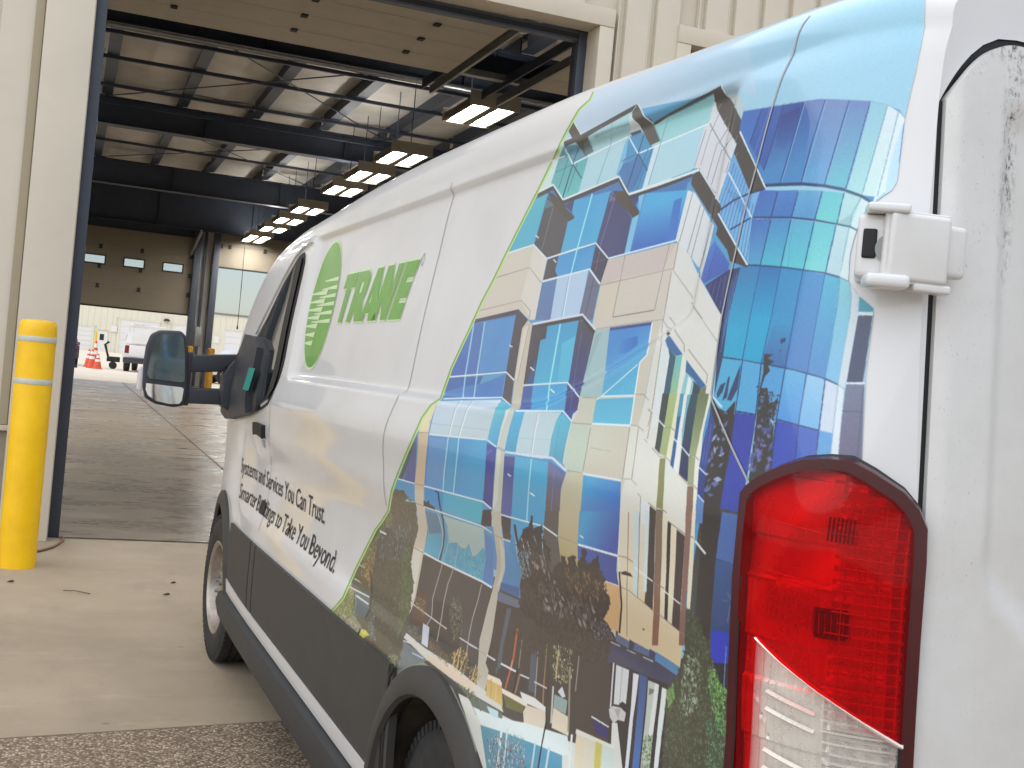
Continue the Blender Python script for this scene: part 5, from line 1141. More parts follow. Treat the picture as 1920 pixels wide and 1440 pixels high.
# open sectional doors of the two near bays
def hinge_mesh():
    bm = bmesh.new(); box(bm, -.035, .035, -.045, -.012, -.02, 0); box(bm, -.035, .035, .012, .045, -.02, 0); cyl(bm, (-.03, 0, -.014), (.03, 0, -.014), .012, n=8)
    me = bpy.data.meshes.new('hinge'); bm.to_mesh(me); bm.free(); me.materials.append(M['bolt']); return me
HM = hinge_mesh()
def open_door(x0, x1, zd, y0, n, full):
    d = empty('overhead_door', (x0, y0, zd), parent=None); d.parent = bld; d.location = (x0-2, y0-9.5, zd); wd = x1-x0
    bm = bmesh.new(); box(bm, .03, wd-.03, .004, .606, 0, .045, .004); me = bpy.data.meshes.new('door_panel'); bm.to_mesh(me); bm.free(); me.materials.append(M['odoor'])
    for i in range(n):
        o = bpy.data.objects.new('door_panel', me); C.objects.link(o); o.parent = d; o.location = (0, i*.61, 0)
        if i:
            for k in range(3):
                h = bpy.data.objects.new('hinge', HM); C.objects.link(h); h.parent = d; h.location = (wd*(.18+.32*k), i*.61, 0)
    for xx in (-.055, wd+.015):
        bm = bmesh.new(); box(bm, xx, xx+.04, -.3, n*.61+.9, -.06, -.052); box(bm, xx, xx+.004, -.3, n*.61+.9, -.06, .05); box(bm, xx+.036, xx+.04, -.3, n*.61+.9, -.06, .0); obj('door_track', bm, M['galv'], d)
    return d
open_door(.02, 4.03, 5.16, 10.05, 6, True); open_door(5.02, 9.03, 5.16, 10.05, 6, True)
for x in (4.03, 4.86):
    bx2('track_angle', (x-.012, x+.012, 9.75, 14.9, 5.22, 5.34), M['steel']); bx2('track_vertical', (x-.02, x+.02, 9.75, 9.83, 0, 4.95), M['steel'])
bx2('track_strut', (4.02, 4.05, 12.4, 12.43, 5.3, 6.4), M['steel']); bx2('track_strut', (4.84, 4.87, 12.0, 12.03, 5.3, 6.4), M['steel']); bx2('track_strut', (4.3, 4.34, 10.6, 10.64, 4.9, 6.5), M['steel']); bx2('track_strut', (4.45, 4.48, 10.7, 10.73, 4.9, 6.5), M['steel'])
bobj('torsion_shaft', cyl(bmesh.new(), (-.2, 9.95, 5.45), (9.3, 9.95, 5.45), .045, n=16), M['steel'], 40)
bobj('door_spring', tube(bmesh.new(), [(4.5, 9.85, 4.3), (4.48, 9.83, 4.0), (4.42, 9.8, 3.7), (4.4, 9.8, 3.2)], .05, 10), M['black'], 60)
bx2('back_purlin', (-4, 16, 14.0, 14.12, 5.28, 5.36), M['galv']); bx2('back_purlin', (-4, 16, 14.1, 14.16, 5.36, 5.6), M['steel'])
bx2('pier_lining', (4.13, 4.9, 9.63, 9.70, 0, EAVE-.6), M['insul']); bx2('wall_lining', (9.13, 15.9, 9.63, 9.7, 0, EAVE-.6), M['insul']); bx2('wall_lining', (-13.9, -.1, 9.63, 9.7, 0, EAVE-.6), M['insul']); bx2('wall_lining', (-.06, 9.1, 9.73, 9.76, HZ+.05, 6.9), M['insul'])
# far wall with two part-open sectional doors
def fw(name, x0, x1, z0, z1, mat, y0=38.0, y1=38.2): bx2(name, (x0, x1, y0, y1, z0, z1), mat)
fw('far_wall', -14, -.75, .3, EAVE-.5, M['insul']); fw('far_wall', 3.42, 4.16, .3, EAVE-.5, M['insul']); fw('far_wall', 8.3, 16, .3, EAVE-.5, M['insul']); fw('far_wall', -.75, 3.42, 5.02, EAVE-.5, M['steel']); fw('far_wall', 4.16, 8.3, 5.02, EAVE-.5, M['insul'])
for x0, x1 in ((3.40, 3.62), (3.98, 4.18), (-.77, -.6)): bx2('far_jamb', (x0, x1, 37.70, 37.99, .42, 5.9), M['jamb'], .01)
bx2('electric_box', (3.66, 3.86, 37.9, 38.0, 1.75, 2.35), M['galv'], .01); bx2('conduit_drop', (3.72, 3.80, 37.92, 37.98, .5, 5.6), M['steel'])
bobj('track_arm', tube(bmesh.new(), [(3.30, 37.9, 4.55), (3.42, 37.3, 4.95), (3.50, 36.9, 5.25)], .05, 8), M['galv'], 60)
def far_door(x0, x1, z0, z1, windows, n):
    d = empty('overhead_door'); d.parent = bld; d.location = (x0-2, 37.86-9.5, 0); wd = x1-x0; hgt = (z1-z0)/n; dz = []
    for i in range(n):
        a, b = z0+i*hgt+.001, z0+(i+1)*hgt-.001; dz.append(a); bm = bmesh.new()
        if windows and a < 4.05 < b:
            xs = [.24+.75, 1.38+.75, 2.53+.75]; zz = (3.98, 4.22); e = [0]
            for x in xs: e += [x, x+.58]
            e.append(wd)
            box(bm, 0, wd, 0, .05, a, zz[0]); box(bm, 0, wd, 0, .05, zz[1], b)
            for k in range(0, len(e), 2): box(bm, e[k], e[k+1], 0, .05, zz[0], zz[1])
            obj('door_panel', bm, M['idoor'], d)
            for x in xs:
                bm = bmesh.new()
                for q in ((x-.03, x+.61, -.012, 0, zz[0]-.03, zz[0]+.01), (x-.03, x+.61, -.012, 0, zz[1]-.01, zz[1]+.03), (x-.03, x+.01, -.012, 0, zz[0]+.01, zz[1]-.01), (x+.57, x+.61, -.012, 0, zz[0]+.01, zz[1]-.01)): box(bm, *q)
                f = obj('window_frame', bm, M['bolt'], d); g = obj('window_pane', box(bmesh.new(), x, x+.58, .02, .026, zz[0], zz[1]), M['pane'], d)
        else: box(bm, 0, wd, 0, .05, a, b, .006); obj('door_panel', bm, M['idoor'], d)
        if i:
            for x in (.3, .3+wd*.27, .3+wd*.56, wd-.06, .04):
                h = bpy.data.objects.new('hinge', HM); C.objects.link(h); h.parent = d; h.location = (x, -.004, a-.006); h.rotation_euler = (rad(-90), 0, 0); h.scale = (1.5, 1.5, 1.5)
    return d
m = MT('clear_pane'); m.set(base=(.7, .76, .8, 1), rough=.05); tr = m.n.new('ShaderNodeBsdfTransparent'); tr.inputs[0].default_value = (.95, .97, .98, 1); mx = m.n.new('ShaderNodeMixShader'); mx.inputs[0].default_value = .08
m.l.new(tr.outputs[0], mx.inputs[1]); m.l.new(m.p.outputs[0], mx.inputs[2]); m.l.new(mx.outputs[0], m.n['Material Output'].inputs[0]); M['pane'] = m.m
far_door(-.75, 3.40, 2.71, 5.10, True, 4); far_door(4.18, 8.28, 4.31, 5.6, False, 2)
for x0, x1, z in ((-.75, 3.4, 2.69), (4.18, 8.28, 4.29)): bx2('door_seal', (x0, x1, 37.86, 37.90, z-.03, z+.02), M['black'])
# ============================================================= lights
M['fixture_dark'] = simple('fixture_frame', (96, 88, 74), .6, var=.1)
def fixture():
    f = empty('ceiling_light'); bm = bmesh.new(); box(bm, -.33, .33, -.62, .62, .03, .10, .02); box(bm, -.06, .06, -.61, .61, -.02, .032, .004)
    for s in (-1, 1): box(bm, s*.315-.02, s*.315+.02, -.61, .61, -.02, .032, .004)
    obj('housing', bm, M['fixture_dark'], f, 40)
    for s in (-1, 1):
        bm = bmesh.new(); box(bm, s*.18-.108, s*.18+.108, -.57, .57, .012, .029); obj('diffuser', bm, M['lamp'], f)
    obj('roof_fill_panel', box(bmesh.new(), -.12, .12, -.5, .5, .1005, .106), M['roof_fill'], f)  # unseen glowing panel added to light the roof from below
    for s in (-1, 1): obj('end_plate', box(bmesh.new(), -.36, .36, s*.63-.012, s*.63+.012, -.03, .17, .006), M['fixture'], f, 40)
    for s in (-1, 1): obj('hanger', cyl(bmesh.new(), (0, s*.5, .09), (0, s*.5, 1.25), .008, n=6), M['steel'], f)
    return f
LY = [15.6, 19.7, 22.1, 24.3, 28.2, 30.8, 33.2, 36.0, 36.9]
LL = ['nearest twin-panel ceiling light, hanging just above the van roof', 'second twin-panel ceiling light from the open bay door', 'third ceiling light of the row, close behind the second', 'fourth ceiling light of the row, above the van front roof edge', 'fifth ceiling light of the row, left of the van roof front', 'sixth ceiling light of the row, in the middle of the far bay', 'seventh ceiling light of the row, before the far wall', 'eighth ceiling light of the row, near the far doors', 'farthest twin-panel ceiling light, beside the far wall column']
f0 = None
for y, lb in zip(LY, LL):
    if f0 is None: f = f0 = fixture()
    else: f = copy_tree(f0)
    f.location = (5.08, y, 5.18 + .0*(y-15)); tag(f, lb, 'ceiling light', 'twin-panel ceiling lights in a row')
NTH = ['nearest', 'second', 'third', 'fourth', 'fifth', 'sixth', 'seventh']
for xr, side in ((-1.95, 'left'), (12.1, 'right')):                # unseen rows added over the neighbouring lanes to brighten the interior
    for k, y in enumerate(LY[:7]):
        f = copy_tree(f0); f.location = (xr, y, 5.18); tag(f, '%s unseen twin-panel fill light added over the lane to the %s of the open bay' % (NTH[k], side), 'ceiling light', 'unseen twin-panel fill lights added over the %s lane' % side)
# ============================================================= bollards, cord, cable, leaves
def bollard(r, h, mat, bands):
    b = empty('bollard'); bm = bmesh.new(); lathe(bm, [(r*1.0, 0), (r, h-.07), (r*.985, h-.03), (r*.9, h-.008), (r*.6, h), (0, h+.002)], n=40); obj('sleeve', bm, mat, b, 50)
    for z in bands:
        bm = bmesh.new(); lathe(bm, [(r+.0015, z-.018), (r+.0025, z-.016), (r+.0025, z+.016), (r+.0015, z+.018)], n=40); obj('reflective_band', bm, M['tape'], b, 60)
    return b
b = bollard(.118, 1.61, M['yellow'], (1.485, 1.21)); b.location = (-.19, 8.24, 0); tag(b, 'bright yellow bollard with two pale bands standing left of the open bay', 'bollard')
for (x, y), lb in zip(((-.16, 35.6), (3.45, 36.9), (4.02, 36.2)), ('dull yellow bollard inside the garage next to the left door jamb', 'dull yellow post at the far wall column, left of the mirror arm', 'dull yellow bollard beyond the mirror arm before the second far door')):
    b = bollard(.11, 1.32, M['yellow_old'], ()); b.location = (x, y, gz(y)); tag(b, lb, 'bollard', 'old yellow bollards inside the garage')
bm = bmesh.new(); tube(bm, [(4.70, 36, 5.0), (4.705, 36, 3.6), (4.70, 36, 2.42)], .012, 6); cyl(bm, (4.70, 36, 2.36), (4.70, 36, 2.46), .03, .02, n=10); tag(obj('pull_cord', bm, M['bolt'], None, 60), 'thin dark pull cord hanging in front of the second far door', 'cord')
tag(obj('ground_cable', tube(bmesh.new(), [(-.10, 8.36, .012), (-.11, 8.75, .010), (-.04, 8.86, .010), (.02, 9.0, .010), (.06, 9.16, .010), (.085, 9.30, .010), (.09, 9.46, .012)], .010, 8), M['cord'], None, 60), 'thin brown cable curving over the concrete from the bollard to the bay threshold', 'cable')
def leafbit(x, y, a, s, lb):
    bm = bmesh.new(); pts = [(-1, 0, .004), (-.3, .35, .012), (.6, .3, .016), (1, 0, .006), (.5, -.35, .014), (-.4, -.3, .008)]; vs = [bm.verts.new((p[0]*s, p[1]*s, p[2]+.002)) for p in pts]; c = bm.verts.new((.1*s, 0, .003))
    for i in range(6): bm.faces.new((vs[i], vs[(i+1) % 6], c))
    o = obj('dry_leaf', bm, M['leaf']); o.location = (x, y, 0); o.rotation_euler = (0, 0, a); tag(o, lb, 'leaf', 'dry leaves lying on the concrete')
leafbit(.76, 7.77, .2, .02, 'dry leaf on the concrete, farther of the two near the van front wheel'); leafbit(.69, 7.39, .1, .024, 'dry leaf on the concrete, nearer of the two near the van front wheel'); leafbit(-.2, 7.68, .1, .022, 'dry leaf on the concrete in front of the yellow bollard'); leafbit(-.30, 7.73, .6, .014, 'tiny dry leaf on the concrete at the left picture edge')
tag(obj('twig', tube(bmesh.new(), [(.10, 7.46, .006), (.17, 7.42, .012), (.25, 7.37, .006)], .0028, 6), M['leaf'], None, 60), 'short dry twig lying on the apron between bollard and van', 'twig')
# ============================================================= the yard beyond
YFB = 132.0; ZB = gz(YFB)
fb = empty('warehouse', (10, YFB, ZB)); tag(fb, 'long cream metal warehouse with white roller doors across the far yard', 'building')
def fbo(name, bm, mat, smooth=None): bm.transform(Matrix.Translation((-10, -YFB, -ZB))); return obj(name, bm, mat, fb, smooth)
RZ = lambda x: 6.28-.022*(x-10)
# ribbed cladding sheets, each 0.6 m wide; split around the openings
ops_ = [(-.2, 2.25, ZB, 3.4), (2.70, 3.90, ZB, 3.05), (5.0, 8.9, ZB, 4.5), (10.5, 14.2, ZB, 4.5), (15.95, 19.6, ZB, 4.46), (-6.2, -2.6, ZB, 4.4), (21.5, 25, ZB, 4.4)]
pm = {}
for i in range(66):
    x = -14+i*.62; xm = x+.31; z0 = ZB
    for a, b_, c_, d_ in ops_:
        if a-.2 < xm < b_+.2: z0 = d_+.12
    key = round(z0, 2)
    if key not in pm:
        bm = bmesh.new(); pr = [(0, 0), (.10, 0), (.13, -.06), (.21, -.06), (.24, 0), (.618, 0), (.618, .05), (0, .05)]
        a = [bm.verts.new((q[0], q[1], z0-ZB)) for q in pr]; b2 = [bm.verts.new((q[0], q[1], 6.1-ZB)) for q in pr]; n = len(pr)
        for k in range(n): bm.faces.new((a[k], a[(k+1) % n], b2[(k+1) % n], b2[k]))
        bmesh.ops.recalc_face_normals(bm, faces=bm.faces); me = bpy.data.meshes.new('wall_panel'); bm.to_mesh(me); bm.free(); me.materials.append(M['wall_far']); pm[key] = me
    o = bpy.data.objects.new('wall_panel', pm[key]); C.objects.link(o); o.parent = fb; o.location = (x-10, 0, 0)
bm = bmesh.new(); box(bm, -14, 27, YFB+.06, YFB+18, ZB, 6.08); fbo('wall', bm, M['wall_far'])
bm = bmesh.new(); box(bm, -14.2, 27.2, YFB-.12, YFB+.10, 6.1, 6.3); fbo('roof_trim', bm, M['galv'])
for a, b_, c_, d_ in ops_:
    if b_-a > 2:
        hd = (d_-c_)/5
        for k in range(5): fbo('door_panel', box(bmesh.new(), a, b_, YFB-.01-.0, YFB+.05, c_+hd*k+.01, c_+hd*(k+1)-.01), M['white_plain'])
        fbo('door_trim', box(bmesh.new(), a-.2, b_+.2, YFB-.06, YFB+.04, d_, d_+.11), M['wall_far'])
        for q in ((a-.2, a-.005), (b_+.005, b_+.2)): fbo('door_trim', box(bmesh.new(), q[0], q[1], YFB-.06, YFB+.04, c_, d_-.002), M['wall_far'])
fbo('entrance_door', box(bmesh.new(), 2.76, 3.84, YFB-.03, YFB+.05, ZB, 3.0), M['white_plain'])
fbo('door_glass', box(bmesh.new(), 3.05, 3.48, YFB-.05, YFB-.032, 2.1, 2.75), M['glass']); fbo('door_frame', box(bmesh.new(), 2.5, 4.1, YFB-.02, YFB+.04, 3.01, 3.1), M['wall_far'])
bm = bmesh.new(); lathe(bm, [(0, .26), (.22, .22), (.34, .06), (.34, 0), (0, 0)], Matrix.Translation((9.7, YFB-.2, 4.8)), n=20); fbo('wall_lamp', bm, M['bolt'], 50)
def sign(x0, x1, z0, z1, lb):
    s = tag(obj('wall_sign', box(bmesh.new(), x0, x1, YFB-.12, YFB-.08, z0, z1), M['sign']), lb, 'sign', 'small white wall signs on the warehouse')
sign(4.12, 4.72, 3.1, 3.75, 'small white square sign right of the warehouse entrance door'); sign(14.75, 15.4, 2.95, 3.7, 'small white square sign left of the warehouse roller door in the second far opening')
# --- vehicles
def car(name, body_prof, gh_prof, width, mat, wheels, wr, wins, tag_kw, loc, rz, extra=None):
    c = empty(name)
    bm = bmesh.new(); n = len(body_prof)
    def loft(bm, prof, w0, w1, zmid):
        L = [bm.verts.new((-width/2*w0(z), y, z)) for y, z in prof]; R_ = [bm.verts.new((width/2*w0(z), y, z)) for y, z in prof]; m_ = len(prof)
        for i in range(m_): bm.faces.new((L[i], L[(i+1) % m_], R_[(i+1) % m_], R_[i]))
        bm.faces.new(L[::-1]); bm.faces.new(R_); bmesh.ops.recalc_face_normals(bm, faces=bm.faces)
    loft(bm, body_prof, lambda z: 1.0, None, 0); bmesh.ops.bevel(bm, geom=bm.edges[:], offset=.06, segments=2, profile=.6, affect='EDGES'); obj('body', bm, mat, c, 40)
    bm = bmesh.new(); zb = min(z for _, z in gh_prof); zt = max(z for _, z in gh_prof); loft(bm, gh_prof, lambda z: .96-.14*(z-zb)/(zt-zb), None, 0); bmesh.ops.bevel(bm, geom=bm.edges[:], offset=.04, segments=2, affect='EDGES'); obj('cabin', bm, mat, c, 40)
    for q in wins: 
        bm = bmesh.new(); vs = [bm.verts.new(p) for p in q]; bm.faces.new(vs); obj('window', bm, M['glass'], c)
    for y in wheels:
        for s in (-1, 1):
            bm = bmesh.new(); lathe(bm, [(wr*.6, -.12), (wr, -.11), (wr, .11), (wr*.6, .12)], Matrix.Translation((s*(width/2-.10), y, wr)) @ Matrix.Rotation(rad(90)*s, 4, 'Y'), 24, True); wh = obj('wheel', bm, M['tyre'], c, 40)
            bm = bmesh.new(); lathe(bm, [(wr*.62, .06), (wr*.5, .09), (.06, .07), (0, .08)], Matrix.Translation((s*(width/2-.10), y, wr)) @ Matrix.Rotation(rad(90)*s, 4, 'Y'), 20); obj('rim', bm, M['rim'], wh, 40)
    if extra: extra(c)
    c.location = loc; c.rotation_euler = (0, 0, rz); tag(c, **tag_kw); return c
def pickup_extra(c):
    for s in (-1, 1): obj('tail_light', box(bmesh.new(), s*.80-.09, s*.80+.09, -.03, .05, .85, 1.2, .01), M['carlamp'], c)
    obj('rear_bumper', box(bmesh.new(), -.92, .92, -.16, .02, .40, .66, .03), M['cardark'], c, 40)
    obj('tailgate', box(bmesh.new(), -.70, .70, -.035, .0, .68, 1.22, .02), M['carwhite'], c, 40)
    bm = bmesh.new()
    for s in (-1, 1):
        for y in (.25, 1.8): tube(bm, [(s*.78, y, 1.78), (s*.78, y, 2.12)], .03, 6)
        tube(bm, [(s*.78, .0, 2.12), (s*.78, 3.4, 2.12)], .035, 6)
    for y in (.1, 1.0, 1.9, 2.8): tube(bm, [(-.8, y, 2.14), (.8, y, 2.14)], .03, 6)
    obj('ladder_rack', bm, M['white_plain'], c)
    bm = bmesh.new()
    for x in (-.55, -.2): tube(bm, [(x, -.5, 2.2), (x, 3.8, 2.24)], .035, 6)
    for y in np.arange(-.3, 3.7, .33): tube(bm, [(-.55, y, 2.21), (-.2, y, 2.21)], .02, 6)
    obj('ladder', bm, M['white_plain'], c)
    obj('topper_window', box(bmesh.new(), -.6, .6, -.012, .02, 1.30, 1.66, .01), M['white_plain'], c)
car('parked_pickup', [(0, .45), (0, 1.22), (3.9, 1.22), (5.3, 1.15), (5.5, .9), (5.5, .45)], [(.02, 1.24), (.1, 1.8), (3.0, 1.84), (3.5, 1.82), (4.2, 1.24)], 1.95, M['carwhite'], (1.15, 4.5), .39,
    [[(-.96, .4, 1.30), (-.96, 2.0, 1.30), (-.90, 2.0, 1.68), (-.90, .45, 1.68)], [(-.96, 2.2, 1.30), (-.96, 3.6, 1.30), (-.90, 3.2, 1.68), (-.90, 2.2, 1.68)]],
    dict(label='white pickup truck with topper and ladder rack parked in the far yard', cat='pickup truck'), (3.30, 56, gz(56)), rad(-9), pickup_extra)
def dark_extra(c):
    for s in (-1, 1): obj('tail_light', box(bmesh.new(), s*.72-.1, s*.72+.1, -.03, .05, .8, .98, .01), M['carlamp'], c)
    obj('rear_bumper', box(bmesh.new(), -.85, .85, -.1, .02, .38, .62, .03), M['cardark'], c, 40)
    for s in (-1, 1): obj('door_mirror', box(bmesh.new(), s*1.0-.1, s*1.0+.1, 2.6, 2.7, 1.0, 1.15, .02), M['cardark'], c, 40)
car('parked_car', [(0, .35), (.05, 1.0), (3.2, 1.0), (4.4, .85), (4.5, .35)], [(.1, 1.0), (.5, 1.46), (2.2, 1.5), (3.2, 1.0)], 1.8, M['cardark'], (.85, 3.6), .33,
    [[(.62, .15, 1.06), (-.62, .15, 1.06), (-.55, .46, 1.40), (.55, .46, 1.40)], [(.87, .5, 1.05), (.87, 2.9, 1.05), (.76, 2.2, 1.42), (.76, .7, 1.42)]],
    dict(label='dark parked car half hidden behind the left door jamb', cat='car'), (-.36, 60, gz(60)), rad(4), dark_extra)
car('parked_sedan', [(0, .35), (.05, .95), (1.2, 1.0), (3.3, 1.0), (4.5, .9), (4.6, .35)], [(.8, 1.0), (1.4, 1.42), (2.6, 1.45), (3.5, 1.0)], 1.8, M['carwhite'], (.9, 3.7), .33,
    [[(-.87, 1.1, 1.04), (-.87, 3.2, 1.04), (-.76, 2.6, 1.38), (-.76, 1.5, 1.38)], [(.6, .92, 1.06), (-.6, .92, 1.06), (-.55, 1.36, 1.38), (.55, 1.36, 1.38)]],
    dict(label='white parked car seen through the second far door above the mirror arm', cat='car'), (4.7, 47, gz(47)), rad(-80))
def cone(h, r, bands):
    c = empty('traffic_cone'); obj('base', box(bmesh.new(), -r*1.25, r*1.25, -r*1.25, r*1.25, 0, .05, .01), M['orange'], c)
    bm = bmesh.new(); lathe(bm, [(r, .05), (r*.22, h), (r*.12, h+.01)], n=20); obj('cone_body', bm, M['orange'], c, 50)
    for z in bands:
        k = lambda q: r+(r*.22-r)*(q-.05)/(h-.05)
        bm = bmesh.new(); lathe(bm, [(k(z)+.006, z), (k(z+.13)+.006, z+.13)], n=20); obj('white_band', bm, M['white_plain'], c, 50)
    return c
cn = cone(.85, .19, (.42, .64)); K = [((.98, 59.5), 'orange traffic cone with white bands, back left of the cone cluster'), ((1.24, 59.0), 'orange traffic cone with white bands, tallest in the middle of the cluster'), ((1.08, 57.2), 'orange traffic cone with white bands, front of the cone cluster'), ((1.32, 56.4), 'low orange traffic cone at the front right of the cluster')]
for i, ((x, y), lb) in enumerate(K):
    c = cn if i == 0 else copy_tree(cn); c.location = (x, y, gz(y)); c.scale = (1, 1, (1.0, 1.5, 1.0, .8)[i]); tag(c, lb, 'traffic cone', 'orange traffic cones in the yard')
hc = empty('hand_cart', (2.05, 60, gz(60))); tag(hc, 'dark hand cart standing left of the pickup', 'cart')
obj('tray', box(bmesh.new(), -.25, .35, -.3, .3, .35, .6, .03), M['bolt'], hc, 40); obj('handle', tube(bmesh.new(), [(-.2, 0, .6), (-.38, 0, 1.15), (-.2, 0, 1.3)], .06, 8), M['bolt'], hc, 60); obj('cart_wheel', cyl(bmesh.new(), (.05, -.32, .18), (.05, .32, .18), .18, n=16), M['tyre'], hc, 40)
tp = empty('yard_post', (1.35, 66, gz(66))); tag(tp, 'thin yellow post behind the orange cones', 'post'); obj('pipe', cyl(bmesh.new(), (0, 0, 0), (0, 0, 1.75), .06, n=12), M['yellow'], tp, 40)
tag(obj('rubble', box(bmesh.new(), .30, .46, 55.0, 55.15, gz(55), gz(55)+.12, .03), M['bolt'], None, 40), 'small dark lump lying on the yard near the dark car', 'rubble')

# ============================================================= the van (local frame, turned 1.2 degrees)
van = empty('work_van'); TH = rad(1.2)
PIV = np.array([.80, 2.5, 0]); TR = np.array([.02, 0, 0])
R2 = np.array([[math.cos(TH), -math.sin(TH), 0], [math.sin(TH), math.cos(TH), 0], [0, 0, 1]])
van.matrix_world = Matrix.Translation(Vector(PIV+TR)) @ Matrix.Rotation(TH, 4, 'Z') @ Matrix.Translation(Vector(-PIV))
tag(van, 'white cargo van wrapped with a print of a glass building, parked facing the open bay', 'van')
XC = .80 + WH; YW, YFW, ZW, RT = 2.46, 5.86, .355, .355
XE = .943                                                     # where the body corner meets the rear doors
def ylim(z): return 1.1635 + .027*np.clip((np.asarray(z, float)-1.35)/.45, 0, 1.6)
def grid_faces(nr, nc):
    i = np.arange(nr-1)[:, None]*nc + np.arange(nc-1)[None, :]
    return np.stack([i, i+nc, i+nc+1, i+1], -1).reshape(-1, 4)
SX0, SX1, TY0, TY1, PPM = 0.0, 2.75, .30, 2.25, 900
TW, TH_ = int((SX1-SX0)*PPM), int((TY1-TY0)*PPM)
def dec(s):
    p = np.cumsum(np.array(s.split(), float).reshape(-1, 2), axis=0)/2000.
    return np.stack([(p[:, 0]-SX0)*PPM, (p[:, 1]-TY0)*PPM], -1)
def inside(P_, poly):
    x, y = P_[:, 0], P_[:, 1]; r = np.zeros(len(P_), bool); n = len(poly)
    for i in range(n):
        (ax, ay), (bx_, by) = poly[i], poly[(i+1) % n]
        if ay == by: continue
        r ^= ((ay > y) != (by > y)) & (x < (bx_-ax)*(y-ay)/(by-ay)+ax)
    return r
bnd = dec(BOUND); bnd = np.stack([bnd[:, 0]/PPM+SX0, bnd[:, 1]/PPM+TY0], -1)
# --- body shell
YS = np.concatenate([1.1635 + np.linspace(0, 1, 34)**1.25*.45, np.arange(1.64, 5.0, .024), np.arange(5.0, 6.5, .04), np.linspace(6.5, 6.86, 18)])
NK, NCAP = 190, 20
Vt, UVt = [], []
for y in YS:
    zs = float(shoulder(y)); H = float(topz(y))
    z = np.linspace(.26, zs, NK)
    yy = y + (ylim(z)-1.1635)*np.clip(1-(y-1.1635)/.3, 0, 1)
    x = xplan(yy) + dside(yy, z)
    z2 = zs + (H-zs)*np.sin(np.linspace(0, math.pi/2, NCAP))[1:]
    y2 = y + (ylim(z2)-1.1635)*np.clip(1-(y-1.1635)/.3, 0, 1)
    d0 = dside(y2, np.full_like(z2, zs)); x2 = xplan(y2) + capd((z2-zs)/(H-zs), d0)*1.0
    x2 = np.where(np.arange(NCAP-1) == NCAP-2, XC, np.minimum(x2, XC))
    Vt.append(np.stack([np.concatenate([x, x2]), np.concatenate([yy, y2]), np.concatenate([z, z2])], -1))
    UVt.append(np.stack([s_of_y(np.concatenate([yy, y2])), t_of_z(np.concatenate([z, z2]), np.concatenate([yy, y2]))], -1))
Vg = np.array(Vt); UVg = np.array(UVt); nr, nc = Vg.shape[:2]
F = grid_faces(nr, nc); V = Vg.reshape(-1, 3); UV = UVg.reshape(-1, 2)
fc = V[F].mean(1)
inarch = ((fc[:, 1]-YW)**2 + (fc[:, 2]-ZW)**2 < .425**2) | ((fc[:, 1]-YFW)**2 + (fc[:, 2]-ZW)**2 < .425**2)
cu = UV[F].mean(1); e_ = .03
under = np.ones(len(F), bool)
for du, dv in ((0, 0), (e_, 0), (-e_, 0), (0, e_), (0, -e_)): under &= inside(cu+np.array([du, dv]), bnd)
under &= ~((fc[:, 2] < .80) & (fc[:, 1] > 2.7))
Fl = F[~(inarch | under)]; F = F[~inarch]; fc = fc[~inarch]
colk = np.arange(nr*nc) % nc
glassf = (fc[:, 1] > 5.28) & (fc[:, 1] < 6.30) & (colk[F].min(1) >= NK-1) & (fc[:, 0] > XC-.86)
def mirrored(V, F): W = V.copy(); W[:, 0] = 2*XC - W[:, 0]; return np.concatenate([V, W]), np.concatenate([F, F[:, ::-1]+len(V)])
def compact(V, F, U=None):
    u, inv = np.unique(F, return_inverse=True); F = inv.reshape(F.shape)
    return (V[u], F, U[u]) if U is not None else (V[u], F)
bf = F[~glassf]; gl_ = (V[Fl].mean(1)[:, 1] > 5.28) & (V[Fl].mean(1)[:, 1] < 6.30) & (colk[Fl].min(1) >= NK-1) & (V[Fl].mean(1)[:, 0] > XC-.86)
Wm = V.copy(); Wm[:, 0] = 2*XC-Wm[:, 0]; bv, bf = compact(np.concatenate([V, Wm]), np.concatenate([Fl[~gl_], bf[:, ::-1]+len(V)])); bfl = bf.tolist(); bv = bv.tolist()
# rear frame over the doors, from the door outline to the end section of the roof
def zdoor(x): return 1.985 - .105*np.clip(1-(x-XE)/.12, 0, 1)**2.2
ec = Vg[0]; lx = np.maximum(ec[:, 0], XE); lz = np.minimum(zdoor(lx), ec[:, 2]); lo = np.stack([lx, ylim(lz)+.0005, lz], -1)
for sgn in (1, -1):
    b0 = len(bv); n = len(ec)
    for a in (ec, lo):
        q = a.copy()
        if sgn < 0: q[:, 0] = 2*XC-q[:, 0]
        bv += q.tolist()
    for i in range(n-1): f = [b0+i, b0+i+1, b0+n+i+1, b0+n+i]; bfl.append(f if sgn > 0 else f[::-1])
body = pyobj('body', bv, bfl, M['white'], van, smooth=50)
wv_, wf_ = compact(V, F[glassf]); wv_, wf_ = mirrored(wv_, wf_); pyobj('windscreen', wv_, wf_.tolist(), M['glass'], van, smooth=180)
# front panel, light-blocking boxes under the floor
bm = bmesh.new(); box(bm, 1.05, 2*XC-1.05, 6.74, 6.88, .25, .96, .05); obj('bumper', bm, M['clad'], van, 40)
bm = bmesh.new(); box(bm, .86, 2*XC-.86, 2.95, 5.40, .24, .5); box(bm, 1.2, 2*XC-1.2, 1.25, 6.6, .24, .5); obj('underbody_blocker', bm, M['black'], van)  # plain dark boxes added to block light beneath the van
bm = bmesh.new(); box(bm, .93, 2*XC-.93, 1.08, 1.2, .40, .58, .03); obj('rear_bumper', bm, M['clad'], van, 40)

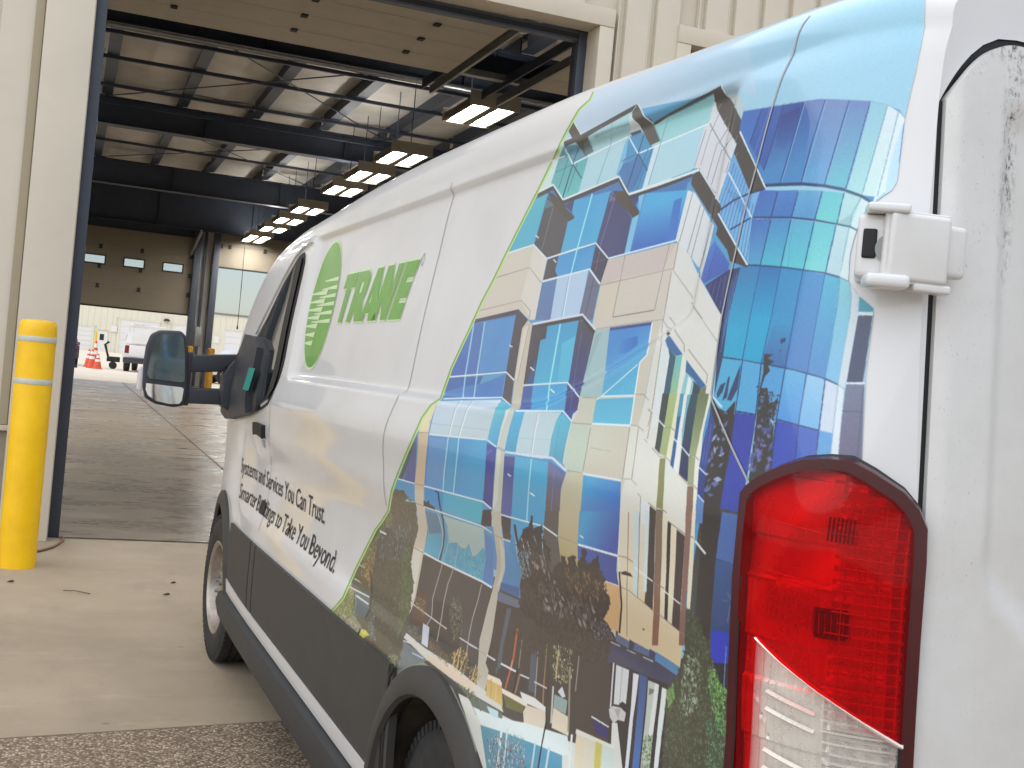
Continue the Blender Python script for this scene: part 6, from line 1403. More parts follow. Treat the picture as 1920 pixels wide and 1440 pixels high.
# --- generic skin patch: rows follow y, columns run between two heights
def patch(name, ys, zlo, zhi, m, off, mat, rim=0.02, uvs=False, smooth=40, parent=None):
    ys = np.asarray(ys, float); lo = np.array([zlo(y) for y in ys], float); hi = np.array([zhi(y) for y in ys], float)
    t = np.linspace(0, 1, m); Z = lo[:, None]*(1-t) + hi[:, None]*t; Y = np.repeat(ys[:, None], m, 1)
    Pt = skin(Y, Z, off); nr, nc = Z.shape; v = Pt.reshape(-1, 3).tolist(); f = grid_faces(nr, nc).tolist()
    if rim:
        Pb = skin(Y, Z, off-rim).reshape(-1, 3); ring = list(range(nc)) + [i*nc+nc-1 for i in range(1, nr)] + [(nr-1)*nc+j for j in range(nc-2, -1, -1)] + [i*nc for i in range(nr-2, 0, -1)]
        b = len(v); v += Pb[ring].tolist(); n = len(ring)
        for i in range(n): f.append([ring[i], b+i, b+(i+1) % n, ring[(i+1) % n]])
    return pyobj(name, v, f, mat, parent or van, smooth=smooth)
# grey lower cladding, split where the photograph shows its joints
ARO = .478
def arch_top(y, yc, r=ARO):
    d = r*r-(y-yc)**2; return ZW + math.sqrt(d) if d > 0 else -9
ctop = lambda y: .765 - .012*(y-2.9)
cbot = lambda y: .475 + .02*max(0, (y-5.0))
def clad(y0, y1, n):
    ys = np.linspace(y0, y1, n)
    def lo(y):
        b = cbot(y)
        return b
    return patch('cladding_panel', ys, lo, ctop, 8, .012, M['clad'])
clad(2.78, 4.69, 60); clad(4.712, 4.80, 6); clad(4.822, 5.415, 20)
patch('cladding_panel', np.linspace(2.745, 2.768, 3), lambda y: .475, ctop, 8, .010, M['clad'])
# white sill below the cladding and black rocker step under it
patch('sill', np.linspace(2.90, 5.47, 60), lambda y: .425+.006*max(0, y-5.3), lambda y: .474+.02*max(0, y-5.0), 5, .016, M['white'], .03)
pv = []; ys = np.linspace(2.86, 5.50, 50)
prof = [(.0, .418), (.035, .405), (.045, .36), (.030, .30), (-.03, .265), (-.12, .262)]
v, f = [], []
for y in ys:
    p = skin(y, .45); v += [(p[0]-a, y, z) for a, z in prof]
f = grid_faces(len(ys), len(prof)).tolist()
pyobj('rocker_step', v, f, M['clad_dark'], van, smooth=40)
# wheel-arch flares
def flare(yc, a0, a1, n=56):
    v = []; secs = [(.425, -.03), (.405, .012), (.412, .024), (.425, .026), (.455, .021), (.474, .012), (.478, -.01)]
    an = np.linspace(a0, a1, n)
    for a in an:
        ca, sa = math.cos(a), math.sin(a); e = 1.0 + (.02*math.cos(2*a))*0
        for r, off in secs:
            y = yc + r*e*ca*(1.0 if ca < 0 else 1.0); z = ZW + r*sa
            v.append(skin(y, max(z, .21), off).tolist())
    return pyobj('wheel_arch', v, grid_faces(n, len(secs))[:, ::-1].tolist(), M['clad'], van, smooth=40)
flare(YW, rad(-14), rad(188)); flare(YFW, rad(-10), rad(188))
# wheel wells
def well(yc):
    v = []; an = np.linspace(rad(-15), rad(195), 40)
    for a in an:
        for r, x in ((.424, .83), (.424, 1.13), (.03, 1.13)): v.append((x, yc+r*math.cos(a), ZW+r*math.sin(a)))
    o = pyobj('wheel_well', v, grid_faces(40, 3).tolist(), M['liner'], van, smooth=40)
well(YW); well(YFW)
# --- wheels
def wheel(yc, steer=0, first=None):
    if first is None:
        w = empty('wheel', (0, 0, 0), parent=van)
        ax = Matrix.Rotation(rad(-90), 4, 'Y')           # local z -> -x (outboard)
        bm = bmesh.new()
        prof = [(.215, -.105), (.235, -.112), (.30, -.116), (.332, -.106), (.348, -.085)]
        for k in range(5):
            z0 = -.085+k*.036
            prof += [(.3555, z0+.004), (.3555, z0+.026), (.348, z0+.029), (.348, z0+.034)]
        prof += [(.348, .092), (.332, .106), (.30, .116), (.262, .118), (.235, .112), (.215, .105)]
        lathe(bm, prof, ax, 72)
        for k in range(72):                                # shoulder tread blocks
            for z in (-.094, .094):
                a = 2*math.pi*k/72; m = ax @ Matrix.Rotation(a, 4, 'Z') @ Matrix.Translation((.343, 0, z)) @ Matrix.Diagonal((.022, .017, .026, 1))
                bmesh.ops.create_cube(bm, size=1, matrix=m)
        obj('tyre', bm, M['tyre'], w, 35)
        bm = bmesh.new(); lathe(bm, [(.222, -.10), (.215, .0), (.212, .085), (.222, .104), (.226, .110), (.219, .112), (.206, .100), (.198, .06), (.188, .052)], ax, 64)
        lathe(bm, [(.075, .055), (.075, .082), (.062, .09), (.0, .092)], ax, 32)
        for k in range(16):
            m = ax @ Matrix.Rotation(2*math.pi*k/16, 4, 'Z') @ Matrix.Translation((.135, 0, .052)) @ Matrix.Diagonal((.13, .030, .02, 1)); bmesh.ops.create_cube(bm, size=1, matrix=m)
        lathe(bm, [(.075, .045), (.20, .03), (.20, .025)], ax, 48)
        obj('rim', bm, M['rim'], w, 35)
        bm = bmesh.new()
        for k in range(6):
            m = ax @ Matrix.Rotation(2*math.pi*k/6, 4, 'Z') @ Matrix.Translation((.052, 0, .094)); bmesh.ops.create_cone(bm, cap_ends=True, segments=6, radius1=.010, radius2=.009, depth=.02, matrix=m)
        obj('lug_nuts', bm, M['galv'], w)
        return w
    return copy_tree(first, van)
w0 = wheel(YFW); w0.location = (.935, YFW, ZW); w0.rotation_euler = (0, 0, rad(2.0))
w1 = wheel(0, first=w0); w1.location = (.955, YW, ZW); w1.rotation_euler = (rad(20), 0, 0)
w2 = wheel(0, first=w0); w2.location = (2*XC-.935, YFW, ZW); w2.rotation_euler = (0, 0, rad(180))
w3 = wheel(0, first=w0); w3.location = (2*XC-.955, YW, ZW); w3.rotation_euler = (0, 0, rad(180))
bm = bmesh.new(); box(bm, .99, 1.05, YW+.25, YW+.30, .35, .72, .01); box(bm, 1.0, 1.3, YW-.12, YW-.05, .42, .50); cyl(bm, (1.05, YW, ZW), (2*XC-1.05, YW, ZW), .05); obj('rear_axle', bm, M['liner'], van, 40)

# --- side door window: black glass with rubber frame, mirror base at its front corner
def zpoly(pts):
    pts = np.array(pts); return lambda y: float(np.interp(y, pts[:, 0], pts[:, 1]))
win_lo = zpoly([(4.56, 1.50), (4.60, 1.36), (4.68, 1.315), (4.85, 1.285), (5.2, 1.265), (5.9, 1.25)])
win_hi = zpoly([(4.56, 1.87), (4.60, 1.915), (4.70, 1.905), (4.93, 1.80), (5.15, 1.66), (5.42, 1.53), (5.9, 1.28)])
o = patch('window_frame', np.linspace(4.56, 5.88, 50), lambda y: win_lo(y)-.006, lambda y: win_hi(y)+.006, 6, .003, M['black'], .01)
patch('side_window', np.linspace(4.60, 5.80, 46), lambda y: win_lo(y)+.02, lambda y: max(win_hi(y)-.02, win_lo(y)+.022), 6, .006, M['glass'], 0)
patch('pillar_trim', np.linspace(4.598, 4.70, 6), lambda y: win_lo(y)+.012, lambda y: win_hi(y)-.012, 8, .009, M['black'], 0)
patch('door_lip', np.linspace(4.50, 5.35, 40), lambda y: zpoly([(4.50, 1.955), (4.62, 1.945), (4.75, 1.918), (4.95, 1.825), (5.35, 1.60)])(y)-.004, lambda y: zpoly([(4.50, 1.972), (4.62, 1.962), (4.75, 1.936), (4.95, 1.845), (5.35, 1.62)])(y), 3, .010, M['white'], .012)
mb_lo = zpoly([(4.86, 1.30), (4.92, 1.272), (5.15, 1.243), (5.72, 1.19), (6.04, 1.21)]); mb_hi = zpoly([(4.86, 1.31), (4.94, 1.515), (5.13, 1.575), (5.42, 1.59), (5.55, 1.50), (6.04, 1.23)])
mirror = empty('side_mirror', (0, 0, 0), parent=van)
patch('mirror_base', np.linspace(4.99, 6.03, 44), mb_lo, mb_hi, 10, .045, M['mirror_plastic'], .05, parent=mirror, smooth=30)
patch('corner_panel', np.linspace(4.865, 5.02, 12), mb_lo, mb_hi, 8, .018, M['clad_dark'], .02, parent=mirror, smooth=30)
patch('sticker', np.linspace(4.915, 5.075, 6), lambda y: 1.345, lambda y: 1.44, 3, .0195+.028, M['teal'], 0, parent=mirror)
Y0 = 5.607
def slab(name, pts, y, d, mat, bev=0, par=mirror):
    bm = bmesh.new(); prism(bm, pts, d, Matrix.Translation((0, y, 0)) @ Matrix(((1,0,0,0),(0,0,1,0),(0,1,0,0),(0,0,0,1))))
    bmesh.ops.recalc_face_normals(bm, faces=bm.faces)
    if bev: bmesh.ops.bevel(bm, geom=[e for e in bm.edges], offset=bev, segments=3, profile=.6, affect='EDGES')
    return obj(name, bm, mat, par, 40)
def inset(pts, k): c = np.mean(pts, 0); return [tuple(c+(np.array(p)-c)*k) for p in pts]
head = [(.379,1.500),(.395,1.555),(.431,1.577),(.525,1.583),(.551,1.562),(.566,1.489),(.575,1.391),(.579,1.292),(.568,1.240),(.521,1.228),(.438,1.238),(.393,1.263),(.377,1.324),(.374,1.422)]
slab('housing', head, Y0, .055, M['mirror_plastic'], .012)
slab('rear_shell', inset(head, .93), Y0+.05, .10, M['white'], .03)
M['mirror_dark_reflect'] = simple('dark_reflection_glass', (96, 106, 110), .04, metal=1, var=0)  # dark reflection of the upper glass put into its metal colour
slab('upper_glass', [(.392,1.372),(.402,1.468),(.416,1.535),(.440,1.562),(.520,1.568),(.538,1.552),(.550,1.480),(.558,1.395),(.560,1.354),(.548,1.346),(.405,1.352)], Y0-.004, .010, M['mirror_dark_reflect'])
slab('lower_glass', [(.392,1.330),(.548,1.324),(.560,1.318),(.556,1.262),(.545,1.247),(.500,1.243),(.440,1.253),(.405,1.275),(.392,1.300)], Y0-.004, .010, M['mirror'])
slab('marker_lamp', [(.356,1.30),(.366,1.29),(.380,1.30),(.380,1.40),(.368,1.405),(.358,1.39)], Y0+.03, .05, M['white'], .004)
slab('upper_arm', [(.555,1.395),(.556,1.475),(.70,1.490),(.80,1.500),(.80,1.44),(.745,1.435),(.735,1.412),(.70,1.408)], Y0+.02, .07, M['mirror_plastic'], .008)
slab('lower_arm', [(.565,1.250),(.565,1.322),(.72,1.330),(.80,1.332),(.80,1.262),(.74,1.256)], Y0+.02, .07, M['mirror_plastic'], .008)
slab('arm_root', [(.735,1.40),(.735,1.33),(.72,1.325),(.74,1.25),(.83,1.20),(.84,1.58),(.80,1.50),(.755,1.44)], Y0+.005, .10, M['mirror_plastic'], .008)
slab('arm_tip', [(.548,1.24),(.59,1.24),(.59,1.49),(.548,1.49)], Y0+.018, .075, M['mirror_plastic'], .008)
# door handle
h = patch('door_handle', np.linspace(4.77, 4.99, 14), lambda y: 1.168+.010*math.cos((y-4.88)/.11*1.4), lambda y: 1.222, 4, .018, M['black'], .018)
patch('lock_cap', np.linspace(4.80, 4.86, 5), lambda y: 1.130, lambda y: 1.158, 3, .004, M['seam_soft'], .004)
patch('fuel_flap', np.linspace(4.73, 4.83, 6), lambda y: .862, lambda y: .915, 3, .004, M['black'], .004)
# --- body seams as narrow sunk strips
def seam(pts, w=.004, mat='seam', off=.0012, n=60):
    p = np.array(pts, float); d = np.concatenate([[0], np.cumsum(np.hypot(*np.diff(p, axis=0).T))]); q = np.linspace(0, d[-1], n)
    y = np.interp(q, d, p[:, 0]); z = np.interp(q, d, p[:, 1]); ty, tz = np.gradient(y), np.gradient(z); L = np.hypot(ty, tz); ny, nz = -tz/L*w/2, ty/L*w/2
    A = skin(y+ny, z+nz, off); B = skin(y-ny, z-nz, off); v = np.stack([A, B], 1).reshape(-1, 3)
    return pyobj('panel_seam', v.tolist(), grid_faces(n, 2).tolist(), M[mat], van, smooth=180)
seam([(2.905, 1.985), (2.95, 1.43)], .004, 'seam_soft'); seam([(2.955, 1.425), (2.972, 1.382), (3.011, 1.266), (3.007, 1.154), (3.004, 1.13)], .004, 'seam_soft')
seam([(1.425, 2.04), (1.438, 1.955), (1.458, 1.77), (1.463, 1.60), (1.455, 1.487), (1.395, 1.428), (1.337, 1.371)], .0035, 'seam_soft', .0022)
seam([(4.585, 1.47), (4.60, 1.37), (4.66, 1.26), (4.70, 1.15), (4.72, .95), (4.72, .80)], .006, 'seam_soft')
seam([(2.735, .775), (2.770, .74), (2.79, .60), (2.79, .475)], .010, 'black', .0135)
# --- letters and emblem on the side
def sheet(name, outline, holes, off, mat, par=van, div=.03):
    bm = bmesh.new(); edges = []
    for loop in [outline]+holes:
        pts = []
        for i, a in enumerate(loop):
            b = loop[(i+1) % len(loop)]; L = math.hypot(b[0]-a[0], b[1]-a[1]); k = max(1, int(L/div))
            for j in range(k): pts.append((a[0]+(b[0]-a[0])*j/k, a[1]+(b[1]-a[1])*j/k))
        vs = [bm.verts.new((y, z, 0)) for y, z in pts]
        edges += [bm.edges.new((vs[i], vs[(i+1) % len(vs)])) for i in range(len(vs))]
    bmesh.ops.triangle_fill(bm, edges=edges, use_beauty=True)
    n0 = Vector((0, 0, 1))
    for v in bm.verts:
        p = skin(v.co.x, v.co.y, off); v.co = Vector(p.tolist())
    bm.normal_update()
    for f in bm.faces:
        if f.normal.x > 0: f.normal_flip()
    return obj(name, bm, mat, par)
def grow(pts, d):
    c = np.mean(pts, 0); P_ = np.array(pts, float); n = len(P_); out = []
    ar = sum(P_[i][0]*P_[(i+1) % n][1]-P_[(i+1) % n][0]*P_[i][1] for i in range(n)); sg = 1 if ar > 0 else -1
    for i in range(n):
        e0 = P_[i]-P_[i-1]; e1 = P_[(i+1) % n]-P_[i]; e0 /= np.hypot(*e0)+1e-9; e1 /= np.hypot(*e1)+1e-9
        m = np.array([e0[1]+e1[1], -(e0[0]+e1[0])])*sg; L = np.hypot(*m)+1e-9; m /= L; k = min(2.0, 1/max(.35, math.sqrt(max(.12, (1+e0@e1)/2))))
        out.append(tuple(P_[i]+m*d*k))
    return out
EY, EZ, ERY, ERZ = 4.185, 1.70, .195, .228
ell = lambda k: [(EY+(ERY+k)*math.cos(a), EZ+(ERZ+k)*math.sin(a)) for a in np.linspace(0, 2*math.pi, 64, endpoint=False)]
emblem = empty('emblem', (0, 0, 0), parent=van)
sheet('emblem_edge', ell(.010), [], .0012, M['logo_edge'], emblem); sheet('emblem_disc', ell(0), [], .0022, M['logo'], emblem)
def edge_y(z, s): return EY + s*ERY*math.sqrt(max(0, 1-((z-EZ)/ERZ)**2))
for i, z in enumerate((1.787, 1.757, 1.728, 1.699, 1.668, 1.638)):          # bars entering from the rear edge
    sheet('emblem_bar', [(edge_y(z, -1)-.002, z+.008), (edge_y(z, -1)-.002, z-.007), (4.21+.016*i, z-.003), (4.21+.016*i, z+.001)], [], .0032, M['logo_edge'], emblem)
for i, z in enumerate((1.744, 1.713, 1.683, 1.654, 1.623, 1.591, 1.560)):   # bars entering from the front edge
    sheet('emblem_bar', [(edge_y(z, 1)+.002, z-.003), (edge_y(z, 1)+.002, z+.002), (4.125+.013*i, z+.010), (4.135+.013*i, z-.010)], [], .0032, M['logo_edge'], emblem)
T0, T1 = 1.631, 1.794
LET = dict(
 T=([(3.885,T1),(3.728,T1),(3.752,1.746),(3.800,1.746),(3.832,T0),(3.882,T0),(3.856,1.746),(3.900,1.746)], []),
 R=([(3.716,T1),(3.605,T1),(3.582,1.783),(3.572,1.765),(3.590,1.718),(3.612,1.700),(3.572,T0),(3.668,T0),(3.690,1.672),(3.722,T0),(3.770,T0)], [[(3.668,1.758),(3.636,1.758),(3.648,1.724),(3.680,1.724)]]),
 A=([(3.500,T1),(3.444,T1),(3.412,T0),(3.500,T0),(3.503,1.655),(3.545,1.655),(3.560,T0),(3.597,T0)], [[(3.498,1.738),(3.507,1.686),(3.530,1.686)]]),
 N=([(3.385,T1),(3.326,T1),(3.303,1.718),(3.276,T1),(3.222,T1),(3.298,T0),(3.356,T0),(3.378,1.700),(3.404,T0),(3.452,T0)], []),
 E=([(3.200,T1),(3.076,T1),(3.102,1.748),(3.166,1.748),(3.172,1.734),(3.110,1.734),(3.130,1.690),(3.192,1.690),(3.200,1.676),(3.134,1.676),(3.152,T0),(3.274,T0)], []))
word = empty('brand_lettering', (0, 0, 0), parent=van)
for k, (o_, h_) in LET.items():
    sheet('letter_edge', grow(o_, .006), [], .0012, M['logo_edge'], word); sheet('letter', o_, h_, .0022, M['logo'], word)
c_ = [(3.052+.011*math.cos(a), 1.792+.018*math.sin(a)) for a in np.linspace(0, 2*math.pi, 20, endpoint=False)]; c2_ = [(3.052+.008*math.cos(a), 1.792+.014*math.sin(a)) for a in np.linspace(0, 2*math.pi, 20, endpoint=False)]
sheet('registered_mark', c_, [c2_], .0014, M['seam_soft'], word)
def text_on(s, y0, y1, z0, z1, slant=0, name='slogan_lettering', cap=.069, mat='text', par=van, off=.0016):
    cu = bpy.data.curves.new('t', 'FONT'); cu.body = s; cu.resolution_u = 3; cu.offset = .006
    to = bpy.data.objects.new('t', cu); C.objects.link(to); dg = bpy.context.evaluated_depsgraph_get(); me = bpy.data.meshes.new_from_object(to.evaluated_get(dg))
    co = np.empty(len(me.vertices)*3, np.float32); me.vertices.foreach_get('co', co); co = co.reshape(-1, 3)
    bpy.data.objects.remove(to); bpy.data.curves.remove(cu)
    x0, x1 = co[:, 0].min(), co[:, 0].max(); u = (co[:, 0]-x0)/(x1-x0)
    y = y0+(y1-y0)*u; z = z0+(z1-z0)*u + co[:, 1]*cap/.69
    P_ = skin(y, z, off)
    me.vertices.foreach_set('co', P_.astype(np.float32).ravel()); me.update()
    par_ = list(range(len(me.vertices)))                     # one object per letter: connected pieces
    def root(i):
        while par_[i] != i: par_[i] = par_[par_[i]]; i = par_[i]
        return i
    for e in me.edges:
        a, b = root(e.vertices[0]), root(e.vertices[1])
        if a != b: par_[a] = b
    isl = {}
    for p in me.polygons: isl.setdefault(root(p.vertices[0]), []).append(list(p.vertices))
    line = empty(name, (0, 0, 0), parent=par); parts = []
    for fs in sorted(isl.values(), key=lambda q: -np.mean([P_[i][1] for f in q for i in f])):
        lo_ = min(co[i][0] for f in fs for i in f); hi_ = max(co[i][0] for f in fs for i in f)
        if parts and lo_ > parts[-1][1]-.12 and hi_ < parts[-1][2]+.05 and (lo_+hi_)/2 > parts[-1][1] and (lo_+hi_)/2 < parts[-1][2] and hi_-lo_ < .2: parts[-1][0].extend(fs)
        else: parts.append([fs, lo_, hi_])
    for fs, _, _ in parts:
        u_ = sorted({i for f in fs for i in f}); ix = {v: k for k, v in enumerate(u_)}
        pyobj('letter', [P_[i].tolist() for i in u_], [[ix[i] for i in f] for f in fs], M[mat], line)
    return line
text_on('Systems and Services You Can Trust.', 5.36, 3.735, .972, .974, cap=.066)
text_on('Smarter Buildings to Take You Beyond.', 5.32, 3.51, .862, .856, cap=.066)
# --- printed wrap: flat artwork, rasterised from polygons in skin coordinates
IMG = np.ones((TH_, TW, 3), np.float32)*.86
def cover(p):
    x0 = max(0, int(p[:, 0].min())-1); x1 = min(TW, int(p[:, 0].max())+2); y0 = max(0, int(p[:, 1].min())-1); y1 = min(TH_, int(p[:, 1].max())+2)
    if x1 <= x0 or y1 <= y0: return None
    a = np.zeros((y1-y0, x1-x0), np.float32); n = len(p)
    for oy in (.25, .75):
        yy = np.arange(y0, y1)+oy
        for ox in (.25, .75):
            xs = np.arange(x0, x1)+ox; par = np.zeros(a.shape, np.int32)
            for i in range(n):
                (ax, ay), (bx_, by) = p[i], p[(i+1) % n]
                if ay == by: continue
                r = np.nonzero((yy >= min(ay, by)) & (yy < max(ay, by)))[0]
                if len(r) == 0: continue
                xc = ax+(yy[r]-ay)*(bx_-ax)/(by-ay)
                par[r] ^= (xs[None, :] > xc[:, None]).astype(np.int32)
            a += par*.25
    return a, x0, x1, y0, y1
rgb3 = lambda h: np.array(h, np.float32)/255
def paint(p, col):
    c = cover(p)
    if c is None: return
    a, x0, x1, y0, y1 = c; a = a[..., None]
    if callable(col): col = col(x0, x1, y0, y1)
    IMG[y0:y1, x0:x1] = IMG[y0:y1, x0:x1]*(1-a) + col*a
def raster():
    for ln in WRAP.strip().split('\n'):
        h, *r = ln.split('|'); h = [int(v) for v in h.split()]; k = h[0]
        if k == 0: paint(dec(r[0]), rgb3(h[1:4]))
        elif k == 1:
            c0, c1 = rgb3(h[1:4]), rgb3(h[4:7]); g = dec(r[0]); d = g[1]-g[0]; L = max(d@d, 1e-6)
            def fn(x0, x1, y0, y1):
                X, Y = np.meshgrid(np.arange(x0, x1), np.arange(y0, y1)); t = np.clip(((X-g[0][0])*d[0]+(Y-g[0][1])*d[1])/L, 0, 1)[..., None]
                return c0*(1-t)+c1*t
            paint(dec(r[1]), fn)
        else:
            seed, n, rr = h[1:4]; cols = [rgb3(h[i:i+3]) for i in range(4, len(h), 3)]; rng = random.Random(seed); q = dec(r[0])
            c = cover(q)
            if c is None: continue
            a, x0, x1, y0, y1 = c; ys, xs = np.nonzero(a > .5)
            if len(ys) == 0: continue
            n = int(n*2.4); sc = min(9, max(1.6, (len(ys)/max(1, n))**.5*.62))
            for _ in range(n):
                i = rng.randrange(len(ys)); cx, cy = xs[i]+x0, ys[i]+y0; th = rng.uniform(0, math.pi); l = sc*rng.uniform(.6, 1.7); w_ = l*rng.uniform(.3, .6)
                e = np.array([math.cos(th), math.sin(th)]); f_ = np.array([-e[1], e[0]]); cc = np.array([cx, cy])
                paint(np.array([cc+e*l, cc+f_*w_, cc-e*l, cc-f_*w_]), cols[rng.randrange(len(cols))])
raster()
gr = np.random.default_rng(3).normal(0, .012, IMG.shape[:2]).astype(np.float32)[..., None]
IMG = np.clip(IMG+gr, 0, 1)
im = bpy.data.images.new('print_artwork', TW, TH_); im.pixels.foreach_set(np.concatenate([IMG, np.ones((TH_, TW, 1), np.float32)], -1).astype(np.float32).ravel()); im.update(); im.pack()
m = MT('printed_vinyl'); tx = m.n.new('ShaderNodeTexImage'); tx.image = im; tx.interpolation = 'Cubic'; tx.extension = 'EXTEND'
uvn = m.n.new('ShaderNodeUVMap'); uvn.uv_map = 'UVMap'; m.l.new(uvn.outputs[0], tx.inputs[0])
PRINT_GAIN = .92
m.set(base=m.mix(1.0, tx.outputs[0], (PRINT_GAIN*.95, PRINT_GAIN, PRINT_GAIN*1.01, 1), 'MULTIPLY'), rough=.28, coat=.5, coatr=.04); M['print'] = m.m
# the sheet: a fine strip mesh cut to the outline of the print (rows in s, clipped to the outline along t)
def cell_clip(poly, s0, s1, t0, t1):
    for ax, val, sg in ((0, s0, 1), (0, s1, -1), (1, t0, 1), (1, t1, -1)):
        out = []; n = len(poly)
        for i in range(n):
            a, b = poly[i], poly[(i+1) % n]; da, db = (a[ax]-val)*sg, (b[ax]-val)*sg
            if da >= 0: out.append(a)
            if (da > 0 and db < 0) or (da < 0 and db > 0): f = da/(da-db); out.append((a[0]+(b[0]-a[0])*f, a[1]+(b[1]-a[1])*f))
        poly = out
        if len(poly) < 3: return None
    return poly
def wrap_sheet():
    sg_ = np.arange(-.002, 2.75, .0145); tg = np.arange(.30, 2.25, .0075); ns, ntt = len(sg_), len(tg)
    G = np.stack(np.meshgrid(sg_, tg, indexing='ij'), -1); I = inside(G.reshape(-1, 2), bnd).reshape(ns, ntt)
    edge = np.zeros((ns-1, ntt-1), bool)                   # cells crossed by the outline
    for i in range(len(bnd)):
        a, b = bnd[i], bnd[(i+1) % len(bnd)]; k = max(2, int(np.hypot(*(b-a))/.002)); q = a+(b-a)*np.linspace(0, 1, k)[:, None]
        ii = np.clip(((q[:, 0]-sg_[0])/.0145).astype(int), 0, ns-2); jj = np.clip(((q[:, 1]-tg[0])/.0075).astype(int), 0, ntt-2); edge[ii, jj] = True
    full = I[:-1, :-1] & I[1:, :-1] & I[1:, 1:] & I[:-1, 1:] & ~edge
    pts = G.reshape(-1, 2).tolist(); ii, jj = np.nonzero(full); faces = np.stack([ii*ntt+jj, ii*ntt+jj+1, (ii+1)*ntt+jj+1, (ii+1)*ntt+jj], -1).tolist(); bl = [tuple(p) for p in bnd]
    part = edge | (~full & (I[:-1, :-1] | I[1:, :-1] | I[1:, 1:] | I[:-1, 1:]))
    for i, j in zip(*np.nonzero(part)):
        # only the stretch of outline near the cell matters, but the outline is short: clip it whole
        c = cell_clip(bl, sg_[i], sg_[i+1], tg[j], tg[j+1])
        if (not c or len(c) < 3) and inside(np.array([[(sg_[i]+sg_[i+1])/2, (tg[j]+tg[j+1])/2]]), bnd)[0]: c = [(sg_[i], tg[j]), (sg_[i], tg[j+1]), (sg_[i+1], tg[j+1]), (sg_[i+1], tg[j])][::-1]
        if c and len(c) >= 3: faces.append(list(range(len(pts), len(pts)+len(c)))[::-1]); pts += c
    st = np.array(pts); y = y_of_s(st[:, 0]); zref = np.interp(st[:, 1], _ta, _za); q = (zref-ZS)/(ZH-ZS); z = np.where(zref > ZS, ZS+q*(topz(y)-ZS), zref)
    y = np.maximum(y, ylim(z)+.001); P_ = skin(y, z, .0011); yz = np.stack([y, z], -1); keep = []
    for f in faces:
        cy, cz = yz[f].mean(0)
        if (cy-YW)**2+(cz-ZW)**2 < .44**2 or (cz < ctop(cy)-.03 and cy > 2.8): continue
        keep.append(f)
    nf = np.array([np.cross(P_[f[1]]-P_[f[0]], P_[f[2]]-P_[f[0]]) for f in keep]); keep = [f[::-1] if n[0] > 0 else f for f, n in zip(keep, nf)]
    u = np.unique(np.concatenate([np.array(f) for f in keep])); ix = np.full(len(pts), -1); ix[u] = np.arange(len(u))
    uvv = np.stack([(st[:, 0]-SX0)*PPM/TW, (st[:, 1]-TY0)*PPM/TH_], -1)
    return pyobj('printed_wrap', P_[u].tolist(), [[int(ix[i]) for i in f] for f in keep], M['print'], van, smooth=180, uv=uvv[u])
wrap_sheet()
# --- rear doors
def door_y(x, z):
    y = ylim(z) - .012 + .02*np.clip(1-(x-XE)/.035, 0, 1)**2
    rec = sm((x-1.035)/.03)*sm((1.62+.0-x)/.03)*sm((1.90-z)/.03)*sm((z-(1.18+.10*np.clip(1-(x-1.04)/.2, 0, 1)**2))/.04)
    return y + .012*rec
xs = np.concatenate([np.linspace(XE+.0105, 1.12, 40), np.linspace(1.13, XC-.004, 40)]); zt = zdoor(xs)-.012
t = np.linspace(0, 1, 90); X = np.repeat(xs[:, None], 90, 1); Z = .52*(1-t)[None, :] + zt[:, None]*t[None, :]
Y = door_y(X, Z); dv = np.stack([X, Y, Z], -1).reshape(-1, 3)
ed = np.stack([np.full(90, XE+.0105), Y[0]+.012, Z[0]], -1); tp = np.stack([xs, Y[:, -1]+.012, Z[:, -1]], -1)
def rear_door(flip):
    v = np.concatenate([dv, ed, tp]); f = grid_faces(len(xs), 90)[:, ::-1].tolist(); b = len(dv)
    for i in range(89): f.append([i, b+i, b+i+1, i+1])
    b2 = b+90
    for i in range(len(xs)-1): f.append([i*90+89, b2+i, b2+i+1, (i+1)*90+89])
    if flip: v = v.copy(); v[:, 0] = 2*XC-v[:, 0]; f = [q[::-1] for q in f]
    return pyobj('rear_door', v.tolist(), f, M['dusty'], van, smooth=40)
rear_door(False); rear_door(True)
sv = []
for z in np.linspace(.5, 1.885, 30): sv += [(XE-.004, float(ylim(z))+.004, z), (XE+.03, float(ylim(z))+.004, z)]
for x in np.linspace(XE, XC, 30): sv += [(x, float(ylim(1.9))+.005, float(zdoor(x))-.05), (x, float(ylim(1.97))+.004, float(zdoor(x))+.004)]
fs = [q for q in grid_faces(30, 2).tolist()]+[[a+60 for a in q] for q in grid_faces(30, 2).tolist()]
pyobj('door_seal', sv, fs, M['black'], van)
# --- hinge on the rear corner
hinge = empty('door_hinge', (0, 0, 0), parent=van)
def hbox(name, c, s, rz, mat, bev=.006, rx=0):
    bm = bmesh.new(); bmesh.ops.create_cube(bm, size=1, matrix=Matrix.Diagonal((*s, 1)))
    if bev: bmesh.ops.bevel(bm, geom=bm.edges[:], offset=bev, segments=3, profile=.6, affect='EDGES')
    bm.transform(Matrix.Translation(c) @ Matrix.Rotation(rz, 4, 'Z') @ Matrix.Rotation(rx, 4, 'X')); return obj(name, bm, mat, hinge, 40)
hbox('body_bracket', (.872, 1.206, 1.687), (.040, .075, .078), rad(-38), M['white'], .008)
hbox('leaf_plate', (.893, 1.153, 1.6865), (.078, .024, .082), rad(-12), M['dusty'], .006)
hbox('door_lug', (.944, 1.151, 1.6885), (.036, .020, .064), rad(-4), M['dusty'], .008)
hbox('top_knuckle', (.857, 1.166, 1.7315), (.050, .034, .011), rad(-30), M['white'], .004)
hbox('bottom_knuckle', (.860, 1.163, 1.6440), (.052, .036, .017), rad(-26), M['white'], .007)
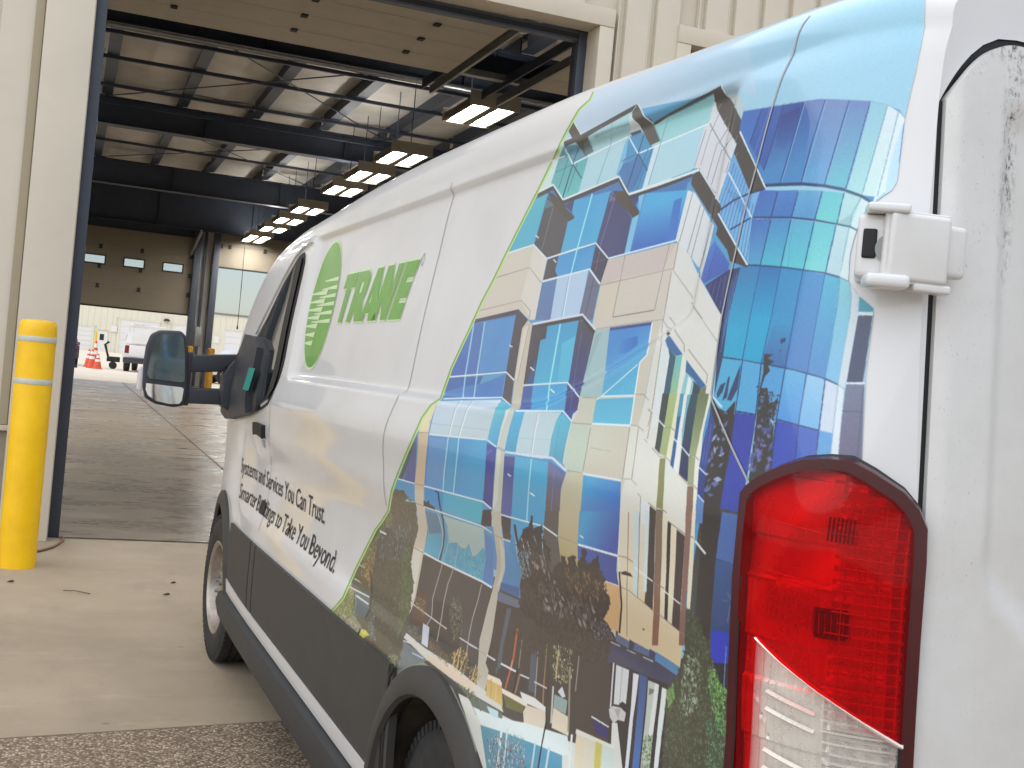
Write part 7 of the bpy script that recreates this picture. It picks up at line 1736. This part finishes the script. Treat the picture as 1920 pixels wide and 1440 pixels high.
hbox('bottom_lug', (.914, 1.150, 1.6405), (.050, .022, .011), rad(-10), M['dusty'], .004)
hbox('plate_flange', (.9285, 1.1535, 1.6865), (.012, .030, .078), rad(-12), M['white'], .004)
hbox('knuckle_pin', (.861, 1.1625, 1.689), (.016, .016, .100), rad(-28), M['dusty'], .006)
for z_ in (1.7265, 1.6465): hbox('pad', (.905, 1.149, z_), (.050, .014, .007), rad(-12), M['white'], .002)
hbox('bump_frame', (.851, 1.188, 1.689), (.022, .020, .044), rad(-38), M['white'], .004)
hbox('rubber_bump', (.849, 1.1845, 1.6895), (.0165, .020, .036), rad(-38), M['black'], .003)
bm = bmesh.new(); d_ = Vector((-.62, -.78, 0)); c_ = Vector((.866, 1.166, 1.684)); cyl(bm, c_-d_*.01, c_+d_*.006, .018, n=28); obj('pivot_disc', bm, M['galv'], hinge, 40)
bm = bmesh.new(); cyl(bm, c_+d_*.004, c_+d_*.010, .008, .007, n=20); obj('pivot_bolt', bm, M['galv'], hinge, 40)
# --- tail lamp on the corner
lamp = empty('tail_lamp', (0, 0, 0), parent=van)
def S2(y): return float(s_of_y(y))
# outline in (s, z); s runs round the corner from the door edge
LO = [(1.342,1.364),(1.334,1.376),(1.315,1.391),(1.284,1.409),(1.257,1.421),(1.232,1.426),(1.211,1.427),(1.193,1.415),(1.174,1.395),(1.1655,1.375),(1.1615,1.351),(1.1605,1.311)]
def ring(y_l, ztop_pts, zb, inset_):
    return None
so_l, so_r = S2(1.336), S2(1.1605)
def lamp_pt(s, z, off):
    y = np.maximum(y_of_s(s), 1.1602); return skin(y, z, off)
outl = [(S2(y), z) for y, z in LO] + [(S2(1.1602)+.0005, .93), (S2(1.330), .93)]
def offset_poly(pts, d): return grow(pts, -d)
inn = offset_poly(outl, .018)
def lamp_ring(name, A, oa, B, ob, mat):
    n = len(A); Pa = [lamp_pt(s, z, oa).tolist() for s, z in A]; Pb = [lamp_pt(s, z, ob).tolist() for s, z in B]
    return pyobj(name, Pa+Pb, [[i, (i+1) % n, n+(i+1) % n, n+i] for i in range(n)], mat, lamp, smooth=30)
def dens(p, k=4): return [tuple(np.array(p[i])+(np.array(p[(i+1) % len(p)])-np.array(p[i]))*j/k) for i in range(len(p)) for j in range(k)]
o0, o1, o2 = dens(outl), dens(offset_poly(outl, .004)), dens(inn)
n = len(o0); Pv = [lamp_pt(s, z, f_).tolist() for ring_, f_ in ((o0, -.004), (o0, .014), (o1, .022), (o2, .021), (o2, .006)) for s, z in ring_]
Ff = [[r*n+i, r*n+(i+1) % n, (r+1)*n+(i+1) % n, (r+1)*n+i] for r in range(4) for i in range(n)]
pyobj('lamp_bezel', Pv, Ff, M['bezel'], lamp, smooth=35)
o3 = dens(offset_poly(outl, .0215)); lamp_ring('lens_gasket', o2, .0222, o3, .0226, M['black']); lamp_ring('bezel_edge', dens(offset_poly(outl, -.0035)), .0035, dens(offset_poly(outl, .0005)), .0065, M['seam'])
def lamp_sheet(name, poly, off, mat, step=.012, fn=None, par=lamp):
    bm = bmesh.new(); vs = [bm.verts.new((s, z, 0)) for s, z in poly]; es = [bm.edges.new((vs[i], vs[(i+1) % len(vs)])) for i in range(len(vs))]
    bmesh.ops.triangle_fill(bm, edges=es, use_beauty=True)
    ss = [p[0] for p in poly]; zz = [p[1] for p in poly]
    for s in np.arange(min(ss)+step/2, max(ss), step): bmesh.ops.bisect_plane(bm, geom=bm.verts[:]+bm.edges[:]+bm.faces[:], plane_co=(s, 0, 0), plane_no=(1, 0, 0))
    for z in np.arange(min(zz)+step/2, max(zz), step): bmesh.ops.bisect_plane(bm, geom=bm.verts[:]+bm.edges[:]+bm.faces[:], plane_co=(0, z, 0), plane_no=(0, 1, 0))
    for v in bm.verts:
        o = off + (fn(v.co.x, v.co.y) if fn else 0); v.co = Vector(lamp_pt(v.co.x, v.co.y, o).tolist())
    bm.normal_update()
    for f in bm.faces:
        if f.normal.x*.7+f.normal.y*.7 > 0: f.normal_flip()
    return obj(name, bm, mat, par, 30)
def clip(poly, p, nrm):                     # keep the side where (q-p).nrm >= 0
    out = []; p = np.array(p); nrm = np.array(nrm); q = [np.array(a) for a in poly]
    for i in range(len(q)):
        a, b = q[i], q[(i+1) % len(q)]; da, db = (a-p)@nrm, (b-p)@nrm
        if da >= 0: out.append(tuple(a))
        if da*db < 0: out.append(tuple(a+(b-a)*da/(da-db)))
    return out
sA, sB = S2(1.290), S2(1.163)                # left and right edge of the lens
pD = (sA, 1.186); dD = np.array([sB-sA, 1.080-1.186]); nD = np.array([dD[1], -dD[0]]); nD = nD if nD[1] > 0 else -nD
red_p = clip(inn, pD, nD); low = clip(inn, pD, -nD)
sS = sA-.002
strip_p = clip(low, (sS, 0), (1, 0)); clear_p = clip(low, (sS, 0), (-1, 0))
smid = S2(1.212)
def refl(s, z):
    r = 0.0
    if s < smid: r += .0035*math.sin(z*2*math.pi/.0145)+.0018*math.sin(s*2*math.pi/.02)
    else:
        r += .004*(abs(math.sin((z-1.29)*24)) > .6) + (.0018*math.sin(s*2*math.pi/.006) if z < 1.26 else .003*math.sin(z*40+s*60))
    return r
lamp_sheet('inner_reflector', dens(inn, 2), .004, M['reflector'], .004, refl)
lamp_sheet('red_lens', dens(red_p, 2), .0215, M['red_lens'], .012, lambda s, z: .004*math.sin(min(1, max(0, (s-so_r)/(so_l-so_r)))*math.pi))
lamp_sheet('red_side_strip', dens(strip_p, 2), .0215, M['red_lens'], .012)
lamp_sheet('clear_lens', dens(clear_p, 2), .0215, M['clear_lens'], .012, lambda s, z: .003*math.sin(min(1, max(0, (s-so_r)/(so_l-so_r)))*math.pi))
# ribs inside the lenses and the bulb socket
bm = bmesh.new()
def rib(s0, z0, s1, z1, w_=.0016, off=.0155, k=6):
    q = np.linspace(0, 1, k); s = s0+(s1-s0)*q; z = z0+(z1-z0)*q; L = math.hypot(s1-s0, z1-z0); a, b = -(z1-z0)/L*w_, (s1-s0)/L*w_
    A = [bm.verts.new(lamp_pt(s[i]+a, z[i]+b, off).tolist()) for i in range(k)]; B = [bm.verts.new(lamp_pt(s[i]-a, z[i]-b, off).tolist()) for i in range(k)]
    Cc = [bm.verts.new(lamp_pt(s[i], z[i], off+.0045).tolist()) for i in range(k)]
    for i in range(k-1): bm.faces.new((A[i], A[i+1], Cc[i+1], Cc[i])); bm.faces.new((Cc[i], Cc[i+1], B[i+1], B[i]))
rr = random.Random(5)
for z in np.arange(1.075, 1.385, .0135): rib(sB+.012, z, smid-.004+rr.uniform(-.004, .012), z+.001, .0012)
for s in np.linspace(sB+.016, smid-.01, 6): rib(s, 1.10, s, 1.37, .001)
for s in np.linspace(smid+.02, sA-.01, 10): rib(s, 1.212, s, 1.254, .0008)
for z in (1.262, 1.268, 1.330): rib(smid+.012, z, sA-.008, z+.006, .0012)
obj('lens_ribs', bm, M['reflector'], lamp, 30)
bm = bmesh.new()
for zc in (1.222,):
    p = Vector(lamp_pt(smid, zc, .006).tolist()); q_ = Vector(lamp_pt(smid, zc, .018).tolist()); [rib(smid-.017+.0068*k, zc-.016, smid-.017+.0068*k, zc+.014, .0026, .013) for k in range(6)]; rib(smid-.018, zc+.016, smid+.019, zc+.014, .003, .012); rib(smid-.017, zc-.017, smid+.018, zc-.018, .0026, .012)
p = Vector(lamp_pt(smid-.002, 1.335, .006).tolist()); q_ = Vector(lamp_pt(smid-.002, 1.335, .017).tolist()); [rib(smid-.016+.0045*k, 1.322, smid-.016+.0045*k, 1.352, .0012) for k in range(7)]
obj('bulb_socket', bm, M['reflector_dark'], lamp, 30)
bm = bmesh.new()
for i, z in enumerate((1.120, 1.098, 1.045, 1.022, .99, .965)): rib(sA-.014, z, smid+.012, z-.014, .0035, .012)
for z in np.arange(.94, 1.10, .011): rib(smid-.006, z, sB+.02, z-.002, .0022, .011)
obj('clear_lens_ribs', bm, M['reflector'], lamp, 30)
bm = bmesh.new(); a = np.array(pD); b_ = a+dD*.955
rib(a[0], a[1], b_[0], b_[1], .0032, .0215, 12); obj('lens_divider', bm, M['reflector'], lamp, 30)
